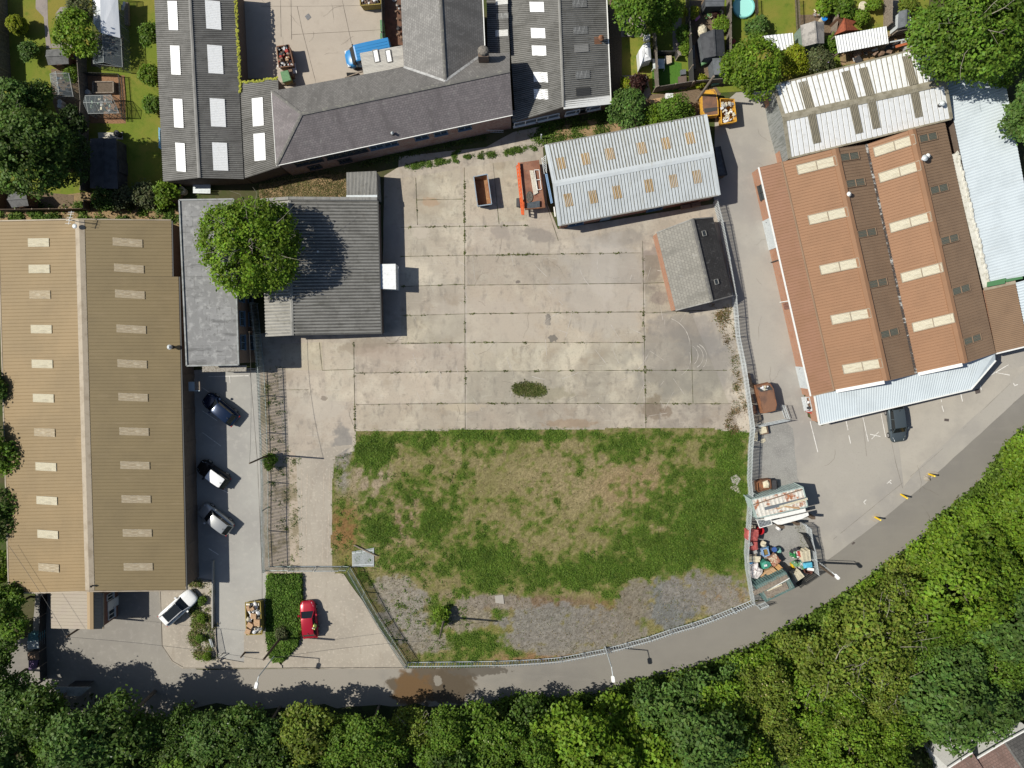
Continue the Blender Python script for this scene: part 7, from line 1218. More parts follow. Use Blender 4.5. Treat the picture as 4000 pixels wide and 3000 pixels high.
# ================================================================ GARDEN THINGS
M_feltg = mat('shed_felt', (.15, .15, .15), [('n', 2, (.11, .11, .11), .42, .62), ('n', 7, (.21, .21, .2, .5), .55, .7)], .9)
M_feltd = mat('shed_felt_dark', (.06, .063, .07), [('n', 1.5, (.04, .042, .048), .42, .62)], .8); M_shedw = mat('shed_boards', (.15, .08, .05), [('n', 6, (.1, .055, .035), .42, .64)], .85); M_shedg = mat('green_boards', (.2, .27, .23), [('n', 6, (.15, .2, .17), .42, .64)], .8)
M_feltb = mat('shed_felt_blue', (.12, .13, .145), [('n', 2, (.09, .1, .11), .42, .62), ('n', 12, (.17, .18, .19, .5), .55, .7)], .85)
M_clear = mat('greenhouse_glass', (.3, .35, .37), rough=.05, spec=.6, alpha=.25); M_frame = mat('greenhouse_frame', (.26, .28, .28), rough=.45)
def shed(label, k, e, zr, ze, mr, mw, axis=0, name='garden_shed', ridge=None, cat='shed'):
    """e: four eave corners in order; ridge runs parallel to e0-e1 (axis 0) or e1-e2 (axis 1)"""
    P = q4(k, e, ze); P = P if axis == 0 else P[1:] + P[:1]; c = cen(P); t = thing(name, label, cat, (c.x, c.y, .02))
    if ridge: r0, r1 = W(k, *ridge[0], zr), W(k, *ridge[1], zr)
    else: r0, r1 = P[0].lerp(P[3], .5), P[1].lerp(P[2], .5); r0, r1 = Vector((r0.x, r0.y, zr)), Vector((r1.x, r1.y, zr))
    mb = MB(); mb.quadbox([P[0], P[1], r1, r0], .05); mb.quadbox([P[2], P[3], r0, r1], .05); ro = mb.build('roof', mr, t); mb = MB(); mb.bar(r0 + Vector((0, 0, .02)), r1 + Vector((0, 0, .02)), .14, .05); mb.build('ridge_strip', mr, ro)
    walls(t, [P[0], P[1], r1, P[2], P[3], r0], mw, .1, .06); q = [P[3], P[2]]; 
    mb = MB(); a, b = P[2].lerp(P[3], .35), P[2].lerp(P[3], .6); mb.bar((a.x, a.y, .95), (b.x, b.y, .95), .08, 1.8); mb.build('door', mw, t); return t
def pots(label, k, poly, n, cols, group, seed):
    rg = random.Random(seed); pts = [(CR[k][0] + p[0] / CR[k][2], CR[k][1] + p[1] / CR[k][2]) for p in poly]; xs = [p[0] for p in pts]; ys_ = [p[1] for p in pts]; c = 0
    while c < n:
        x, y = rg.uniform(min(xs), max(xs)), rg.uniform(min(ys_), max(ys_))
        if not inside(np.array([x]), np.array([y]), pts)[0]: continue
        c += 1; b = W('S', x, y, 0); r_ = rg.uniform(.12, .26); h_ = r_ * rg.uniform(.9, 1.6); mb = MB(); mb.tube((b.x, b.y, .03), (b.x, b.y, .03 + h_), r_ * .7, r_, 12); mb.tube((b.x, b.y, .03 + h_), (b.x, b.y, .07 + h_), r_ * 1.12, r_ * 1.12, 12); mb.ball((b.x, b.y, .08 + h_), (r_ * .8, r_ * .8, r_ * .5), 7, 4, 1, .3, rg)
        item(mb, 'flower_pot', [rg.choice(cols), mat('pot_foliage', (.09, .14, .03), [('n', 9, (.05, .08, .02), .42, .62)], .9)], label, 'flower pot', group)
def greenhouse(label, k, e, zr, ze, axis, n, name='greenhouse', open_=0):
    P = q4(k, e, ze); P = P if axis == 0 else P[1:] + P[:1]; c = cen(P); t = thing(name, label, 'greenhouse', (c.x, c.y, .02)); r0, r1 = P[0].lerp(P[3], .5), P[1].lerp(P[2], .5); r0.z = r1.z = zr
    fr = MB()
    for i in range(n + 1):
        f = i / n; a, b, r_ = P[0].lerp(P[1], f), P[3].lerp(P[2], f), r0.lerp(r1, f); fr.bar(a, r_, .03, .03); fr.bar(b, r_, .03, .03)
        for q in (a, b): fr.bar((q.x, q.y, .02), q, .05, .05)
    for a, b in ((P[0], P[1]), (P[3], P[2]), (r0, r1), (P[0], P[3]), (P[1], P[2])): fr.bar(a, b, .04, .04)
    fr.build('frame', M_frame, t); g_ = MB(); g_.face([P[0], P[1], r1, r0]); g_.face([P[2], P[3], r0, r1])
    for i in range(4): a, b = P[i], P[(i + 1) % 4]; g_.face([(a.x, a.y, .05), (b.x, b.y, .05), b, a])
    g_.build('glazing', M_clear, t); return t
shed('grey felt roofed garden shed at the end of the paved path', 't', [(712, 770), (1040, 735), (1060, 985), (745, 1005)], 2.3, 1.9, M_feltg, M_shedw, 0, ridge=((704, 866), (1050, 850)))
shed('small grey felt shed in the corner above the tan warehouse', 'e', [(75, 105), (205, 98), (232, 215), (95, 230)], 2.3, 1.9, M_feltg, M_shedw, 0, ridge=((58, 165), (218, 155)))
shed('long black felt roofed shed in the tree shade', 'a', [(728, 1122), (728, 1525), (955, 1530), (942, 1120)], 2.2, 2.1, M_feltd, M_feltd, 0)
greenhouse('small greenhouse beside the felt roofed shed', 't', [(772, 1140), (810, 1480), (1130, 1490), (1060, 1130)], 2.1, 1.5, 0, 5)
greenhouse('glass greenhouse on the bark chippings with shelves inside', 'a', [(690, 775), (900, 770), (965, 915), (715, 920)], 2.2, 1.6, 0, 5); 
greenhouse('long glasshouse whose far half lies under a white sheet', 't', [(1420, -120), (1440, 980), (1890, 1035), (1830, -120)], 2.6, 1.8, 0, 7)
wsn = q4('t', [(1385, -120), (1400, 330), (1500, 470), (1560, 520), (1815, 555), (1790, -120)], 2.5); mb = MB(); zs = (2.0, 2.0, 1.95, 2.3, 2.0, 2.2); P = [Vector((p.x, p.y, z)) for p, z in zip(wsn, zs)]; r0, r1 = W('t', 1540, -120, 2.75), W('t', 1560, 510, 2.72); mb.face([P[0], r0, r1, P[2], P[1]][::-1]); mb.face([r0, P[5], P[4], r1][::-1]); mb.face([P[2], r1, P[3]][::-1]); item(mb, 'white_sheet_cover', mat('white_cover', (.72, .74, .78), [('n', .6, (.6, .63, .68), .42, .64, (3, .4, 1))], .4), 'white sheet laid over the far half of the long glasshouse', 'cover')
heap('plants and pots inside the long glasshouse', 't', [(1500, 600), (1800, 600), (1830, 980), (1520, 960)], .1, .7, 18, [mat('pot_plants', (.08, .13, .02), rough=.9), M_junkb, M_junkg], 'pot_plants', seed=20, cat='plants'); heap('pots and trays inside the glass greenhouse on bark chippings', 'a', [(715, 790), (890, 785), (930, 900), (730, 905)], .3, 1.1, 26, [M_bagw, M_cream2, M_junkg, mat('pale_green_frame', (.3, .42, .3), rough=.6)], 'pots_and_trays', seed=21, cat='pots'); heap('pots on the dark bench inside the small greenhouse', 't', [(860, 1200), (1030, 1180), (1060, 1420), (890, 1430)], .3, .8, 14, [M_junkd, M_bluef, M_junkg], 'pots_on_bench', seed=22, cat='pots')
rb_ = q4('a', [(750, 662), (915, 660), (917, 748), (752, 750)], .55); t = thing('raised_bed', 'rectangular timber raised bed of dark soil on bark chippings', 'raised bed', (*cen(rb_).xy, .02)); mb = MB()
for i in range(4): mb.bar(rb_[i] - Vector((0, 0, .27)), rb_[(i + 1) % 4] - Vector((0, 0, .27)), .12, .52)
mb.build('timber_sides', M_wood, t); mb = MB(); mb.face([p - Vector((0, 0, .15)) for p in rb_][::-1]); mb.build('soil', mat('bed_soil', (.13, .1, .075), [('n', 9, (.09, .07, .05), .45, .65)], .95), t)
for i, (k, x, y, l, m_, r_) in enumerate((('t', 918, 1568, 'upper pale water butt lid on the brown gravel', M_bagw, .24), ('t', 915, 1630, 'lower pale water butt lid on the brown gravel', M_bagw, .24), ('t', 1345, 1420, 'grey water butt at the corner of the bark plot', M_junkg, .27), ('t', 1130, 880, 'blue water butt beside the felt roofed shed', M_bluef, .28), ('a', 943, 1078, 'grey gas barbecue on the white slab by the black shed', M_junkd, .3), ('e', 1468, 92, 'cream round table top by the long dark shed', M_cream2, .42))):
    b = W(k, x, y, .8); mb = MB(); mb.tube((b.x, b.y, .02), (b.x, b.y, .78), r_ * .9, r_, 14); mb.tube((b.x, b.y, .78), (b.x, b.y, .84), r_ * 1.08, r_ * .9, 14); item(mb, 'water_butt' if 'butt' in l else ('barbecue' if 'barb' in l else 'round_table'), m_, l, 'water butt' if 'butt' in l else ('barbecue' if 'barb' in l else 'table'))
patch('path', 'a', [(795, 1075), (995, 1072), (998, 1130), (800, 1125)], .05, mat('pale_slab', (.5, .47, .4), rough=.8), 'pale slab at the end of the black shed', .01)
mb = MB()
for i in range(9): mb.bar(W('e', 1565, 45 + i * 8, .5), W('e', 1705, 40 + i * 9, .55 + .05 * (i % 3)), .09, .06)
item(mb, 'steel_frames', M_galv, 'stack of grey steel frames below the long dark shed', 'frames'); tarp('blue plastic sheet against the long dark shed wall', 'a', [(1283, 1030), (1300, 1040), (1308, 1210), (1285, 1195)], .5, pm_('pale_blue_sheet2', (.2, .42, .6), .5), seed=23); mb = MB(); mb.box(W('a', 1037, 120, .3), (.42, 2.3, .35)); item(mb, 'bench', M_wood, 'brown bench beside the long glasshouse', 'bench'); mb = MB(); mb.bar(W('a', 990, 80, 1), W('a', 1010, 15, 1.2), .25, .1); item(mb, 'folded_parasol', M_bagw, 'folded white parasol beside the long glasshouse', 'parasol')
# top right gardens
shed('dark felt gabled shed in the middle garden', 'q', [(1460, 560), (1530, 945), (1875, 912), (1850, 480)], 2.6, 2.0, M_feltd, M_feltb, 0, ridge=((1695, 475), (1722, 908)))
shed('grey flat felt shed below the dark gabled shed', 'q', [(1670, 945), (1700, 1210), (1880, 1215), (1915, 935)], 2.2, 2.1, M_feltb, M_feltb, 0)
shed('blue grey felt shed at the top edge of the middle garden', 'q', [(1550, -60), (1555, 105), (1860, 100), (1860, -60)], 2.2, 2.0, M_feltb, M_feltd, 1)
shed('weathered grey shed with torn roof felt', 'r', [(890, 255), (915, 470), (1130, 435), (1130, 225)], 2.7, 2.0, mat('pale_felt', (.33, .31, .29), [('n', 1.2, (.2, .19, .18), .45, .62), ('n', 5, (.42, .4, .37, .6), .52, .7)], .9), M_shedg, 0, ridge=((1035, 210), (1055, 435)))
shed('red brown hut with a hipped roof behind the white sheet roof', 'r', [(1250, 170), (1235, 350), (1475, 300), (1455, 215)], 2.6, 1.9, mat('red_felt', (.27, .075, .035), [('n', 3, (.2, .055, .03), .42, .62)], .8), M_shedw, 1, ridge=((1330, 180), (1345, 305)), name='garden_hut', cat='hut')
shed('grey metal shed on the paved plot in the top right', 'r', [(1880, 115), (1870, 285), (1998, 268), (1990, 110)], 2.2, 1.8, M_feltb, M_galv, 0)
for l, k, e, z in (('white corrugated roof of the lean-to by the lawn fence', 'r', [(522, 360), (815, 330), (838, 485), (600, 500)], 2.0), ('white weathered corrugated roof above the workshop', 'r', [(1240, 362), (1755, 262), (1790, 425), (1280, 525)], 2.2)):
    P = q4(k, e, z); P[2].z -= .25; P[3].z -= .25; t = thing('open_shelter', l, 'shelter', (*cen(P).xy, 0)); mb = MB(); mb.sheet(P[3], P[2], P[1], P[0], .3, .04); mb.build('roof', M_whites, t)
    for p in P: mb = MB(); mb.box((p.x * .999, p.y * .999, 0), (.1, .1, p.z - .05)); mb.build('post', M_wood, t)
b = W('r', 325, 66, .3); t = thing('paddling_pool', 'round turquoise paddling pool on the lawn', 'pool', (b.x, b.y, .02)); mb = MB()
N_ = 28; rr_ = [(1.12, 0), (1.2, .15), (1.14, .32), (1.02, .32), (1.0, .12)]
for a in range(N_):
    for (r0, z0), (r1, z1) in zip(rr_, rr_[1:]): c0, s0, c1, s1 = math.cos(a * 6.2832 / N_), math.sin(a * 6.2832 / N_), math.cos((a + 1) * 6.2832 / N_), math.sin((a + 1) * 6.2832 / N_); mb.face([(r0 * c0, r0 * s0, z0), (r0 * c1, r0 * s1, z0), (r1 * c1, r1 * s1, z1), (r1 * c0, r1 * s0, z1)])
mb.build('rim', mat('pool_rim', (.2, .5, .47), rough=.4), t, local=True); mb = MB(); mb.face([(1.02 * math.cos(a * 6.2832 / N_), 1.02 * math.sin(a * 6.2832 / N_), .2) for a in range(N_)]); mb.build('water', mat('pool_water', (.33, .68, .62), rough=.1), t, local=True)
b = W('r', 1135, 180, .9); mb = MB(); mb.tube((b.x, b.y, .02), (b.x, b.y, .9), .32, n=14); mb.tube((b.x, b.y, .9), (b.x, b.y, .97), .34, .3, 14, 1); item(mb, 'water_butt', [M_cream2, mat('lid_blue', (.02, .2, .6), rough=.4)], 'pale barrel with a bright blue lid by the weathered shed', 'barrel')
b = W('r', 1522, 58, .6); mb = MB(); mb.tube((b.x, b.y, .02), (b.x, b.y, .6), .28, .38, 14); mb.tube((b.x, b.y, .6), (b.x, b.y, .66), .48, .42, 14); item(mb, 'bird_bath', M_cream2, 'round cream bird bath on the top right lawn', 'bird bath')
tarp('white greenhouse cover hung over the fence by the small lawn', 'q', [(560, 700), (660, 685), (680, 960), (560, 1000), (500, 1080), (480, 820)], 1.5, mat('white_cover2', (.66, .67, .69), [('n', 1, (.52, .53, .55), .45, .62, (3, .4, 1))], .4), 'plastic_cover', 'cover', 25, .25); mb = MB(); mb.box(W('q', 600, 635, .3), (.62, .62, .5)); item(mb, 'white_box', M_bagw, 'white box beside the hung white cover', 'box')
gt_ = q4('q', [(705, 955), (895, 955), (898, 1110), (710, 1112)], .75); t = thing('garden_table', 'square white glass table on the artificial lawn', 'table', (*cen(gt_).xy, .02)); mb = MB(); mb.prism([Vector((p.x, p.y, 0)) for p in gt_][::-1], .7, .76); mb.build('top', mat('table_glass', (.4, .46, .48), [('n', .8, (.6, .62, .6), .45, .6)], .15), t)
for p in gt_: mb = MB(); mb.box((p.x, p.y, .02), (.07, .07, .68)); mb.build('leg', M_wfra, t)
sf = q4('q', [(905, 900), (1010, 895), (1015, 1010), (940, 1035), (905, 985)], .5); mb = MB(); mb.prism([Vector((p.x, p.y, 0)) for p in sf][::-1], .05, .45); item(mb, 'corner_seat', pm_('cream_seat', (.5, .42, .33)), 'cream corner seat beside the glass table', 'seat'); P = q4('q', [(1120, 1240), (1250, 1225), (1255, 1435), (1125, 1450)], .35); mb = MB(); mb.prism([Vector((p.x, p.y, 0)) for p in P][::-1], .05, .35); item(mb, 'decking', mat('brown_decking', (.14, .105, .09), [('n', 4, (.1, .075, .065), .42, .62, (6, 1, 1))], .85), 'brown decking platform on the artificial lawn', 'decking'); P = q4('q', [(1160, 1130), (1240, 1120), (1245, 1200), (1165, 1210)], .5); mb = MB(); mb.prism([Vector((p.x, p.y, 0)) for p in P][::-1], .05, .5); item(mb, 'planter_box', M_feltb, 'dark square planter beside the brown decking', 'planter')
mb = MB(); mb.ball(W('q', 1500, 500, .5), (.55, .65, .45), 10, 6, 0, .1, rk); item(mb, 'covered_barbecue', M_cream2, 'round pale covered barbecue above the dark gabled shed', 'barbecue'); P = q4('q', [(1650, 1310), (1830, 1270), (1840, 1330), (1665, 1380)], .5); mb = MB(); mb.prism([Vector((p.x, p.y, 0)) for p in P][::-1], .05, .5); item(mb, 'cold_frame', pm_('teal_glass', (.2, .42, .36), .2), 'green glazed cold frame behind the orange skip', 'cold frame'); tarp('green tarpaulin beside the grey flat felt shed', 'q', [(1480, 985), (1630, 965), (1620, 1000), (1500, 1060)], .6, M_grn, seed=27); P = q4('q', [(1320, 950), (1395, 945), (1405, 1110), (1325, 1115)], .7); mb = MB(); mb.prism([Vector((p.x, p.y, 0)) for p in P][::-1], .05, .7); item(mb, 'storage_chest', M_fencew, 'grey storage chest by the black garden fence', 'chest'); P = q4('q', [(1340, 735), (1385, 735), (1390, 940), (1345, 940)], .6); mb = MB(); mb.prism([Vector((p.x, p.y, 0)) for p in P][::-1], .05, .6); item(mb, 'long_bench', M_feltb, 'narrow grey bench beside the black garden fence', 'bench')
pots('flower pot in the middle garden above the dark gabled shed', 'q', [(1530, 200), (1800, 180), (1800, 300), (1540, 300)], 14, [M_bagw, M_rust, M_junkg, M_cream2, M_grn], 'flower pots in the middle garden', 28); pots('dark pot along the top edge of the small lawn', 'q', [(190, 520), (650, 520), (650, 590), (190, 590)], 13, [M_junkd, M_junkg, M_grn, M_junkd], 'pots along the top of the small lawn', 29); pots('pot or stone in the bed below the small lawn', 'q', [(230, 1240), (600, 1240), (640, 1420), (580, 1500)], 12, [M_bagw, M_junkd, M_grn, M_junkg], 'pots in the bed below the small lawn', 30); heap('pieces of stone and timber near the patched shed', 'r', [(1000, 110), (1170, 80), (1160, 160), (1040, 170)], .05, .4, 20, [M_cream2, M_junkg, M_junkb], 'stone_pile', seed=32, cat='stones'); heap('scrap pipes and sheets in the strip behind the white roofed workshop', 'r', [(1330, 540), (1780, 440), (2120, 350), (2130, 420), (1800, 520), (1420, 610)], .05, .7, 60, [M_junkd, M_rust, M_junkb, M_junkg, M_junkd], 'scrap_heap', seed=33, cat='scrap', s=(.2, .9))
mb = MB(); mb.box(W('r', 1980, 460, .3), (1.5, .8, .5), .3); item(mb, 'covered_trailer', M_junkg, 'grey covered box under the big tree behind the workshop', 'box'); mb = MB(); mb.bar(W('r', 1790, 425, 1.6), W('r', 2080, 370, 1.6), .12, .12); item(mb, 'steel_beam', M_galv, 'long grey steel beam behind the white roofed workshop', 'beam'); mb = MB(); mb.bar(W('r', 1850, 470, 1.0), W('r', 2125, 390, 1.0), .25, .15); item(mb, 'rusty_beam', mat('orange_rust', (.4, .12, .05), rough=.8), 'orange rusty beam behind the white roofed workshop', 'beam')
mb = MB(); mb.bar(W('q', 1390, 330, .5), W('q', 1465, 262, .6), .25, .12); item(mb, 'pink_toy', mat('pink_plastic', (.55, .2, .4), rough=.5), 'pink plastic toy in the middle garden', 'toy'); mb = MB(); mb.bar(W('q', 1940, 740, .4), W('q', 2040, 650, .5), .35, .1); item(mb, 'red_toy', M_junkr, 'red and dark toy on the path by the round tree', 'toy'); P = q4('c', [(1310, 810), (1420, 790), (1425, 840), (1370, 880)], .3); mb = MB(); mb.prism([Vector((p.x, p.y, 0)) for p in P][::-1], .05, .3); item(mb, 'timber_boards', M_ply, 'fan of pale boards among the bushes behind the light grey shed', 'boards'); mb = MB(); mb.box(W('q', 960, 1580, .2), (.8, .55, .5)); item(mb, 'sink', M_bagw, 'old white sink on the ground behind the board fence', 'sink')
# ================================================================ TREES
def leafm(n, c): return mat('leaf_' + n, c, rough=.55, spec=.25, attr=True, trans=.42)
TONE = dict(bright=leafm('bright', (.155, .25, .022)), mid=leafm('mid', (.125, .215, .025)), dark=leafm('dark', (.085, .148, .025)), olive=leafm('olive', (.17, .225, .032)), blue=leafm('blue', (.105, .185, .04)), yellow=leafm('yellow', (.26, .3, .02)), grey=leafm('grey', (.12, .14, .06)), deep=leafm('deep', (.045, .08, .017)), purple=leafm('purple', (.06, .025, .02)))
M_bark2 = mat('tree_bark', (.14, .115, .09), [('n', 6, (.09, .075, .06), .42, .64)], .95); M_twig = mat('pale_twigs', (.3, .27, .22), rough=.9)
def crown_data(R, Hz, seed, lobes=15, shoots=44, per=12, leaf=.24, spread=.3, flower=0.0, ball=0):
    rg = np.random.default_rng(seed); u = rg.normal(size=(lobes, 3)); u[:, 2] = np.abs(u[:, 2]) * 1.1 - .45; u /= np.linalg.norm(u, axis=1, keepdims=True)
    rad = rg.uniform(.5, .72, lobes); LC = u * rad[:, None] * np.array((R, R, Hz)); LR = rg.uniform(.26, .5, lobes) * R; LC[0] = (0, 0, Hz * .45); LR[0] = R * .5; lt = rg.uniform(.74, 1.22, lobes)
    if ball: u = rg.normal(size=(lobes, 3)); u /= np.linalg.norm(u, axis=1, keepdims=True); LC = u * .8 * np.array((R, R, Hz)); LR[:] = .22 * R; lt = rg.uniform(.9, 1.1, lobes)
    d = rg.normal(size=(lobes, shoots, 3)); d[..., 2] = np.abs(d[..., 2]) - .35; d /= np.linalg.norm(d, axis=2, keepdims=True); rr = rg.uniform(.78, 1.06, (lobes, shoots, 1))
    sp = LC[:, None] + d * rr * LR[:, None, None] * np.array((1, 1, min(1, Hz / R * 1.1))); tt = np.repeat(lt[:, None], shoots, 1) * rg.uniform(.72, 1.28, (lobes, shoots)); sp = sp.reshape(-1, 3); dd = d.reshape(-1, 3); tt = tt.reshape(-1)
    ins = np.zeros(len(sp))
    for i in range(lobes): ins += (np.linalg.norm((sp - LC[i]) / LR[i], axis=1) < .72)
    k = (ins < 1) | (rg.random(len(sp)) < .12); sp, dd, tt = sp[k], dd[k], tt[k]
    n = len(sp) * per; C = np.repeat(sp, per, 0) + rg.normal(0, spread, (n, 3)) * np.array((1, 1, .6)); D_ = np.repeat(dd, per, 0); Nn = D_ * .7 + np.array((0, 0, .7)) + rg.normal(0, .55, (n, 3)); S_ = rg.uniform(.65, 1.25, n) * leaf
    f = np.repeat(tt, per) * rg.uniform(.8, 1.2, n); T = f[:, None] * np.array((1, 1, 1)) * (1 + rg.normal(0, .07, (n, 3)))
    if flower: w = rg.random(n) < flower; T[w] = np.array((5.5, 3.4, 16)); S_[w] *= .6
    return C, Nn, S_, T, LC
def trunk_mb(h0, LC, r, twigs=0, seed=0):
    rg = random.Random(seed); mb = MB(); top = Vector((0, 0, h0)); mb.tube((0, 0, -.1), (0, 0, h0 * .55), r, r * .8, 9); mb.tube((0, 0, h0 * .55), top, r * .8, r * .6, 9)
    for c in LC[:9]:
        a = Vector((0, 0, h0 * rg.uniform(.6, 1))); b = Vector(c) + Vector((0, 0, h0)); m_ = a.lerp(b, .5) + Vector((rg.uniform(-.2, .2), rg.uniform(-.2, .2), .2)); mb.tube(a, m_, r * .45, r * .3, 6); mb.tube(m_, b, r * .3, r * .1, 6)
    return mb
PROTO = {}
def proto(key, R, Hz, zc, seed, r=.18, twigs=0, **kw):
    """one crown mesh and one trunk mesh, centre of the crown at height zc"""
    C, Nn, S_, T, LC = crown_data(R, Hz, seed, **kw); o = leaf_object('crown', C + np.array((0, 0, zc)), Nn, S_, T, TONE['mid']); cm = o.data; bpy.data.objects.remove(o)
    t = trunk_mb(zc, LC, r, 0, seed).build('trunk', M_bark2, local=True); tm = t.data; bpy.data.objects.remove(t); wm = None
    if twigs:
        rg = random.Random(seed + 1); mb = MB()
        for i in range(twigs):
            a = Vector((0, 0, zc + Hz * .2)); u = Vector((rg.gauss(0, 1), rg.gauss(0, 1), abs(rg.gauss(.7, .4)))).normalized(); p = a + Vector((u.x * R * .45, u.y * R * .45, u.z * Hz * .55)); mb.tube(a - Vector((0, 0, .3)), p, .05, .035, 5)
            for s in range(3): q = p + Vector((u.x, u.y, u.z * .6)) * R * .22 + Vector((rg.gauss(0, .3), rg.gauss(0, .3), rg.gauss(.1, .15))); mb.tube(p, q, .036 - .01 * s, .03 - .01 * s, 5); p2 = q + Vector((rg.gauss(0, .5), rg.gauss(0, .5), .2)); mb.tube(q, p2, .014, .008, 4); p = q
        w = mb.build('branch', M_twig, local=True); wm = w.data; bpy.data.objects.remove(w)
    PROTO[key] = (cm, tm, wm, zc, R)
def tree(key, label, tone, pos, s=1.0, sz=None, rz=0.0, name='tree', cat='tree', group=None):
    cm, tm, wm, zc, R = PROTO[key]; t = thing(name, label, cat, pos, rz, group)
    for nm, me in (('crown', cm), ('trunk', tm), ('branch', wm)):
        if me is None: continue
        o = bpy.data.objects.new(nm, me); COL.objects.link(o); o.parent = t; o.scale = (s, s, sz or s)
        if nm == 'crown': o.material_slots[0].link = 'OBJECT'; o.material_slots[0].material = TONE[tone]
    return t
proto('big', 5.3, 3.4, 7.2, 21, .3, twigs=10, lobes=34, shoots=64, per=17, leaf=.18, spread=.3)
proto('broad', 4.4, 3.0, 6.5, 2, .22, lobes=18, shoots=60, per=12, leaf=.22); proto('broad2', 4.0, 3.0, 6.5, 3, .2, lobes=16, shoots=55, per=12, leaf=.23)
proto('tall', 3.4, 3.6, 7.5, 4, .2, lobes=16, shoots=50, per=12, leaf=.21); proto('tall2', 3.0, 3.4, 7.0, 5, .2, lobes=14, shoots=50, per=12, leaf=.2, flower=.012)
proto('low', 2.9, 2.0, 3.6, 6, .15, lobes=14, shoots=46, per=11, leaf=.2); proto('low2', 2.4, 1.7, 3.0, 7, .12, lobes=12, shoots=44, per=11, leaf=.19, flower=.01)
proto('twiggy', 3.8, 2.8, 6.0, 8, .2, twigs=14, lobes=18, shoots=48, per=10, leaf=.2, spread=.34); proto('shrub', 1.2, .9, 1.0, 9, .06, lobes=10, shoots=34, per=10, leaf=.13, spread=.15); proto('shrub2', 1.0, .8, .9, 10, .06, lobes=9, shoots=30, per=9, leaf=.15, spread=.14)
proto('conifer', 4.6, 4.2, 7.5, 11, .28, lobes=26, shoots=60, per=13, leaf=.2, spread=.25); proto('ball', 1.0, 1.0, 1.25, 12, .07, lobes=60, shoots=50, per=8, leaf=.07, spread=.04, ball=1)
def at(k, x, y, zc, s=1): p = W(k, x, y, zc * s * 1.05); return (p.x, p.y, 0)
def T(key, label, tone, k, x, y, s=1.0, rz=0.0, sz=None, **kw): return tree(key, label, tone, at(k, x, y, PROTO[key][3], sz or s), s, sz, rz, **kw)
T('big', 'big bright green tree between the flat roofed office and grey workshop', 'bright', 'D', 541, 528, .92, .3)
T('big', 'largest round green tree in the top right corner', 'mid', 'D', 2090, 58, 1.0, 1.2); T('broad', 'green tree at the right edge beside the largest round tree', 'mid', 'D', 2190, 40, .95, 2.0); T('broad2', 'dark green tree overhanging the pale blue roof at the right edge', 'mid', 'D', 2172, 118, .68, .5); T('broad2', 'dark tree at the right edge past the pale blue roof', 'blue', 'D', 2242, 240, .8, 1.5)
T('broad', 'round olive green tree beside the lane and yellow skip', 'bright', 'D', 1627, 146, .67, .8); T('low', 'yellow green bush beside the round tree and patched shed', 'yellow', 'D', 1718, 128, .5, 1.1, name='bush', cat='bush'); T('low2', 'grey green shrub between the yellow bush and the white weathered roof', 'grey', 'D', 1775, 130, .6, .4, name='shrub', cat='shrub')
T('broad2', 'green tree at the top between the centre shed and gardens', 'mid', 'D', 1385, 0, .72, .2); T('low', 'light green tree beside the top garden tree', 'bright', 'D', 1430, 22, .66, 2.2); T('low', 'large grey green bush behind the light grey shed', 'blue', 'D', 1360, 235, .68, .6, name='bush', cat='bush'); T('low2', 'yellow green bush at the side of the large grey green bush', 'bright', 'D', 1405, 245, .55, 1.6, name='bush', cat='bush'); T('low', 'wide dark green bush behind the board fence', 'mid', 'D', 1452, 236, .58, 2.6, name='bush', cat='bush'); T('low2', 'second dark green bush by the orange skip', 'mid', 'D', 1480, 236, .42, .9, name='bush', cat='bush')
T('ball', 'clipped yellow green round topiary on the left lawn', 'yellow', 'a', 135, 200, .98, .3, name='topiary', cat='topiary'); T('low', 'light green tree beside the white covered glasshouse', 'bright', 'a', 640, 262, .78, 1.0); T('low', 'grey dark conifer above the light green tree', 'grey', 'a', 665, 70, .5, 2.0); T('shrub', 'thin dark shrub in the middle of the left lawn', 'blue', 'a', 235, 425, .85, .1, name='shrub', cat='shrub')
T('low', 'dark grey pine with pale twigs at the left edge', 'blue', 'D', 28, 226, .85, .7); T('low2', 'dark green shrub with glossy leaves above the pine', 'dark', 'D', 68, 205, .72, 1.9, name='shrub', cat='shrub'); T('conifer', 'large dark evergreen tree on the left by the black shed', 'dark', 'D', 62, 330, .9, 1.3); T('conifer', 'dark evergreen tree leaning over the garden gravel', 'deep', 'D', 128, 328, .62, 2.8); T('twiggy', 'dull dark tree with bare twigs at the far left', 'dark', 'D', 15, 285, .8, .2)
for i, (x, y, s, tn, l) in enumerate(((1215, 290, 1.0, 'mid', 'upper shrub against the long dark shed'), (1215, 620, .95, 'bright', 'middle shrub against the long dark shed'), (1250, 850, .9, 'mid', 'lower shrub against the long dark shed'), (590, 590, .75, 'bright', 'bright shrub between the small greenhouse and fence'), (600, 980, 1.2, 'deep', 'dark shrub at the end of the brown gravel'))): T('shrub', l, tn, 'a', x, y, s, i * .9, name='shrub', cat='shrub')
for i, (x, y, tn, l) in enumerate(((1345, 130, 'bright', 'leafy end of the hedge by the long dark shed corner'), (1180, 140, 'grey', 'grey green middle part of the hedge above the sandy strip'), (1000, 145, 'grey', 'pale grey part of the hedge above the sandy strip'), (860, 140, 'dark', 'dark part of the hedge next to the evergreen tree'))): T('shrub', l, tn, 'e', x, y, 1.15, i, name='hedge_shrub', cat='hedge')
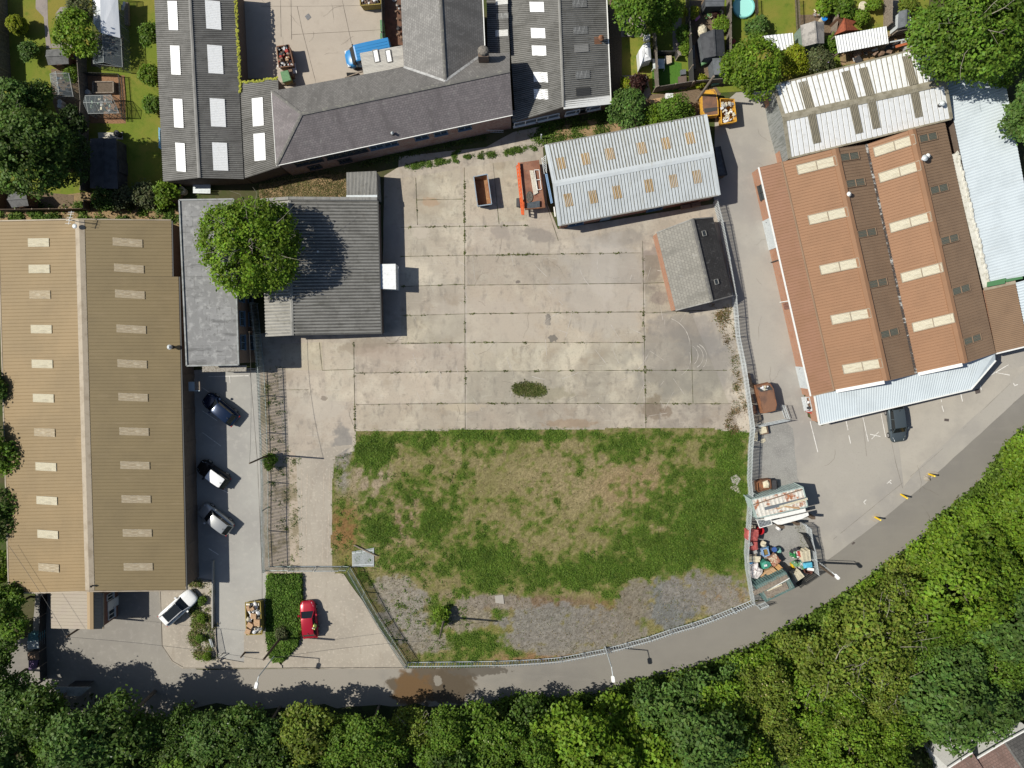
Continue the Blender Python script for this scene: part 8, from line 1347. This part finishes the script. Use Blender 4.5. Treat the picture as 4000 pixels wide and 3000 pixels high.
for i, (k, x, y, s, tn, l) in enumerate((('q', 480, 1360, 1.0, 'purple', 'dark purple shrub in the bed below the small lawn'), ('q', 285, 1375, .75, 'yellow', 'bright yellow shrub in the bed below the small lawn'), ('q', 1330, 200, .75, 'yellow', 'spiky yellow green plant by the black fence'), ('q', 1830, 410, .75, 'bright', 'bright green plant above the dark gabled shed'), ('q', 1220, 790, .6, 'bright', 'leafy plant beside the flag path'), ('q', 1500, 1330, .7, 'yellow', 'yellow plant between the pots behind the orange skip'), ('q', 1210, 560, .9, 'mid', 'dark shrub along the flag path'), ('q', 1720, 230, .45, 'purple', 'rust red plant among the garden pots'), ('r', 450, 260, 1.1, 'blue', 'dark hedge plant between the two lawns'), ('r', 440, 370, 1.0, 'mid', 'green shrub above the round olive tree'), ('r', 1215, 440, .9, 'mid', 'ivy like shrub beside the leaning board fence'), ('r', 1180, 30, 1.3, 'bright', 'large shrub at the top of the rough garden'), ('r', 1330, 70, 1.2, 'mid', 'bushy shrub above the red brown hut'), ('r', 1490, 170, .9, 'bright', 'bright shrub beside the red brown hut'), ('r', 1620, 40, .8, 'bright', 'small shrub by the bird bath'), ('r', 1960, 60, .9, 'olive', 'shrub on the paved plot under the largest tree'), ('r', 90, 250, .8, 'bright', 'feathery green plant by the board fence'))): T('shrub2', l, tn, k, x, y, s, i * 1.1, name='shrub', cat='shrub')
for i, (x, y, l) in enumerate(((800, 190, 'round dark shrub nearest the white estate car'), (800, 380, 'shrub in the middle of the overgrown verge'), (790, 590, 'shrub beside the leaning dark railing'), (860, 780, 'shrub at the lower end of the overgrown verge'))): T('shrub', l, ('mid', 'bright', 'mid', 'bright')[i], 'x', x, y, .42, i, name='shrub', cat='shrub')
T('shrub', 'weed clump at the foot of the lone field pole', 'bright', 'l', 1712, 850, .85, .4, name='shrub', cat='shrub'); T('shrub', 'weed bush on the palisade fence by the wooden pole', 'mid', 'j', 735, 840, .7, .2, name='shrub', cat='shrub'); T('shrub', 'leafy young bush at the foot of the dark pole in the tall grass', 'grey', 'l', 420, 990, .6, 1.2, name='shrub', cat='shrub')
for i, (x, y, s, key, tn, l) in enumerate(((-26, 850, .9, 'low', 'dark', 'dark tree shading the tan warehouse, upper of three at the left edge'), (-18, 965, 1.0, 'low', 'mid', 'tree shading the tan warehouse, middle of three at the left edge'), (-22, 1105, .95, 'low', 'dark', 'tree shading the tan warehouse, lower of three at the left edge'), (-22, 1225, .7, 'low', 'bright', 'bright green shrub tree below the warehouse edge trees'), (2, 1322, .68, 'broad2', 'mid', 'green tree left of the warehouse porch'), (4, 1400, .8, 'low', 'dark', 'dark tree left of the paved turning area'))): T(key, l, tn, 'D', x, y, s, i * 1.3)
# wood along the lower side of the road
EDGE = [(-40, 1440), (30, 1449), (75, 1464), (120, 1500), (168, 1514), (210, 1506), (279, 1490), (324, 1494), (370, 1520), (420, 1530), (468, 1518), (553, 1530), (674, 1525), (754, 1526), (818, 1522), (951, 1525), (1055, 1521), (1115, 1505), (1175, 1509), (1295, 1503), (1370, 1476), (1460, 1455), (1565, 1425), (1604, 1410), (1689, 1365), (1794, 1308), (1875, 1251), (1929, 1215), (1989, 1170), (2022, 1122), (2070, 1086), (2120, 1038), (2146, 998), (2180, 958), (2230, 910)]
LM = [(40, 'the pale roofed hut'), (190, 'the paved turning area'), (330, 'the rounded kerb corner'), (470, 'the hoop rail'), (560, 'the first street lamp'), (670, 'the red car'), (800, 'the slanting fence'), (930, 'the wet patch on the road'), (1060, 'the lone field pole'), (1190, 'the grey patch in the field'), (1320, 'the middle street lamp'), (1430, 'the dark asphalt patch'), (1560, 'the curve of the road fence'), (1690, 'the storage compound'), (1800, 'the compound corner pole'), (1900, 'the nearest yellow bollard'), (1990, 'the middle yellow bollard'), (2080, 'the far yellow bollard'), (2180, 'the slate grey car')]
rw = random.Random(77); ex = np.array([p[0] for p in EDGE], float); ey = np.array([p[1] for p in EDGE], float)
def edge_d(x, y):
    best = 1e9
    for i in range(len(ex) - 1):
        dx, dy = ex[i + 1] - ex[i], ey[i + 1] - ey[i]; t = min(1, max(0, ((x - ex[i]) * dx + (y - ey[i]) * dy) / (dx * dx + dy * dy))); best = min(best, math.hypot(x - ex[i] - t * dx, y - ey[i] - t * dy))
    return best if y > np.interp(x, ex, ey) else -best
TR_ = []
def kinds(x, y, ed):
    if x > 1960 and y < 1330: return [('broad', 'bright'), ('broad2', 'bright'), ('tall', 'bright')]
    if x > 1930 and y > 1330: return [('broad', 'mid'), ('broad2', 'blue'), ('broad', 'mid')]
    if x > 1740 and y < 1500: return [('twiggy', 'olive'), ('twiggy', 'bright'), ('twiggy', 'olive')]
    if x > 1600: return [('tall2', 'bright'), ('broad', 'bright'), ('tall2', 'olive')]
    if x > 1150: return [('tall2', 'bright'), ('tall', 'mid'), ('broad2', 'bright'), ('tall', 'blue')]
    if x > 650: return [('tall', 'mid'), ('broad2', 'olive'), ('tall2', 'mid'), ('tall', 'dark'), ('twiggy', 'olive')]
    return [('broad', 'dark'), ('tall', 'blue'), ('broad2', 'dark'), ('tall2', 'dark'), ('broad', 'mid')]  # left end in darker leaves, tree shade put into the crown tones
for tries in range(9000):
    first = tries < 3500; x = rw.uniform(-20, 2250); y = np.interp(x, ex, ey) + (rw.uniform(20, 75) if first else rw.uniform(40, 560))
    if y > 1715: continue
    ed = edge_d(x, y); key, tone = rw.choice(kinds(x, y, ed)); s = rw.uniform(.66, 1.12)
    if ed < 75 and x > 1000: key = rw.choice(('low', 'low2', 'low')); s = rw.uniform(.75, 1.15)
    zc, R = PROTO[key][3], PROTO[key][4]; rp = 1.1 * R * s / .0506 * (H / (H - zc * s))
    if ed < rp * .88 or (first and ed > rp * 1.1): continue
    if x > 1930 and y > 1560 and x * .5 + y > 2600: continue
    if 1640 < x < 1800 and y > 1640: continue
    if math.hypot(x - 158, y - 1490) < rp * .85 + 28: continue
    if any(math.hypot(x - a, y - b) < (rp + r_) * .46 for a, b, r_, *_ in TR_): continue
    TR_.append((x, y, rp, key, tone, s, ed, zc))
names = {}
for q in sorted(TR_): 
    x, y, rp, key, tone, s, ed, zc = q; row = 'roadside row' if ed < rp * 1.5 else ('second row' if ed < 150 else ('third row' if ed < 235 else 'deep part')); lm = min(LM, key=lambda a: abs(a[0] - x))[1]; size = {'low': 'low', 'low2': 'low flowering', 'twiggy': 'twiggy', 'tall2': 'blossom flecked'}.get(key, 'tall' if key == 'tall' else 'broad'); names.setdefault((row, lm), []).append((x, y, q, size))
TN = dict(bright='bright', mid='green', dark='dark', olive='olive', blue='bluish')
for (row, lm), L_ in names.items():
    L_.sort(); n = len(L_)
    for i, (x, y, q, size) in enumerate(L_):
        pos = '' if n == 1 else (('left ' if i == 0 else 'right ') if n == 2 else (('left ' if i == 0 else 'right ' if i == n - 1 else 'middle ') if n == 3 else ('leftmost ', 'second ', 'third ', 'fourth ', 'fifth ', 'sixth ')[min(i, 5)])); _, _, rp, key, tone, s, ed, zc = q
        T(key, f'{pos}{size} {TN[tone]} tree in the {row} below {lm}', tone, 'D', x, y, s, rw.uniform(0, 6.28), sz=s * rw.uniform(.9, 1.1), group='trees of the wood below the road')
WD = [(x, y) for x, y in zip(ex, ey)] + [(2260, 1720), (-40, 1720)]
patch('wood_floor', 'D', [(x, y - 0) for x, y in zip(ex[9:], ey[9:])] + [(2400, 1800), (420, 1800)], .03, mat('wood_floor', (.045, .06, .018), [('n', .8, (.03, .04, .015), .42, .62), ('n', 5, (.08, .075, .035, .6), .52, .7)], .95), 'dark leafy floor of the wood', .3)
weeds('undergrowth', 'D', [(x, y - 6) for x, y in zip(ex[16:], ey[16:])] + [(2260, 980), (2170, 1050), (2010, 1200), (1800, 1362), (1500, 1500), (1300, 1545), (1175, 1545)], 60000, 'low bright undergrowth along the road edge of the wood', .85, size=(.1, .24), hgt=1.1, seed=40, per=6, spread=.3, cols=((.1, .17, .02), (.075, .13, .018), (.13, .2, .03)))
weeds('undergrowth', 'D', [(-40, 1480), (110, 1500), (400, 1560), (1055, 1560), (1500, 1500), (2000, 1220), (2260, 1050), (2260, 1720), (-40, 1720)], 15000, 'dark undergrowth between the trees of the wood', .8, size=(.14, .3), hgt=1.6, seed=41, per=5, spread=.5, cols=((.04, .07, .015), (.055, .09, .018)))
weeds('leaf_litter', 'D', [(1300, 1492), (1460, 1445), (1604, 1402), (1794, 1300), (1989, 1162), (2120, 1030), (2126, 1044), (1995, 1182), (1800, 1322), (1610, 1424), (1460, 1472), (1300, 1512)], 3500, 'fallen brown leaves along the road edge', .6, size=(.04, .1), hgt=.03, seed=42, per=4, spread=.3, cols=((.3, .17, .07), (.2, .12, .06)), z=.03)
